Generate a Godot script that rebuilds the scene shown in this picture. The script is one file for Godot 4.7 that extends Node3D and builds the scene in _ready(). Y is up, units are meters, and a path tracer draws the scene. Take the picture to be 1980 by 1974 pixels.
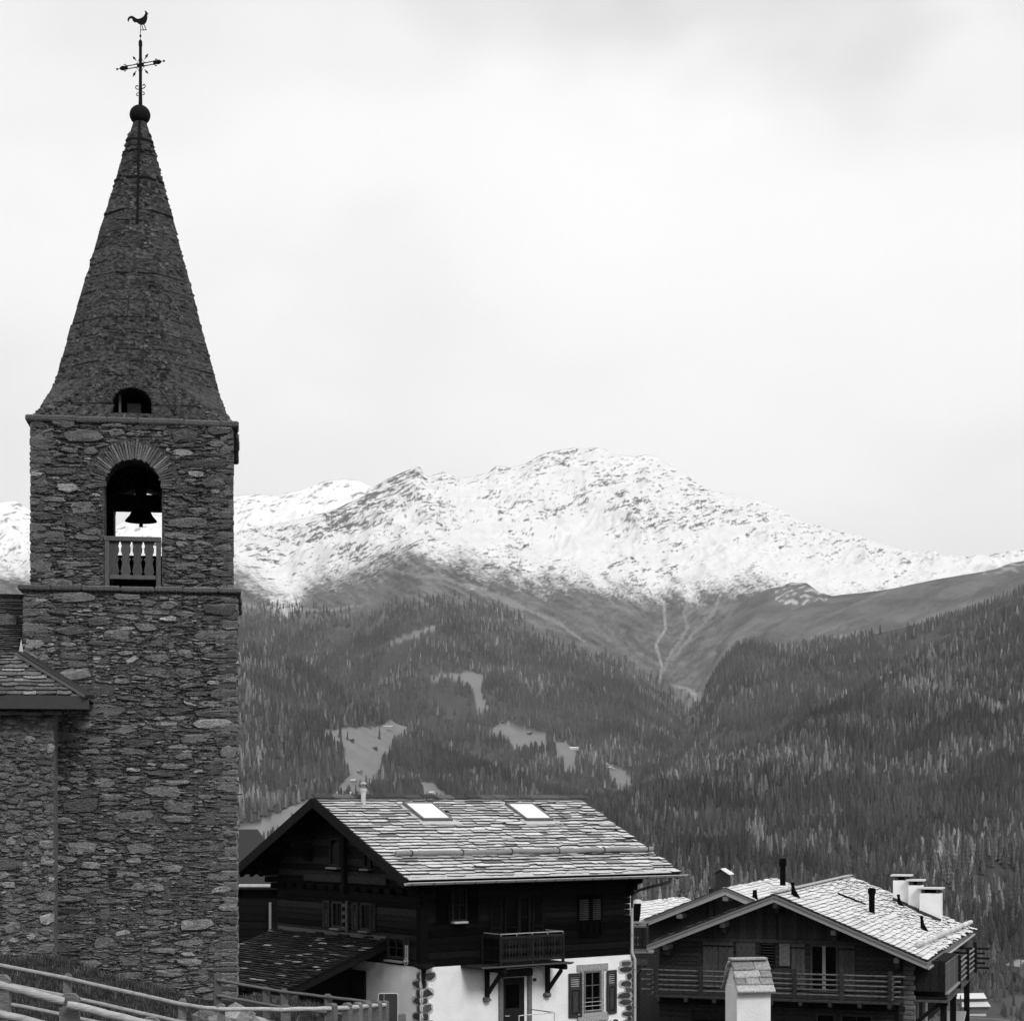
extends Node3D
# An alpine village seen from a hillside path: stone bell tower, timber chalets, forest slopes and snowy mountains.

const FL := 3587.0      # focal length in photo pixels
const CX := 990.0
const HY := 1563.0      # eye level
const EYE := 1.7
var rng := RandomNumberGenerator.new()
var M := {}             # materials
var used := {}
const WITH_LAND := true

# ---------------------------------------------------------------- helpers
func at(x: float, y: float, d: float) -> Vector3:      # the point at depth d on the bearing that was measured in the photograph
	return Vector3((x - CX) / FL * d, EYE + (HY - y) / FL * d, -d)

func numbered(n: String) -> String:
	if not used.has(n):
		used[n] = 0
		return n
	used[n] += 1
	return "%s_%03d" % [n, used[n]]

func tag(o: Node, label: String, category: String, group := "") -> Node:
	o.set_meta("label", label)
	o.set_meta("category", category)
	if group: o.set_meta("group", group)
	return o

func thing(called: String, label: String, category: String, where := Vector3.ZERO, turn := 0.0, group := "") -> Node3D:
	var o := Node3D.new()
	o.name = numbered(called)
	add_child(o)
	o.position = where
	o.rotation.y = turn
	tag(o, label, category, group)
	return o

func put(called: String, mesh: Mesh, mat: Material, parent: Node = null, kind := "") -> MeshInstance3D:
	var o := MeshInstance3D.new()
	o.mesh = mesh
	if mat: o.material_override = mat
	if parent == null:
		o.name = numbered(called)
		add_child(o)
	else:
		o.name = called
		parent.add_child(o, true)
		if o.name != called:      # a plain numbered name: leg_001
			var k := 1
			while parent.has_node("%s_%03d" % [called, k]): k += 1
			o.name = "%s_%03d" % [called, k]
	if kind: o.set_meta("kind", kind)
	return o

# a growing triangle soup with flat or given normals and vertex colours
class Soup:
	var v := PackedVector3Array()
	var n := PackedVector3Array()
	var c := PackedColorArray()
	var tone := Color(1, 1, 1)
	func tri(a: Vector3, b: Vector3, d: Vector3) -> void:     # clockwise seen from outside
		var m := (d - a).cross(b - a)
		m = m.normalized() if m.length_squared() > 1e-18 else Vector3.UP
		v.push_back(a); v.push_back(b); v.push_back(d)
		n.push_back(m); n.push_back(m); n.push_back(m)
		c.push_back(tone); c.push_back(tone); c.push_back(tone)
	func quad(a: Vector3, b: Vector3, d: Vector3, e: Vector3) -> void:
		tri(a, b, d); tri(a, d, e)
	func mesh() -> ArrayMesh:
		var s := []
		s.resize(Mesh.ARRAY_MAX)
		s[Mesh.ARRAY_VERTEX] = v
		s[Mesh.ARRAY_NORMAL] = n
		s[Mesh.ARRAY_COLOR] = c
		var m := ArrayMesh.new()
		if v.size(): m.add_surface_from_arrays(Mesh.PRIMITIVE_TRIANGLES, s)
		return m
	# box in a frame: centre t.origin, half sizes h, chamfer b
	func box(t: Transform3D, h: Vector3, b := 0.0) -> void:
		b = minf(b, minf(h.x, minf(h.y, h.z)) * 0.45)
		for ax in 3:
			for s in [-1.0, 1.0]:
				var u := (ax + 1) % 3
				var w := (ax + 2) % 3
				var p: Array[Vector3] = []
				for q in [[-1, -1], [1, -1], [1, 1], [-1, 1]]:
					var k := Vector3.ZERO
					k[ax] = s * h[ax]
					k[u] = q[0] * (h[u] - b)
					k[w] = q[1] * (h[w] - b)
					p.push_back(t * k)
				if s * t.basis.determinant() > 0: quad(p[0], p[3], p[2], p[1])
				else: quad(p[0], p[1], p[2], p[3])
		if b <= 0.0: return
		for ax in 3:      # chamfers along each axis
			var u := (ax + 1) % 3
			var w := (ax + 2) % 3
			for su in [-1.0, 1.0]:
				for sw in [-1.0, 1.0]:
					var p: Array[Vector3] = []
					for q in [[-1, 0], [1, 0], [1, 1], [-1, 1]]:
						var k := Vector3.ZERO
						k[ax] = q[0] * (h[ax] - b)
						k[u] = su * (h[u] if q[1] == 0 else h[u] - b)
						k[w] = sw * (h[w] - b if q[1] == 0 else h[w])
						p.push_back(t * k)
					if su * sw * t.basis.determinant() > 0: quad(p[0], p[3], p[2], p[1])
					else: quad(p[0], p[1], p[2], p[3])
		for sx in [-1.0, 1.0]:
			for sy in [-1.0, 1.0]:
				for sz in [-1.0, 1.0]:
					var a := t * Vector3(sx * h.x, sy * (h.y - b), sz * (h.z - b))
					var d := t * Vector3(sx * (h.x - b), sy * h.y, sz * (h.z - b))
					var e := t * Vector3(sx * (h.x - b), sy * (h.y - b), sz * h.z)
					if sx * sy * sz * t.basis.determinant() > 0: tri(a, e, d)
					else: tri(a, d, e)
	func bx(cen: Vector3, size: Vector3, b := 0.0) -> void:
		box(Transform3D(Basis(), cen), size * 0.5, b)
	# bar from p to q: width across, height up
	func bar(p: Vector3, q: Vector3, w: float, hh: float, b := 0.0) -> void:
		var z := (q - p)
		var l := z.length()
		z /= l
		var up := Vector3.UP if absf(z.y) < 0.98 else Vector3.RIGHT
		var x := up.cross(z).normalized()
		var y := z.cross(x)
		box(Transform3D(Basis(x, y, z), (p + q) * 0.5), Vector3(w, hh, l) * 0.5, b)
	# tube along points, radii may vary; closed ends
	func tube(pts: Array, r: Variant, seg := 8, smooth := true) -> void:
		var last := pts.size() - 1
		var rings := []
		var side := Vector3.ZERO
		for i in pts.size():
			var dir: Vector3 = (pts[mini(i + 1, last)] - pts[maxi(i - 1, 0)]).normalized()
			if side == Vector3.ZERO:
				side = dir.cross(Vector3.UP if absf(dir.y) < 0.9 else Vector3.RIGHT).normalized()
			side = (side - dir * side.dot(dir)).normalized()
			var o2 := dir.cross(side)
			var ring := []
			for k in seg:
				var a := TAU * k / seg
				ring.push_back(side * cos(a) + o2 * sin(a))
			rings.push_back(ring)
		for i in last:
			var ra: float = r[i] if r is Array else r
			var rb: float = r[i + 1] if r is Array else r
			for k in seg:
				var k2 := (k + 1) % seg
				var a: Vector3 = pts[i] + rings[i][k] * ra
				var b: Vector3 = pts[i] + rings[i][k2] * ra
				var d: Vector3 = pts[i + 1] + rings[i + 1][k2] * rb
				var e: Vector3 = pts[i + 1] + rings[i + 1][k] * rb
				var at0 := n.size()
				tri(a, e, d); tri(a, d, b)
				if smooth:
					var na: Vector3 = rings[i][k]
					var nb: Vector3 = rings[i][k2]
					var nd: Vector3 = rings[i + 1][k2]
					var ne: Vector3 = rings[i + 1][k]
					n[at0] = na; n[at0 + 1] = ne; n[at0 + 2] = nd; n[at0 + 3] = na; n[at0 + 4] = nd; n[at0 + 5] = nb
		for e in [0, last]:
			var rr: float = r[e] if r is Array else r
			for k in seg:
				var k2 := (k + 1) % seg
				var a: Vector3 = pts[e] + rings[e][k] * rr
				var b: Vector3 = pts[e] + rings[e][k2] * rr
				if e == 0: tri(pts[e], a, b)
				else: tri(pts[e], b, a)
	# polygon (in x,y of the frame, counterclockwise) pushed from z0 to z1, front at z1
	func prism(t: Transform3D, poly: PackedVector2Array, z0: float, z1: float) -> void:
		var idx := Geometry2D.triangulate_polygon(poly)
		var area := 0.0
		for i in poly.size(): area += poly[i].cross(poly[(i + 1) % poly.size()])
		for i in range(0, idx.size(), 3):
			var a := poly[idx[i]]; var b := poly[idx[i + 1]]; var d := poly[idx[i + 2]]
			if (b - a).cross(d - a) < 0.0:
				var s := b; b = d; d = s
			tri(t * Vector3(a.x, a.y, z1), t * Vector3(d.x, d.y, z1), t * Vector3(b.x, b.y, z1))
			tri(t * Vector3(a.x, a.y, z0), t * Vector3(b.x, b.y, z0), t * Vector3(d.x, d.y, z0))
		for i in poly.size():
			var a := poly[i]; var b := poly[(i + 1) % poly.size()]
			if area < 0.0:
				var s := a; a = b; b = s
			quad(t * Vector3(a.x, a.y, z1), t * Vector3(b.x, b.y, z1), t * Vector3(b.x, b.y, z0), t * Vector3(a.x, a.y, z0))
	func lathe(o: Vector3, prof: Array, seg := 16) -> void:      # prof: Vector2(radius, height)
		for i in prof.size() - 1:
			for k in seg:
				var a0 := TAU * k / seg
				var a1 := TAU * (k + 1) / seg
				var p0: Vector2 = prof[i]
				var p1: Vector2 = prof[i + 1]
				var a := o + Vector3(cos(a0) * p0.x, p0.y, sin(a0) * p0.x)
				var b := o + Vector3(cos(a1) * p0.x, p0.y, sin(a1) * p0.x)
				var d := o + Vector3(cos(a1) * p1.x, p1.y, sin(a1) * p1.x)
				var e := o + Vector3(cos(a0) * p1.x, p1.y, sin(a0) * p1.x)
				var nn := Vector2(p1.y - p0.y, p0.x - p1.x).normalized()
				var n0 := Vector3(cos(a0) * nn.x, nn.y, sin(a0) * nn.x)
				var n1 := Vector3(cos(a1) * nn.x, nn.y, sin(a1) * nn.x)
				var at0 := n.size()
				tri(a, b, d); tri(a, d, e)
				n[at0] = n0; n[at0 + 1] = n1; n[at0 + 2] = n1; n[at0 + 3] = n0; n[at0 + 4] = n1; n[at0 + 5] = n0

func grey(v: float) -> Color:
	return Color(v, v, v)

func noise(freq: float, octaves := 4, s := 1, type := FastNoiseLite.TYPE_SIMPLEX_SMOOTH) -> FastNoiseLite:
	var f := FastNoiseLite.new()
	f.noise_type = type
	f.seed = s
	f.frequency = freq
	f.fractal_octaves = octaves
	return f

# a seamless grey texture between two linear tones
func grain(size: int, freq: float, lo: float, hi: float, s: int, octaves := 5, mid := -1.0) -> NoiseTexture2D:
	var t := NoiseTexture2D.new()
	t.width = size; t.height = size
	t.seamless = true
	t.noise = noise(freq, octaves, s)
	var g := Gradient.new()
	var m := (lo + hi) * 0.5 if mid < 0.0 else mid
	g.offsets = PackedFloat32Array([0.24, 0.5, 0.76])
	g.colors = PackedColorArray([grey(lo).linear_to_srgb(), grey(m).linear_to_srgb(), grey(hi).linear_to_srgb()])
	t.color_ramp = g
	return t

func bumps(size: int, freq: float, s: int, octaves := 5) -> NoiseTexture2D:
	var t := NoiseTexture2D.new()
	t.width = size; t.height = size
	t.seamless = true
	t.noise = noise(freq, octaves, s)
	return t

# a neutral material whose grain multiplies the vertex colours
func mat(called: String, base: float, rough: float, tex: Texture2D = null, scale := Vector3.ONE, bump: Texture2D = null, relief := 0.0, world := false) -> StandardMaterial3D:
	var m := StandardMaterial3D.new()
	m.resource_name = called
	m.albedo_color = grey(base).linear_to_srgb()
	m.vertex_color_use_as_albedo = true
	m.roughness = rough
	if tex or bump:
		m.albedo_texture = tex
		m.uv1_triplanar = true
		m.uv1_world_triplanar = world
		m.uv1_scale = scale
	if bump:
		m.heightmap_enabled = true
		m.heightmap_texture = bump
		m.heightmap_scale = relief
	M[called] = m
	return m

func curve_at(xs: Array, ys: Array, x: float) -> float:      # piecewise, eased with Catmull-Rom slopes
	var k := xs.size()
	if x <= xs[0]: return ys[0]
	if x >= xs[k - 1]: return ys[k - 1]
	var i := 0
	while xs[i + 1] < x: i += 1
	var h: float = xs[i + 1] - xs[i]
	var t: float = (x - xs[i]) / h
	var s: float = (ys[i + 1] - ys[i]) / h
	var m0: float = s
	var m1: float = s
	if i > 0: m0 = 0.5 * (s + (ys[i] - ys[i - 1]) / (xs[i] - xs[i - 1]))
	if i < k - 2: m1 = 0.5 * (s + (ys[i + 2] - ys[i + 1]) / (xs[i + 2] - xs[i + 1]))
	var t2 := t * t
	var t3 := t2 * t
	return ys[i] * (2 * t3 - 3 * t2 + 1) + h * m0 * (t3 - 2 * t2 + t) + ys[i + 1] * (3 * t2 - 2 * t3) + h * m1 * (t3 - t2)

func line_at(pts: Array, x: float) -> float:                 # straight pieces through a flat list x, y, x, y ...
	var k := pts.size()
	if x <= pts[0]: return pts[1]
	for i in range(2, k, 2):
		if x <= pts[i]:
			return lerpf(pts[i - 1], pts[i + 1], (x - pts[i - 2]) / (pts[i] - pts[i - 2]))
	return pts[k - 1]

func _ready() -> void:
	rng.seed = 7
	# camera: level, with the lens shifted up
	var cam := Camera3D.new()
	cam.name = "camera"
	cam.projection = Camera3D.PROJECTION_FRUSTUM
	cam.near = 0.5
	cam.far = 40000.0
	cam.size = 1974.0 / FL * 0.5
	cam.frustum_offset = Vector2(0, (HY - 987.0) / FL * 0.5)
	cam.position = Vector3(0, EYE, 0)
	add_child(cam)
	# overcast sky
	var env := Environment.new()
	env.background_mode = Environment.BG_SKY
	env.sky = Sky.new()
	env.sky.sky_material = overcast()
	env.tonemap_mode = Environment.TONE_MAPPER_LINEAR
	env.tonemap_exposure = 1.0
	env.sdfgi_enabled = true
	env.ssao_enabled = true
	env.ssil_enabled = true
	env.fog_enabled = true
	env.fog_density = 0.000028
	env.fog_light_color = Color(0.97, 0.97, 0.97)
	var we := WorldEnvironment.new()
	we.name = "environment"
	we.environment = env
	add_child(we)
	var sun := DirectionalLight3D.new()
	sun.name = "sun"
	sun.light_energy = 0.6
	sun.light_angular_distance = 18.0
	sun.shadow_enabled = true
	sun.rotation_degrees = Vector3(-40, 28, 0)
	add_child(sun)
	make_materials()
	if WITH_LAND: terrain()
	tower()
	nave()
	chalet()
	neighbours()
	foreground()
	far_things()

func overcast() -> PanoramaSkyMaterial:
	var w := 1024
	var h := 512
	var n1 := noise(1.3, 5, 3)
	var n2 := noise(3.6, 4, 9)
	var data := PackedFloat32Array()
	data.resize(w * h * 3)
	for j in h:
		var el := PI * (0.5 - (j + 0.5) / h)
		for i in w:
			var az := wrapf(TAU * (i + 0.5) / w, -PI, PI)      # the panorama begins at -Z
			var d := Vector3(sin(az) * cos(el), sin(el), -cos(az) * cos(el))
			var k := n1.get_noise_3d(d.x, d.y * 2.2, d.z) + 0.45 * n2.get_noise_3d(d.x, d.y * 2.0, d.z)
			var v := 1.0 - 0.22 * clampf(k + 0.12, 0.0, 1.0) + 0.10 * clampf(-k, 0.0, 1.0)
			# a heavier bank of grey cloud high on the right of the mountain
			var bank := clampf(1.0 - Vector2((az - 0.17) / 0.24, (el - 0.42) / 0.10).length(), 0.0, 1.0)
			v -= minf(bank * 1.6, 1.0) * (0.25 + 0.45 * clampf(k, -0.25, 0.5) + 0.25 * n2.get_noise_3d(d.x * 2.0, d.y * 3.0, d.z * 2.0))
			v = clampf(v, 0.5, 1.1)
			var o := (j * w + i) * 3
			data[o] = v; data[o + 1] = v; data[o + 2] = v
	var im := Image.create_from_data(w, h, false, Image.FORMAT_RGBF, data.to_byte_array())
	var s := PanoramaSkyMaterial.new()
	s.panorama = ImageTexture.create_from_image(im)
	return s

func make_materials() -> void:
	mat("land", 1.0, 0.95)
	mat("needles", 1.0, 0.9)
	mat("grass", 1.0, 0.95, grain(512, 0.02, 0.45, 1.0, 41), Vector3.ONE * 0.12, null, 0.0, true)
	var mottle := grain(512, 0.012, 0.5, 1.0, 42, 6)
	var pit := bumps(512, 0.03, 43, 5)
	mat("rubble", 1.0, 0.9, grain(512, 0.03, 0.42, 1.0, 44, 6), Vector3(0.9, 4.0, 0.9), pit, 7.0)
	mat("mortar", 0.19, 0.95, grain(512, 0.02, 0.3, 1.0, 58, 6), Vector3(0.9, 1.5, 0.9), bumps(512, 0.05, 45, 5), 8.0)
	mat("mortar_pale", 0.27, 0.95, mottle, Vector3(0.9, 1.1, 0.9), bumps(512, 0.05, 45, 5), 8.0)
	mat("spire_stone", 1.0, 0.95, grain(512, 0.022, 0.2, 1.0, 46, 6), Vector3(0.55, 0.7, 0.55), bumps(512, 0.03, 47, 5), 9.0)
	mat("iron", 0.010, 0.8)
	M.iron.metallic_specular = 0.2
	mat("metal_dark", 1.0, 0.5, grain(256, 0.02, 0.85, 1.0, 48, 3), Vector3.ONE * 0.7)
	mat("metal_pale", 1.0, 0.35, grain(256, 0.02, 0.85, 1.0, 49, 3), Vector3.ONE * 0.7)
	mat("slate", 1.0, 0.5, grain(512, 0.02, 0.75, 1.0, 50, 5), Vector3.ONE * 1.3, bumps(512, 0.04, 51, 4), 1.2)
	mat("slate_dark", 1.0, 0.6, grain(512, 0.02, 0.45, 1.0, 52, 5), Vector3.ONE * 1.3, bumps(512, 0.04, 51, 4), 1.2)
	mat("dark_wood", 1.0, 0.85, grain(512, 0.02, 0.4, 1.0, 53, 5), Vector3(0.35, 4.0, 0.35), bumps(512, 0.04, 54, 4), 1.0)
	mat("upright_wood", 1.0, 0.85, grain(512, 0.02, 0.4, 1.0, 53, 5), Vector3(4.0, 0.35, 4.0), bumps(512, 0.04, 54, 4), 1.0)
	mat("grey_wood", 1.0, 0.85, grain(512, 0.02, 0.6, 1.0, 55, 5), Vector3(4.0, 0.5, 4.0), bumps(512, 0.04, 54, 4), 0.6)
	mat("plaster", 1.0, 0.95, grain(512, 0.006, 0.93, 1.0, 56, 6), Vector3.ONE * 0.5, bumps(512, 0.05, 57, 4), 0.8)
	mat("painted", 1.0, 0.5)
	mat("spruce_single", 0.06, 0.9)
	mat("larch_single", 0.13, 0.9)
	mat("fence_wood", 1.0, 0.75, grain(512, 0.02, 0.6, 1.0, 63, 5), Vector3(0.8, 3.0, 0.8), bumps(512, 0.04, 54, 4), 0.6)
	mat("bright_pane", 1.0, 0.12)
	mat("fascia_wood", 1.0, 0.8, grain(512, 0.02, 0.75, 1.0, 61, 4), Vector3(0.5, 5.0, 0.5))
	mat("tar", 1.0, 0.9, grain(512, 0.03, 0.7, 1.0, 62, 4), Vector3.ONE)
	mat("rubble_pale", 1.0, 0.9, grain(512, 0.02, 0.5, 1.0, 60, 6), Vector3.ONE * 1.2, pit, 1.5)
	for k in ["dark_wood", "upright_wood", "needles", "land", "grass", "slate_dark"]: M[k].metallic_specular = 0.12
	var g := StandardMaterial3D.new()
	g.albedo_color = Color(0.02, 0.02, 0.02)
	g.roughness = 0.06
	g.metallic_specular = 0.3
	M.glass = g

# ---------------------------------------------------------------- terrain
# A mountainside: rows run from its foot to its crest and down the far side. cols: [x, [d, y], [d, y], ...] by bearing; the crest follows its own skyline.
class Slope:
	var nx := 0
	var nr := 0
	var p := PackedVector3Array()
	var tt := PackedFloat32Array()      # level of each row
	var x0 := 0.0
	var dx := 0.0

func slope_points(x0: float, x1: float, nx: int, rows: Array, cols: Array, sky: Array, crest_level: int, rough: Callable) -> Slope:
	var s := Slope.new()
	s.nx = nx; s.nr = rows.size(); s.x0 = x0; s.dx = (x1 - x0) / (nx - 1)
	s.p.resize(nx * rows.size())
	for r in rows: s.tt.push_back(r)
	var xs := []
	for c in cols: xs.push_back(c[0])
	var lv: int = crest_level + 1
	var ids := range(lv)
	for i in nx:
		var x := x0 + s.dx * i
		var ds := []
		var ys := []
		for k in lv:
			var a := []
			var b := []
			for c in cols:
				a.push_back(c[k + 1][0]); b.push_back(c[k + 1][1])
			ds.push_back(curve_at(xs, a, x)); ys.push_back(curve_at(xs, b, x))
		ys[lv - 1] = line_at(sky, x)
		for j in rows.size():
			var t: float = rows[j]
			var q: Vector3
			if t <= crest_level:
				var d := curve_at(ids, ds, t)
				q = at(x, curve_at(ids, ys, t), d)
				q.y += rough.call(q, t, x)
			else:
				var back: float = (t - crest_level) * ds[lv - 1] * 0.12
				q = at(x, ys[lv - 1], ds[lv - 1])
				q = q + Vector3(q.x, 0, q.z).normalized() * back
				q.y += rough.call(q, float(crest_level), x) - back * 0.75
			s.p[i * s.nr + j] = q
	return s

func slope_mesh(s: Slope, color: Callable) -> ArrayMesh:
	var n := PackedVector3Array()
	var c := PackedColorArray()
	n.resize(s.p.size()); c.resize(s.p.size())
	for i in s.nx:
		for j in s.nr:
			var k := i * s.nr + j
			var du := s.p[mini(i + 1, s.nx - 1) * s.nr + j] - s.p[maxi(i - 1, 0) * s.nr + j]
			var dv := s.p[i * s.nr + mini(j + 1, s.nr - 1)] - s.p[i * s.nr + maxi(j - 1, 0)]
			var m := du.cross(dv).normalized()
			n[k] = m
			c[k] = color.call(s.p[k], m, s.tt[j], s.x0 + s.dx * i)
	var idx := PackedInt32Array()
	idx.resize((s.nx - 1) * (s.nr - 1) * 6)
	var w := 0
	for i in s.nx - 1:
		for j in s.nr - 1:
			var a := i * s.nr + j
			var b := a + s.nr
			idx[w] = a; idx[w + 1] = a + 1; idx[w + 2] = b + 1
			idx[w + 3] = a; idx[w + 4] = b + 1; idx[w + 5] = b
			w += 6
	var arr := []
	arr.resize(Mesh.ARRAY_MAX)
	arr[Mesh.ARRAY_VERTEX] = s.p
	arr[Mesh.ARRAY_NORMAL] = n
	arr[Mesh.ARRAY_COLOR] = c
	arr[Mesh.ARRAY_INDEX] = idx
	var m := ArrayMesh.new()
	m.add_surface_from_arrays(Mesh.PRIMITIVE_TRIANGLES, arr)
	return m

const DROP := [60.0, -9.3, 90.0, -12.5, 140.0, -19.0, 220.0, -31.0, 330.0, -45.0, 480.0, -66.0, 650.0, -88.0, 800.0, -102.0, 1060.0, -118.0, 1400.0, -121.0, 1700.0, -126.0, 15000.0, -140.0]
func valley_drop(r: float) -> float: return line_at(DROP, r)

func steps(parts: Array) -> Array:      # [level from, level to, rows] ...
	var r := []
	for p in parts:
		for k in p[2]: r.push_back(lerpf(p[0], p[1], float(k) / p[2]))
	r.push_back(parts[-1][1])
	return r

func inside(px: float, py: float, polys: Array) -> bool:
	for p in polys:
		if Geometry2D.is_point_in_polygon(Vector2(px, py), p): return true
	return false

# trees on a slope: density per m2 as told by where(x, y, level) in 0..1; appends 16 floats each to the right list
func plant(s: Slope, from_level: float, to_level: float, per_m2: float, size: float, where: Callable, larch: Callable, out_spruce: PackedFloat32Array, out_larch: PackedFloat32Array, tone: float) -> Array:
	var shade := noise(1.0 / 240.0, 3, 37)
	for i in s.nx - 1:
		for j in s.nr - 1:
			if s.tt[j] < from_level or s.tt[j] >= to_level: continue
			var a := s.p[i * s.nr + j]
			var b := s.p[(i + 1) * s.nr + j]
			var c := s.p[i * s.nr + j + 1]
			var e := s.p[(i + 1) * s.nr + j + 1]
			var area := Vector2(b.x - a.x, b.z - a.z).cross(Vector2(c.x - a.x, c.z - a.z))
			var want := absf(area) * per_m2
			var cnt := int(want) + (1 if rng.randf() < want - int(want) else 0)
			for k in cnt:
				var u := rng.randf()
				var v := rng.randf()
				var q := a.lerp(b, u).lerp(c.lerp(e, u), v)
				var px := CX + q.x / -q.z * FL
				var py := HY - (q.y - EYE) / -q.z * FL
				if rng.randf() > float(where.call(px, py, q)): continue
				var h := size * rng.randf_range(0.6, 1.15)
				var w := h * rng.randf_range(0.8, 1.25)
				var lf: float = larch.call(px, py, q)
				var is_l := rng.randf() < lf
				var g := tone * rng.randf_range(0.65, 1.3) * (1.0 + 0.9 * shade.get_noise_2d(q.x, q.z)) * (rng.randf_range(1.8, 3.4) if is_l else 1.0)
				var y := rng.randf() * TAU
				var cs := cos(y) * w
				var sn := sin(y) * w
				var row := PackedFloat32Array([cs, 0, sn, q.x, 0, h, 0, q.y - 0.4, -sn, 0, cs, q.z, g, g, g, 1])
				if is_l: out_larch.append_array(row)
				else: out_spruce.append_array(row)
	return [out_spruce, out_larch]

func conifer(tiers: int, sides: int, spread: float, ragged: float, sd: int) -> ArrayMesh:      # unit height
	var r := RandomNumberGenerator.new()
	r.seed = sd
	var s := Soup.new()
	s.tone = grey(0.5)
	s.tube([Vector3.ZERO, Vector3(0, 0.25, 0)], [0.022, 0.016], 5)
	for k in tiers:
		var t := float(k) / tiers
		var y0 := lerpf(0.08, 0.86, t)
		var y1 := y0 + lerpf(0.30, 0.16, t)
		var rad := spread * pow(1.0 - t * 0.95, 0.6) * r.randf_range(0.85, 1.1)
		var tip := Vector3(r.randf_range(-0.01, 0.01), minf(y1, 1.0), r.randf_range(-0.01, 0.01))
		var off := r.randf() * TAU
		for i in sides:
			var a0 := off + TAU * (i - 0.5 * r.randf_range(0.8, 1.25)) / sides
			var a1 := off + TAU * (i + 0.5 * r.randf_range(0.8, 1.25)) / sides
			var ra := rad * r.randf_range(1.0 - ragged, 1.0)
			var dy := r.randf_range(-0.05, 0.015)
			s.tone = grey(r.randf_range(0.75, 1.2))
			var am := 0.5 * (a0 + a1)
			var e := Vector3(cos(am) * ra, y0 + dy, sin(am) * ra)
			var b0 := Vector3(cos(a0) * ra * 0.8, y0 + 0.05, sin(a0) * ra * 0.55)
			var b1 := Vector3(cos(a1) * ra * 0.8, y0 + 0.05, sin(a1) * ra * 0.55)
			s.tri(tip, b1, b0)
			s.tri(b0, b1, e)
	return s.mesh()

func wood_of(called: String, mesh: Mesh, rows: PackedFloat32Array, label: String) -> void:
	var mm := MultiMesh.new()
	mm.transform_format = MultiMesh.TRANSFORM_3D
	mm.use_colors = true
	mm.mesh = mesh
	mm.instance_count = rows.size() / 16
	mm.buffer = rows
	var o := MultiMeshInstance3D.new()
	o.multimesh = mm
	o.material_override = M.needles
	o.name = numbered(called)
	add_child(o)
	tag(o, label, "forest")
	o.set_meta("kind", "stuff")

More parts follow.
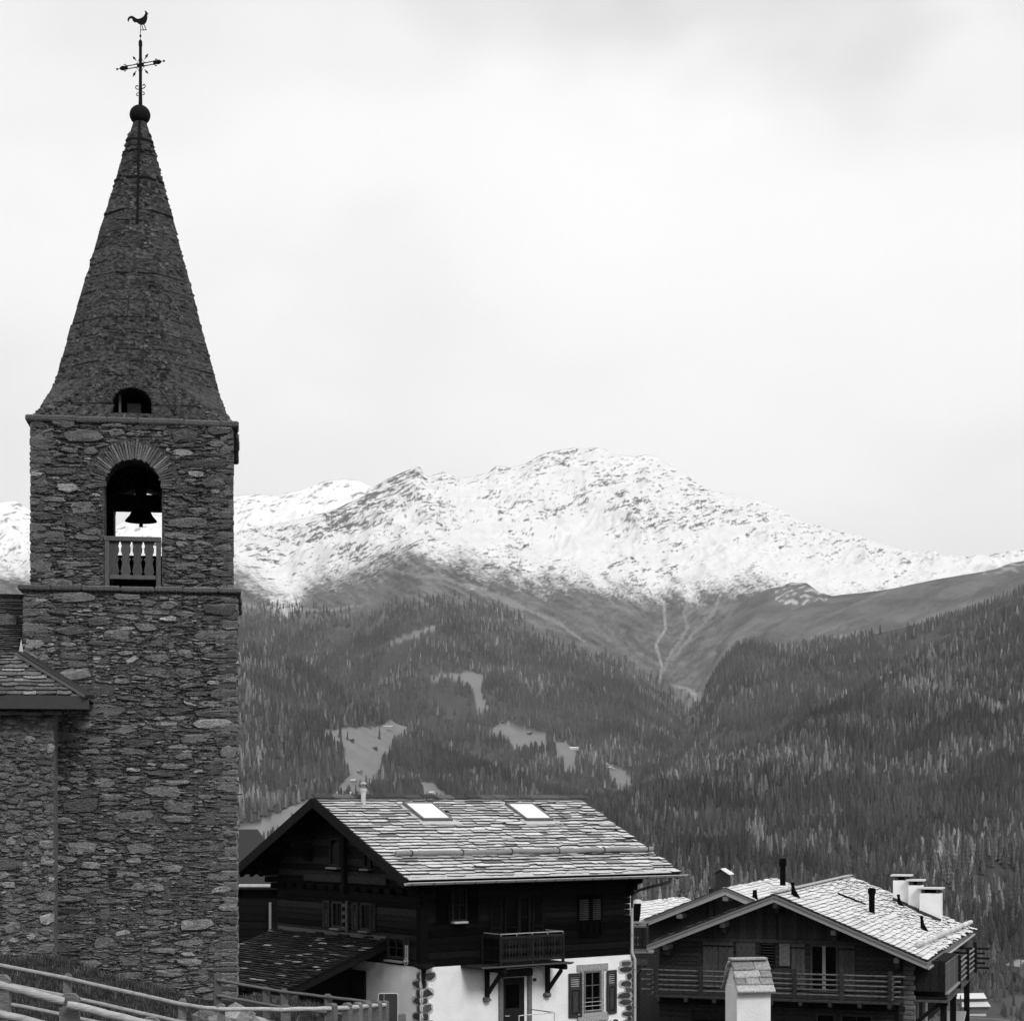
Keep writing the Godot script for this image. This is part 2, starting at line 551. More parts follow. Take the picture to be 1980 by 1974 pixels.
var land := {}
func terrain() -> void:
	var big := noise(1.0 / 1400.0, 4, 11)
	var rid := noise(1.0 / 420.0, 4, 12)
	rid.fractal_type = FastNoiseLite.FRACTAL_RIDGED
	var fine := noise(1.0 / 60.0, 4, 13)
	var rock := noise(1.0, 4, 14)
	var patch := noise(1.0 / 700.0, 3, 15)
	var streak := noise(1.0, 3, 16)
	var snowline := [-200, 1118, 50, 1110, 300, 1105, 453, 1100, 500, 1125, 540, 1160, 565, 1160, 614, 1118, 660, 1112, 715, 1100, 770, 1075, 817, 1066, 850, 1085, 900, 1092, 960, 1105, 1000, 1112, 1074, 1122, 1146, 1122, 1190, 1136, 1277, 1156, 1300, 1130, 1335, 1150, 1370, 1128, 1393, 1136, 1451, 1120, 1560, 1160, 2200, 1160]
	# the great snowy massif with the grassy spur in front of it
	var cols := [
		[-200, [5000, 1500], [5300, 1400], [5600, 1300], [6000, 1200], [7000, 1115], [7800, 1100], [8300, 1095], [8700, 1085]],
		[50, [5000, 1500], [5300, 1400], [5600, 1300], [6000, 1200], [7000, 1112], [7800, 1098], [8300, 1090], [8700, 1085]],
		[300, [5000, 1500], [5300, 1400], [5600, 1300], [6100, 1190], [7000, 1110], [7600, 1090], [8100, 1070], [8500, 1055]],
		[453, [4800, 1500], [5200, 1400], [5600, 1290], [6200, 1190], [7200, 1105], [7700, 1080], [8100, 1055], [8600, 1030]],
		[556, [4800, 1500], [5200, 1380], [5600, 1270], [6000, 1185], [7400, 1150], [7800, 1100], [8200, 1050], [8600, 1010]],
		[640, [4600, 1500], [5000, 1400], [5400, 1280], [5800, 1190], [6900, 1120], [7600, 1070], [8100, 1020], [8600, 988]],
		[740, [4400, 1520], [4800, 1420], [5200, 1290], [5700, 1180], [6500, 1095], [7300, 1040], [8000, 980], [8600, 930]],
		[817, [4200, 1540], [4600, 1430], [5000, 1290], [5500, 1170], [6200, 1069], [7000, 1030], [7800, 975], [8600, 905]],
		[880, [4200, 1540], [4600, 1430], [5000, 1300], [5500, 1185], [6400, 1095], [7300, 1040], [8000, 985], [8700, 924]],
		[960, [4100, 1550], [4500, 1440], [5000, 1310], [5600, 1200], [6900, 1110], [7700, 1040], [8200, 980], [8800, 912]],
		[1074, [3900, 1570], [4400, 1450], [4900, 1340], [5700, 1235], [7300, 1125], [8000, 1050], [8500, 970], [9000, 872]],
		[1200, [3900, 1570], [4400, 1460], [4900, 1370], [5700, 1290], [7500, 1135], [8100, 1050], [8600, 970], [9100, 880]],
		[1277, [3900, 1590], [4400, 1490], [4900, 1420], [5800, 1330], [7600, 1150], [8200, 1050], [8700, 970], [9200, 885]],
		[1335, [4200, 1610], [4600, 1510], [5000, 1445], [5900, 1350], [7500, 1150], [8200, 1060], [8700, 990], [9200, 923]],
		[1460, [5000, 1500], [5400, 1400], [5800, 1330], [6400, 1260], [7500, 1125], [8200, 1060], [8700, 1010], [9200, 966]],
		[1600, [5000, 1500], [5600, 1400], [6000, 1330], [6600, 1250], [7500, 1135], [8200, 1095], [8700, 1055], [9200, 1021]],
		[1800, [5000, 1500], [5600, 1400], [6000, 1330], [6600, 1250], [7500, 1140], [8200, 1115], [8700, 1095], [9200, 1071]],
		[2200, [5000, 1500], [5600, 1400], [6000, 1330], [6600, 1250], [7500, 1140], [8200, 1110], [8700, 1080], [9200, 1050]]]
	var sky := [-200, 1085, 50, 1085, 300, 1056, 453, 1030, 500, 1020, 550, 1010, 600, 1000, 650, 984, 704, 958, 712, 944, 727, 940, 741, 930, 773, 917, 800, 906, 811, 903, 820, 917, 830, 924, 840, 918, 854, 914, 869, 917, 878, 921, 884, 930, 889, 924, 900, 925, 920, 921, 944, 914, 958, 901, 975, 903, 987, 905, 1016, 899, 1045, 880, 1074, 872, 1109, 867, 1125, 871, 1150, 866, 1169, 868, 1183, 879, 1204, 880, 1225, 883, 1248, 880, 1271, 884, 1291, 897, 1310, 908, 1329, 920, 1350, 936, 1375, 949, 1400, 954, 1422, 957, 1440, 963, 1459, 965, 1499, 979, 1544, 1006, 1580, 1015, 1634, 1032, 1658, 1035, 1697, 1050, 1745, 1063, 1790, 1069, 1820, 1076, 1868, 1076, 1910, 1075, 1958, 1062, 1980, 1064, 2200, 1040]
	var rough := func(q: Vector3, t: float, _x: float) -> float:
		var keep := clampf((7.0 - t) * 1.2, 0.06, 1.0)
		var relief := lerpf(22.0, 80.0, clampf((t - 4.0) * 0.8, 0.0, 1.0))
		return (rid.get_noise_2d(q.x * 0.9, q.z * 0.5) * relief + big.get_noise_2d(q.x, q.z * 0.7) * 45.0) * keep + fine.get_noise_2d(q.x, q.z * 0.6) * (1.5 if t < 4.0 else lerpf(1.5, 9.0, clampf((t - 4.0) * 0.7, 0.0, 1.0))) * clampf(keep, 0.35, 1.0)
	var s := slope_points(-140, 2120, 1150, steps([[0.0, 3.0, 46], [3.0, 4.3, 90], [4.3, 7.0, 190], [7.0, 9.0, 5]]), cols, sky, 7, rough)
	land.massif = s
	var poly := func(a: Array) -> PackedVector2Array:
		var r := PackedVector2Array()
		for k in range(0, a.size(), 2): r.push_back(Vector2(a[k], a[k + 1]))
		return r
	var far_meadows := [
		poly.call([946, 1414, 965, 1399, 985, 1396, 1010, 1405, 1055, 1420, 1057, 1449, 1010, 1455, 990, 1450, 982, 1430, 960, 1425]),
		poly.call([1074, 1438, 1095, 1434, 1115, 1452, 1110, 1487, 1092, 1497, 1088, 1470, 1072, 1455]),
		poly.call([1166, 1475, 1200, 1486, 1222, 1503, 1220, 1520, 1196, 1525, 1180, 1500]),
		poly.call([1212, 1436, 1240, 1441, 1262, 1455, 1245, 1452]),
		poly.call([820, 1315, 850, 1303, 910, 1300, 935, 1305, 930, 1340, 945, 1370, 925, 1385, 915, 1330, 880, 1312]),
		poly.call([740, 1250, 790, 1225, 900, 1190, 800, 1235])]
	land.far_meadows = far_meadows
	var tree_top := [-200, 1200, 300, 1190, 453, 1182, 640, 1192, 740, 1188, 817, 1168, 900, 1168, 965, 1186, 1042, 1228, 1113, 1264, 1199, 1286, 1253, 1312, 1321, 1366, 2200, 1366]
	# rocky and smooth places by bearing: x, y, half sizes, weight
	var spots := [[1020, 905, 65, 24, 0.30], [1112, 888, 75, 18, 0.22], [1268, 915, 42, 24, 0.28], [1345, 942, 45, 14, 0.28], [1235, 1105, 85, 40, 0.42], [1335, 1015, 62, 24, 0.24], [1090, 985, 48, 18, 0.22], [970, 1082, 52, 38, 0.28], [600, 1022, 130, 36, 0.16], [500, 1062, 80, 50, 0.14], [690, 1000, 70, 26, 0.2], [700, 1068, 60, 24, 0.2], [860, 990, 60, 40, 0.16], [1100, 1042, 75, 42, -0.40], [945, 1040, 40, 40, -0.3], [1400, 1062, 60, 38, -0.2], [1010, 1000, 40, 30, -0.12], [1550, 1085, 60, 22, 0.12], [1160, 1000, 30, 30, -0.15]]
	var stream := [[1284, 1165], [1287, 1217], [1268, 1246], [1280, 1286], [1276, 1320], [1327, 1331], [1347, 1343], [1333, 1375], [1339, 1392], [1324, 1420]]
	var trails := [[[455, 1168], [520, 1176], [640, 1180], [690, 1172]], [[745, 1100], [800, 1112], [870, 1120], [930, 1146], [1010, 1178]], [[1186, 1122], [1215, 1150], [1250, 1175]], [[1335, 1150], [1322, 1185], [1330, 1215], [1300, 1260], [1280, 1300]], [[1393, 1150], [1380, 1185], [1340, 1225], [1300, 1275]], [[900, 1128], [960, 1150], [1080, 1205], [1130, 1240]]]
	var off_line := func(x: float, y: float, pts: Array) -> float:
		var best := 1e6
		for k in pts.size() - 1:
			var q := Geometry2D.get_closest_point_to_segment(Vector2(x, y), Vector2(pts[k][0], pts[k][1]), Vector2(pts[k + 1][0], pts[k + 1][1]))
			best = minf(best, q.distance_to(Vector2(x, y)))
		return best
	var paint := func(p: Vector3, m: Vector3, t: float, x: float) -> Color:
		var y := HY - (p.y - EYE) / -p.z * FL
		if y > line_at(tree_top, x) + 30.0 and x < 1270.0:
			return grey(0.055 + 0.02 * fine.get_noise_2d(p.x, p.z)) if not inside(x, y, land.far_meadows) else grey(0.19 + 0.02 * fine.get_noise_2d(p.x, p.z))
		var dip := p.y - 0.42 * p.x
		var sl := line_at(snowline, x) + patch.get_noise_2d(p.x * 3.0, p.y * 3.0) * 16.0 + streak.get_noise_2d(x * 0.03 - y * 0.03, y * 0.02) * 20.0
		var la := p.x * 0.92 + p.y * 0.39      # along and across the tilted strata
		var lb := p.y * 0.92 - p.x * 0.39
		var crumbs := rock.get_noise_3d(la * 0.016, lb * 0.055, p.z * 0.002)
		var tiny := rock.get_noise_3d(la * 0.05, lb * 0.12, p.z * 0.004)
		var snow := clampf((sl - y) / 40.0 + 0.55 + tiny * 0.9 + crumbs * 0.6, 0.0, 1.0)
		var strata := rock.get_noise_3d(la * 0.004, lb * 0.016, p.z * 0.001)
		var near_top := clampf((t - 5.2) / 1.8, 0.0, 1.0)
		var zone := patch.get_noise_2d(p.x + 900.0, p.y * 1.6 - 300.0)
		var left := clampf((900.0 - x) / 250.0, 0.0, 1.0)
		var bare := strata * 0.6 + crumbs * 1.0 + tiny * 0.75 + zone * 0.4 + near_top * 0.16 + left * 0.14 - 0.36 + (1.0 - m.y) * 0.3 - 0.1
		for q in spots:
			var e := 1.0 - Vector2((x - q[0]) / q[2], (y - q[1]) / q[3]).length_squared()
			if e > 0.0: bare += q[4] * minf(e * 2.0, 1.0)
		if x > 1150.0 and x < 1310.0:      # a rocky rib down from the summit
			bare += 0.3 * clampf(1.0 - absf(y - lerpf(930.0, 1062.0, (x - 1165.0) / 140.0) + crumbs * 20.0) / 10.0, 0.0, 1.0)
		if x > 1450.0: bare -= clampf((x - 1450.0) / 500.0, 0.0, 0.12)
		# the dark rock tooth left of the summit
		if x > 690.0 and x < 890.0 and t > 6.35: bare += 0.34 * clampf(1.0 - absf(y - line_at(sky, x) - 12.0) / 20.0, 0.0, 1.0)
		var rk := clampf(bare * 3.0, 0.0, 1.0)
		var sd := 1.0 if x < 1300.0 else -1.0      # ribs and gullies run down to the ravine from both sides
		var ga := x * 0.86 * sd + y * 0.5
		var gb := y * 0.86 - x * 0.5 * sd
		var rib := streak.get_noise_2d(ga * 0.012, gb * 0.07)
		var rib2 := streak.get_noise_2d(ga * 0.05 + 90.0, gb * 0.22)
		var ground := 0.088 + 0.055 * rib + 0.035 * rib2 + 0.03 * patch.get_noise_2d(p.x * 4.0, p.y * 4.0) + 0.03 * tiny
		if snow < 0.7: ground += 0.05 * clampf((crumbs - 0.15) * 3.0, 0.0, 1.0)
		var scree := clampf((streak.get_noise_2d(ga * 0.010 + 40.0, gb * 0.045) - 0.30) * 6.0, 0.0, 1.0)
		if t > 2.6: ground = lerpf(ground, 0.17, scree * 0.7)
		if y > 1090.0 and y < 1430.0:
			if x > 1250.0 and x < 1360.0:
				var wide := 3.0 + (6.0 if y > 1335.0 else 0.0)
				ground = lerpf(ground, 0.30, clampf(1.3 - off_line.call(x, y, stream) / wide, 0.0, 1.0) * clampf(0.75 + tiny, 0.0, 1.0))
			for q in trails: ground = lerpf(ground, 0.22, 0.8 * clampf(1.4 - off_line.call(x + tiny * 6.0, y + crumbs * 6.0, q) / 3.0, 0.0, 1.0))
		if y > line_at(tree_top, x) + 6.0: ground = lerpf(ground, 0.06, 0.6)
		var white := 0.72 + 0.08 * strata - 0.10 * clampf(crumbs, 0.0, 1.0)
		return grey(maxf(0.03, lerpf(ground, lerpf(white, 0.085, rk), snow)))
	put("mountain", slope_mesh(s, paint), M.land, null, "structure").set_meta("label", "snowy rocky mountain massif above grassy spurs in the middle distance")
	# farther snowy ridge to the left
	var ncols := [[-300, [8600, 1130], [9600, 1050], [10500, 985]], [2200, [8600, 1130], [9600, 1050], [10500, 985]]]
	var nsky := [-300, 985, 0, 972, 30, 968, 55, 985, 150, 1032, 215, 1022, 245, 1006, 300, 986, 380, 972, 453, 960, 492, 956, 536, 959, 576, 949, 602, 939, 637, 929, 666, 927, 695, 930, 712, 938, 740, 945, 800, 960, 900, 990, 1000, 1050]
	var nrough := func(q: Vector3, t: float, _x: float) -> float:
		return (rid.get_noise_2d(q.x, q.z * 0.4) * 70.0 + fine.get_noise_2d(q.x, q.z) * 8.0) * clampf((2.0 - t) * 1.5, 0.08, 1.0)
	var ns := slope_points(-200, 1000, 420, steps([[0.0, 2.0, 100], [2.0, 4.0, 4]]), ncols, nsky, 2, nrough)
	put("mountain", slope_mesh(ns, func(p: Vector3, m: Vector3, t: float, x: float) -> Color:
		var dip := p.y - 0.4 * p.x
		var b := rock.get_noise_3d(p.x * 0.008, dip * 0.02, p.z * 0.004) + rock.get_noise_3d(p.x * 0.03, dip * 0.05, 3.0) * 0.7 + patch.get_noise_2d(p.x, p.y) * 0.5 - 0.22
		return grey(lerpf(0.82, 0.2, clampf(b * 3.5, 0.0, 1.0)))), M.land, null, "structure").set_meta("label", "distant snow covered ridge behind the bell tower")
	# grassy alpine shoulder on the right
	var acols := [
		[1250, [4900, 1470], [5500, 1400], [6300, 1340], [6800, 1330]], [1335, [4900, 1450], [5500, 1390], [6300, 1330], [6900, 1310]],
		[1418, [4900, 1400], [5500, 1320], [6300, 1240], [7000, 1185]], [1530, [4900, 1380], [5500, 1290], [6200, 1200], [6900, 1140]],
		[1700, [4800, 1380], [5300, 1280], [5900, 1195], [6500, 1143]], [1980, [4700, 1350], [5200, 1230], [5700, 1140], [6200, 1086]], [2300, [4700, 1330], [5200, 1190], [5700, 1080], [6200, 1020]]]
	var asky := [1250, 1420, 1290, 1390, 1335, 1310, 1360, 1245, 1390, 1205, 1418, 1184, 1445, 1161, 1484, 1139, 1510, 1134, 1529, 1126, 1560, 1128, 1585, 1146, 1610, 1153, 1650, 1148, 1715, 1141, 1775, 1128, 1850, 1114, 1900, 1106, 1925, 1101, 1955, 1089, 1980, 1085, 2300, 1020]
	var arough := func(q: Vector3, t: float, _x: float) -> float:
		return (rid.get_noise_2d(q.x * 0.8 + q.z * 0.5, q.z * 0.3 - q.x * 0.2) * 40.0 + fine.get_noise_2d(q.x, q.z) * 2.5) * clampf((3.0 - t) * 1.4, 0.06, 1.0)
	var al := slope_points(1250, 2250, 360, steps([[0.0, 3.0, 130], [3.0, 5.0, 4]]), acols, asky, 3, arough)
	land.alp = al
	put("hillside", slope_mesh(al, func(p: Vector3, m: Vector3, t: float, x: float) -> Color:
		var g := 0.10 + 0.06 * streak.get_noise_2d((p.x + p.z * 0.8) * 0.0035, p.y * 0.012) + 0.025 * fine.get_noise_2d(p.x * 2.0, p.z * 2.0)
		var st := streak.get_noise_2d(p.y * 0.02 - p.x * 0.009, p.x * 0.0015)
		g += 0.05 * clampf((st - 0.2) * 3.0, 0.0, 1.0)
		if x > 1500.0 and x < 1600.0 and t > 2.4: g = lerpf(g, 0.6, clampf(rock.get_noise_3d(p.x * 0.02, (p.y - 0.4 * p.x) * 0.05, 0.0) * 5.0, 0.0, 1.0) * 0.6)
		if x > 1900.0 and t > 2.5: g = lerpf(g, 0.6, clampf(rock.get_noise_3d(p.x * 0.03, p.y * 0.03, 0.0) * 4.0, 0.0, 1.0) * (t - 2.5))
		return grey(g)), M.land, null, "structure").set_meta("label", "smooth grassy alpine shoulder below the snow on the right")
	# wooded spurs
	var wrough := func(q: Vector3, t: float, _x: float) -> float:
		return rid.get_noise_2d(q.x + q.z * 0.35, q.z * 0.45) * 42.0 + big.get_noise_2d(q.x * 1.6, q.z * 1.2) * 40.0 + fine.get_noise_2d(q.x, q.z) * 4.0
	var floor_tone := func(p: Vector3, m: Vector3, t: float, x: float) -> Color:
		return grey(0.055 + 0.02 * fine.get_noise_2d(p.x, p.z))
	var rcols := [[1240, [3500, 1600], [3900, 1540], [4300, 1500]], [1330, [3500, 1580], [3900, 1500], [4500, 1422]], [1420, [3500, 1540], [4000, 1390], [4700, 1240]], [1700, [3500, 1520], [4000, 1370], [4700, 1220]], [1980, [3500, 1450], [4000, 1290], [4600, 1134]], [2300, [3500, 1350], [4000, 1190], [4600, 1040]]]
	var rsky := [1240, 1500, 1290, 1468, 1324, 1430, 1345, 1392, 1362, 1345, 1384, 1300, 1405, 1268, 1430, 1248, 1470, 1249, 1520, 1258, 1580, 1246, 1637, 1238, 1720, 1223, 1800, 1203, 1870, 1188, 1910, 1175, 1980, 1142, 2300, 1030]
	land.far_spur = slope_points(1240, 2250, 200, steps([[0.0, 2.0, 80], [2.0, 4.0, 4]]), rcols, rsky, 2, func(q: Vector3, t: float, x: float) -> float: return wrough.call(q, t, x) * clampf((2.0 - t) * 1.5, 0.1, 1.0))
	var bcols := [[800, [1700, 2100], [2000, 2000], [2300, 1900], [2400, 1850]], [1100, [1500, 2050], [2000, 1690], [2300, 1640], [2500, 1620]], [1230, [1350, 2000], [1900, 1700], [2250, 1600], [2550, 1545]], [1430, [1350, 1900], [1850, 1700], [2300, 1560], [2800, 1468]], [1700, [1300, 1890], [1850, 1690], [2400, 1480], [3000, 1308]], [1980, [1300, 1880], [1900, 1640], [2500, 1390], [3200, 1166]], [2300, [1300, 1870], [1900, 1580], [2500, 1300], [3200, 1070]]]
	var bsky := [800, 1800, 1000, 1690, 1100, 1622, 1150, 1592, 1227, 1550, 1264, 1530, 1313, 1506, 1367, 1487, 1430, 1474, 1475, 1456, 1490, 1433, 1556, 1392, 1619, 1366, 1700, 1312, 1790, 1266, 1865, 1236, 1930, 1196, 1980, 1170, 2300, 1070]
	land.near_spur = slope_points(800, 2300, 290, steps([[0.0, 3.0, 120], [3.0, 5.0, 4]]), bcols, bsky, 3, func(q: Vector3, t: float, x: float) -> float: return wrough.call(q, t, x) * clampf((3.0 - t) * 1.5, 0.1, 1.0) * clampf(t * 2.0, 0.0, 1.0))
	var ccols := [[-250, [1900, 1990], [2700, 1560], [3100, 1380], [3600, 1215]], [300, [1900, 1990], [2700, 1570], [3100, 1390], [3600, 1225]], [515, [1900, 1980], [2700, 1590], [3100, 1420], [3600, 1262]], [640, [1900, 1960], [2700, 1590], [3100, 1450], [3600, 1322]], [763, [1900, 1940], [2800, 1590], [3200, 1480], [3600, 1397]], [900, [1900, 1930], [2900, 1590], [3200, 1520], [3500, 1470]], [1100, [1900, 1930], [2900, 1620], [3200, 1570], [3400, 1540]], [1260, [1900, 1940], [2900, 1640], [3200, 1600], [3400, 1580]]]
	var csky := [-250, 1215, 300, 1225, 453, 1236, 515, 1264, 587, 1292, 626, 1315, 663, 1341, 706, 1358, 743, 1374, 763, 1396, 792, 1406, 857, 1446, 950, 1489, 1050, 1522, 1150, 1552, 1260, 1580]
	land.left_spur = slope_points(-250, 1260, 300, steps([[0.0, 3.0, 110], [3.0, 5.0, 4]]), ccols, csky, 3, func(q: Vector3, t: float, x: float) -> float: return wrough.call(q, t, x) * clampf((3.0 - t) * 1.5, 0.12, 1.0) * 0.8)
	put("hillside", slope_mesh(land.far_spur, floor_tone), M.land, null, "structure").set_meta("label", "wooded spur behind the nearer spur on the right")
	# clearings and where the trees stand
	var meadows := [
		poly.call([622, 1416, 666, 1408, 735, 1405, 760, 1389, 778, 1394, 795, 1408, 783, 1430, 768, 1440, 752, 1453, 735, 1487, 730, 1513, 706, 1519, 718, 1545, 640, 1548, 661, 1516, 675, 1499, 661, 1479, 669, 1453, 655, 1439, 632, 1430]),
		poly.call([450, 1600, 500, 1592, 560, 1560, 600, 1545, 590, 1580, 540, 1620, 450, 1650]),
		poly.call([810, 1512, 838, 1514, 858, 1533, 868, 1560, 825, 1560])]
	var right_meadows := [poly.call([1475, 1446, 1495, 1424, 1556, 1384, 1619, 1358, 1700, 1304, 1740, 1285, 1742, 1292, 1702, 1318, 1622, 1370, 1560, 1396, 1500, 1436, 1480, 1452]), poly.call([1920, 1362, 1935, 1358, 1950, 1372, 1944, 1386, 1926, 1378]), poly.call([1838, 1500, 1848, 1486, 1845, 1520, 1815, 1540, 1822, 1518]), poly.call([1660, 1560, 1690, 1563, 1680, 1572]), poly.call([1362, 1486, 1372, 1474, 1400, 1464, 1440, 1452, 1476, 1440, 1470, 1454, 1444, 1472, 1400, 1486])]
	var gap := noise(1.0 / 170.0, 3, 31)
	put("hillside", slope_mesh(land.near_spur, func(p: Vector3, m: Vector3, t: float, x: float) -> Color:
		var y := HY - (p.y - EYE) / -p.z * FL
		return grey((0.17 if inside(x, y, right_meadows) else 0.05) + 0.02 * fine.get_noise_2d(p.x, p.z) + (0.06 * clampf((t - 2.96) * 30.0, 0.0, 1.0) if x < 1900.0 else 0.0))), M.land, null, "structure").set_meta("label", "nearest wooded mountainside rising to the right")
	put("hillside", slope_mesh(land.left_spur, func(p: Vector3, m: Vector3, t: float, x: float) -> Color:
		var y := HY - (p.y - EYE) / -p.z * FL
		return grey((0.19 + 0.03 * streak.get_noise_2d(p.x * 0.004, p.z * 0.02) if inside(x, y, meadows) else 0.055) + 0.03 * fine.get_noise_2d(p.x * 2.0, p.z * 2.0))), M.land, null, "structure").set_meta("label", "wooded spur with a tongue shaped meadow behind the chalet roof")
	var sp := PackedFloat32Array()
	var lr := PackedFloat32Array()
	var lmix := noise(1.0 / 260.0, 3, 33)
	var got := plant(land.near_spur, 0.05, 3.0, 0.017, 24.0, func(px: float, py: float, q: Vector3) -> float:
		if inside(px, py, right_meadows): return 0.0
		return clampf(1.0 + gap.get_noise_2d(q.x, q.z) * 1.2, 0.25, 1.0), func(px: float, py: float, q: Vector3) -> float: return clampf(0.14 + lmix.get_noise_2d(q.x, q.z) * 1.1, 0.01, 0.85), sp, lr, 0.068)
	got = plant(land.far_spur, 0.2, 2.0, 0.011, 26.0, func(px: float, py: float, q: Vector3) -> float:
		if px > 1690.0 and py < 1290.0 + (1800.0 - px) * 0.5 and gap.get_noise_2d(q.x * 0.7, q.z * 0.7) > 0.12: return 0.05
		return clampf(1.0 + gap.get_noise_2d(q.x, q.z) * 1.4, 0.15, 1.0), func(px: float, py: float, q: Vector3) -> float: return clampf(0.10 + lmix.get_noise_2d(q.x, q.z) * 0.5, 0.0, 0.5), got[0], got[1], 0.072)
	got = plant(land.left_spur, 0.2, 3.0, 0.013, 25.0, func(px: float, py: float, q: Vector3) -> float:
		if inside(px, py, meadows): return 0.004
		return clampf(1.05 + gap.get_noise_2d(q.x, q.z) * 1.0, 0.3, 1.0), func(px: float, py: float, q: Vector3) -> float: return clampf(0.12 + lmix.get_noise_2d(q.x, q.z) * 0.9, 0.0, 0.7), got[0], got[1], 0.070)
	got = plant(land.massif, 0.3, 3.4, 0.008, 27.0, func(px: float, py: float, q: Vector3) -> float:
		var top := line_at(tree_top, px)
		if px > 1420.0 or inside(px, py, far_meadows): return 0.0
		var a := clampf((py - top + 18.0) / 60.0, 0.0, 1.0)
		return a * clampf(0.95 + gap.get_noise_2d(q.x * 0.6, q.z * 0.6) * 1.5, 0.1, 1.0), func(px: float, py: float, q: Vector3) -> float: return clampf(0.12 + lmix.get_noise_2d(q.x * 0.6, q.z * 0.6) * 0.6, 0.02, 0.5), got[0], got[1], 0.072)
	# thickets and single trees across the valley meadows
	var va: PackedFloat32Array = got[0]
	var vb: PackedFloat32Array = got[1]
	for k in 2600:
		var d := rng.randf_range(900.0, 1500.0)
		var px := rng.randf_range(1400.0, 2300.0)
		var q := Vector3((px - CX) / FL * d, EYE + valley_drop(d) - 0.5, -d)
		var clump := gap.get_noise_2d(q.x * 3.0, q.z * 3.0)
		if clump < 0.02 and rng.randf() < 0.93: continue
		if absf(px - 1885.0) < 55.0 and d < 1130.0: continue
		var h := rng.randf_range(4.0, 15.0) * clampf((d - 700.0) / 500.0, 0.4, 1.2)
		var w := h * rng.randf_range(1.0, 1.9)
		var g := rng.randf_range(0.05, 0.12)
		var row := PackedFloat32Array([w, 0, 0, q.x, 0, h, 0, q.y, 0, 0, w, q.z, g, g, g, 1])
		if k % 3: va.append_array(row)
		else: vb.append_array(row)
	got = [va, vb]
	wood_of("spruce_forest", conifer(6, 8, 0.19, 0.3, 5), got[0], "dark spruce woods covering the slopes across the valley")
	wood_of("larch_forest", conifer(6, 8, 0.19, 0.35, 6), got[1], "paler autumn larches scattered through the dark spruce woods")
	# the valley floor and everything beyond the frame, as one sheet to the horizon
	var vp := PackedVector3Array()
	var vs := Slope.new()
	var rings := [60.0, 90.0, 140.0, 220.0, 330.0, 480.0, 650.0, 760.0, 850.0, 900.0, 940.0, 980.0, 1020.0, 1060.0, 1100.0, 1150.0, 1200.0, 1250.0, 1300.0, 1350.0, 1400.0, 1500.0, 1700.0, 2500.0, 4000.0, 8000.0, 15000.0]
	vs.nx = 720; vs.nr = rings.size(); vs.x0 = 0.0; vs.dx = 1.0
	for i in 720:
		var a := TAU * i / 719.0 - PI
		var back := clampf(cos(a) * 1.4 + 0.55, 0.0, 1.0)      # in front the ground falls to the valley, behind it climbs
		for r in rings:
			var y: float = EYE + line_at(DROP, r) * back + r * 0.05 * (1.0 - back) * clampf(1.0 - r / 16000.0, 0.0, 1.0) - 1.6 * (1.0 - back)
			var q := Vector3(sin(a) * r, y, -cos(a) * r)
			if r < 150.0: q.y -= 1.5
			if r > 300.0 and r < 3000.0: q.y += big.get_noise_2d(q.x * 4.0, q.z * 4.0) * 5.0 * back
			vs.p.push_back(q)
	for r in rings: vs.tt.push_back(r)
	put("ground", slope_mesh(vs, func(p: Vector3, m: Vector3, t: float, x: float) -> Color:
		return grey(0.105 + 0.06 * big.get_noise_2d(p.x * 9.0, p.z * 9.0) + 0.05 * fine.get_noise_2d(p.x * 2.0, p.z * 2.0))), M.grass, null, "structure").set_meta("label", "meadows of the valley floor")

# ---------------------------------------------------------------- stone and slate
func stone_shape(w: float, h: float, proud: float, tone: float, soup: Soup, t: Transform3D, blocky := 5.0) -> void:
	var k := rng.randi_range(7, 10)
	var r0: Array[Vector3] = []
	var r1: Array[Vector3] = []
	var r2: Array[Vector3] = []
	var off := rng.randf() * TAU
	var lean := Vector2(rng.randf_range(-0.45, 0.45), rng.randf_range(-0.45, 0.6)) * proud
	var wedge := rng.randf_range(-0.3, 0.3)      # one end thinner than the other
	for i in k:
		var a := off + TAU * (i + rng.randf_range(-0.38, 0.38)) / k
		var c := cos(a)
		var s := sin(a)
		var rr := pow(pow(absf(c), blocky) + pow(absf(s), blocky), -1.0 / blocky) * rng.randf_range(0.78, 1.08)
		var x := c * rr * w * 0.5
		var y := s * rr * h * 0.5 * (1.0 + wedge * c)
		var lip := rng.randf_range(0.55, 1.0)
		r0.push_back(t * Vector3(x, y, -0.02))
		r1.push_back(t * Vector3(x * 0.98, y * 0.96, proud * lip + (lean.x * c + lean.y * s) * 0.8))
		r2.push_back(t * Vector3(x * rng.randf_range(0.45, 0.8), y * rng.randf_range(0.4, 0.7), proud * rng.randf_range(0.7, 1.25) + (lean.x * c + lean.y * s) * 0.5))
	var mid := t * Vector3(rng.randf_range(-0.1, 0.1) * w, rng.randf_range(-0.1, 0.1) * h, proud * rng.randf_range(0.8, 1.2))
	for i in k:
		var j := (i + 1) % k
		soup.tone = grey(tone * rng.randf_range(0.7, 0.95))
		soup.quad(r0[i], r1[i], r1[j], r0[j])
		soup.tone = grey(tone * rng.randf_range(0.78, 1.22))
		soup.quad(r1[i], r2[i], r2[j], r1[j])
		soup.tri(r2[i], mid, r2[j])

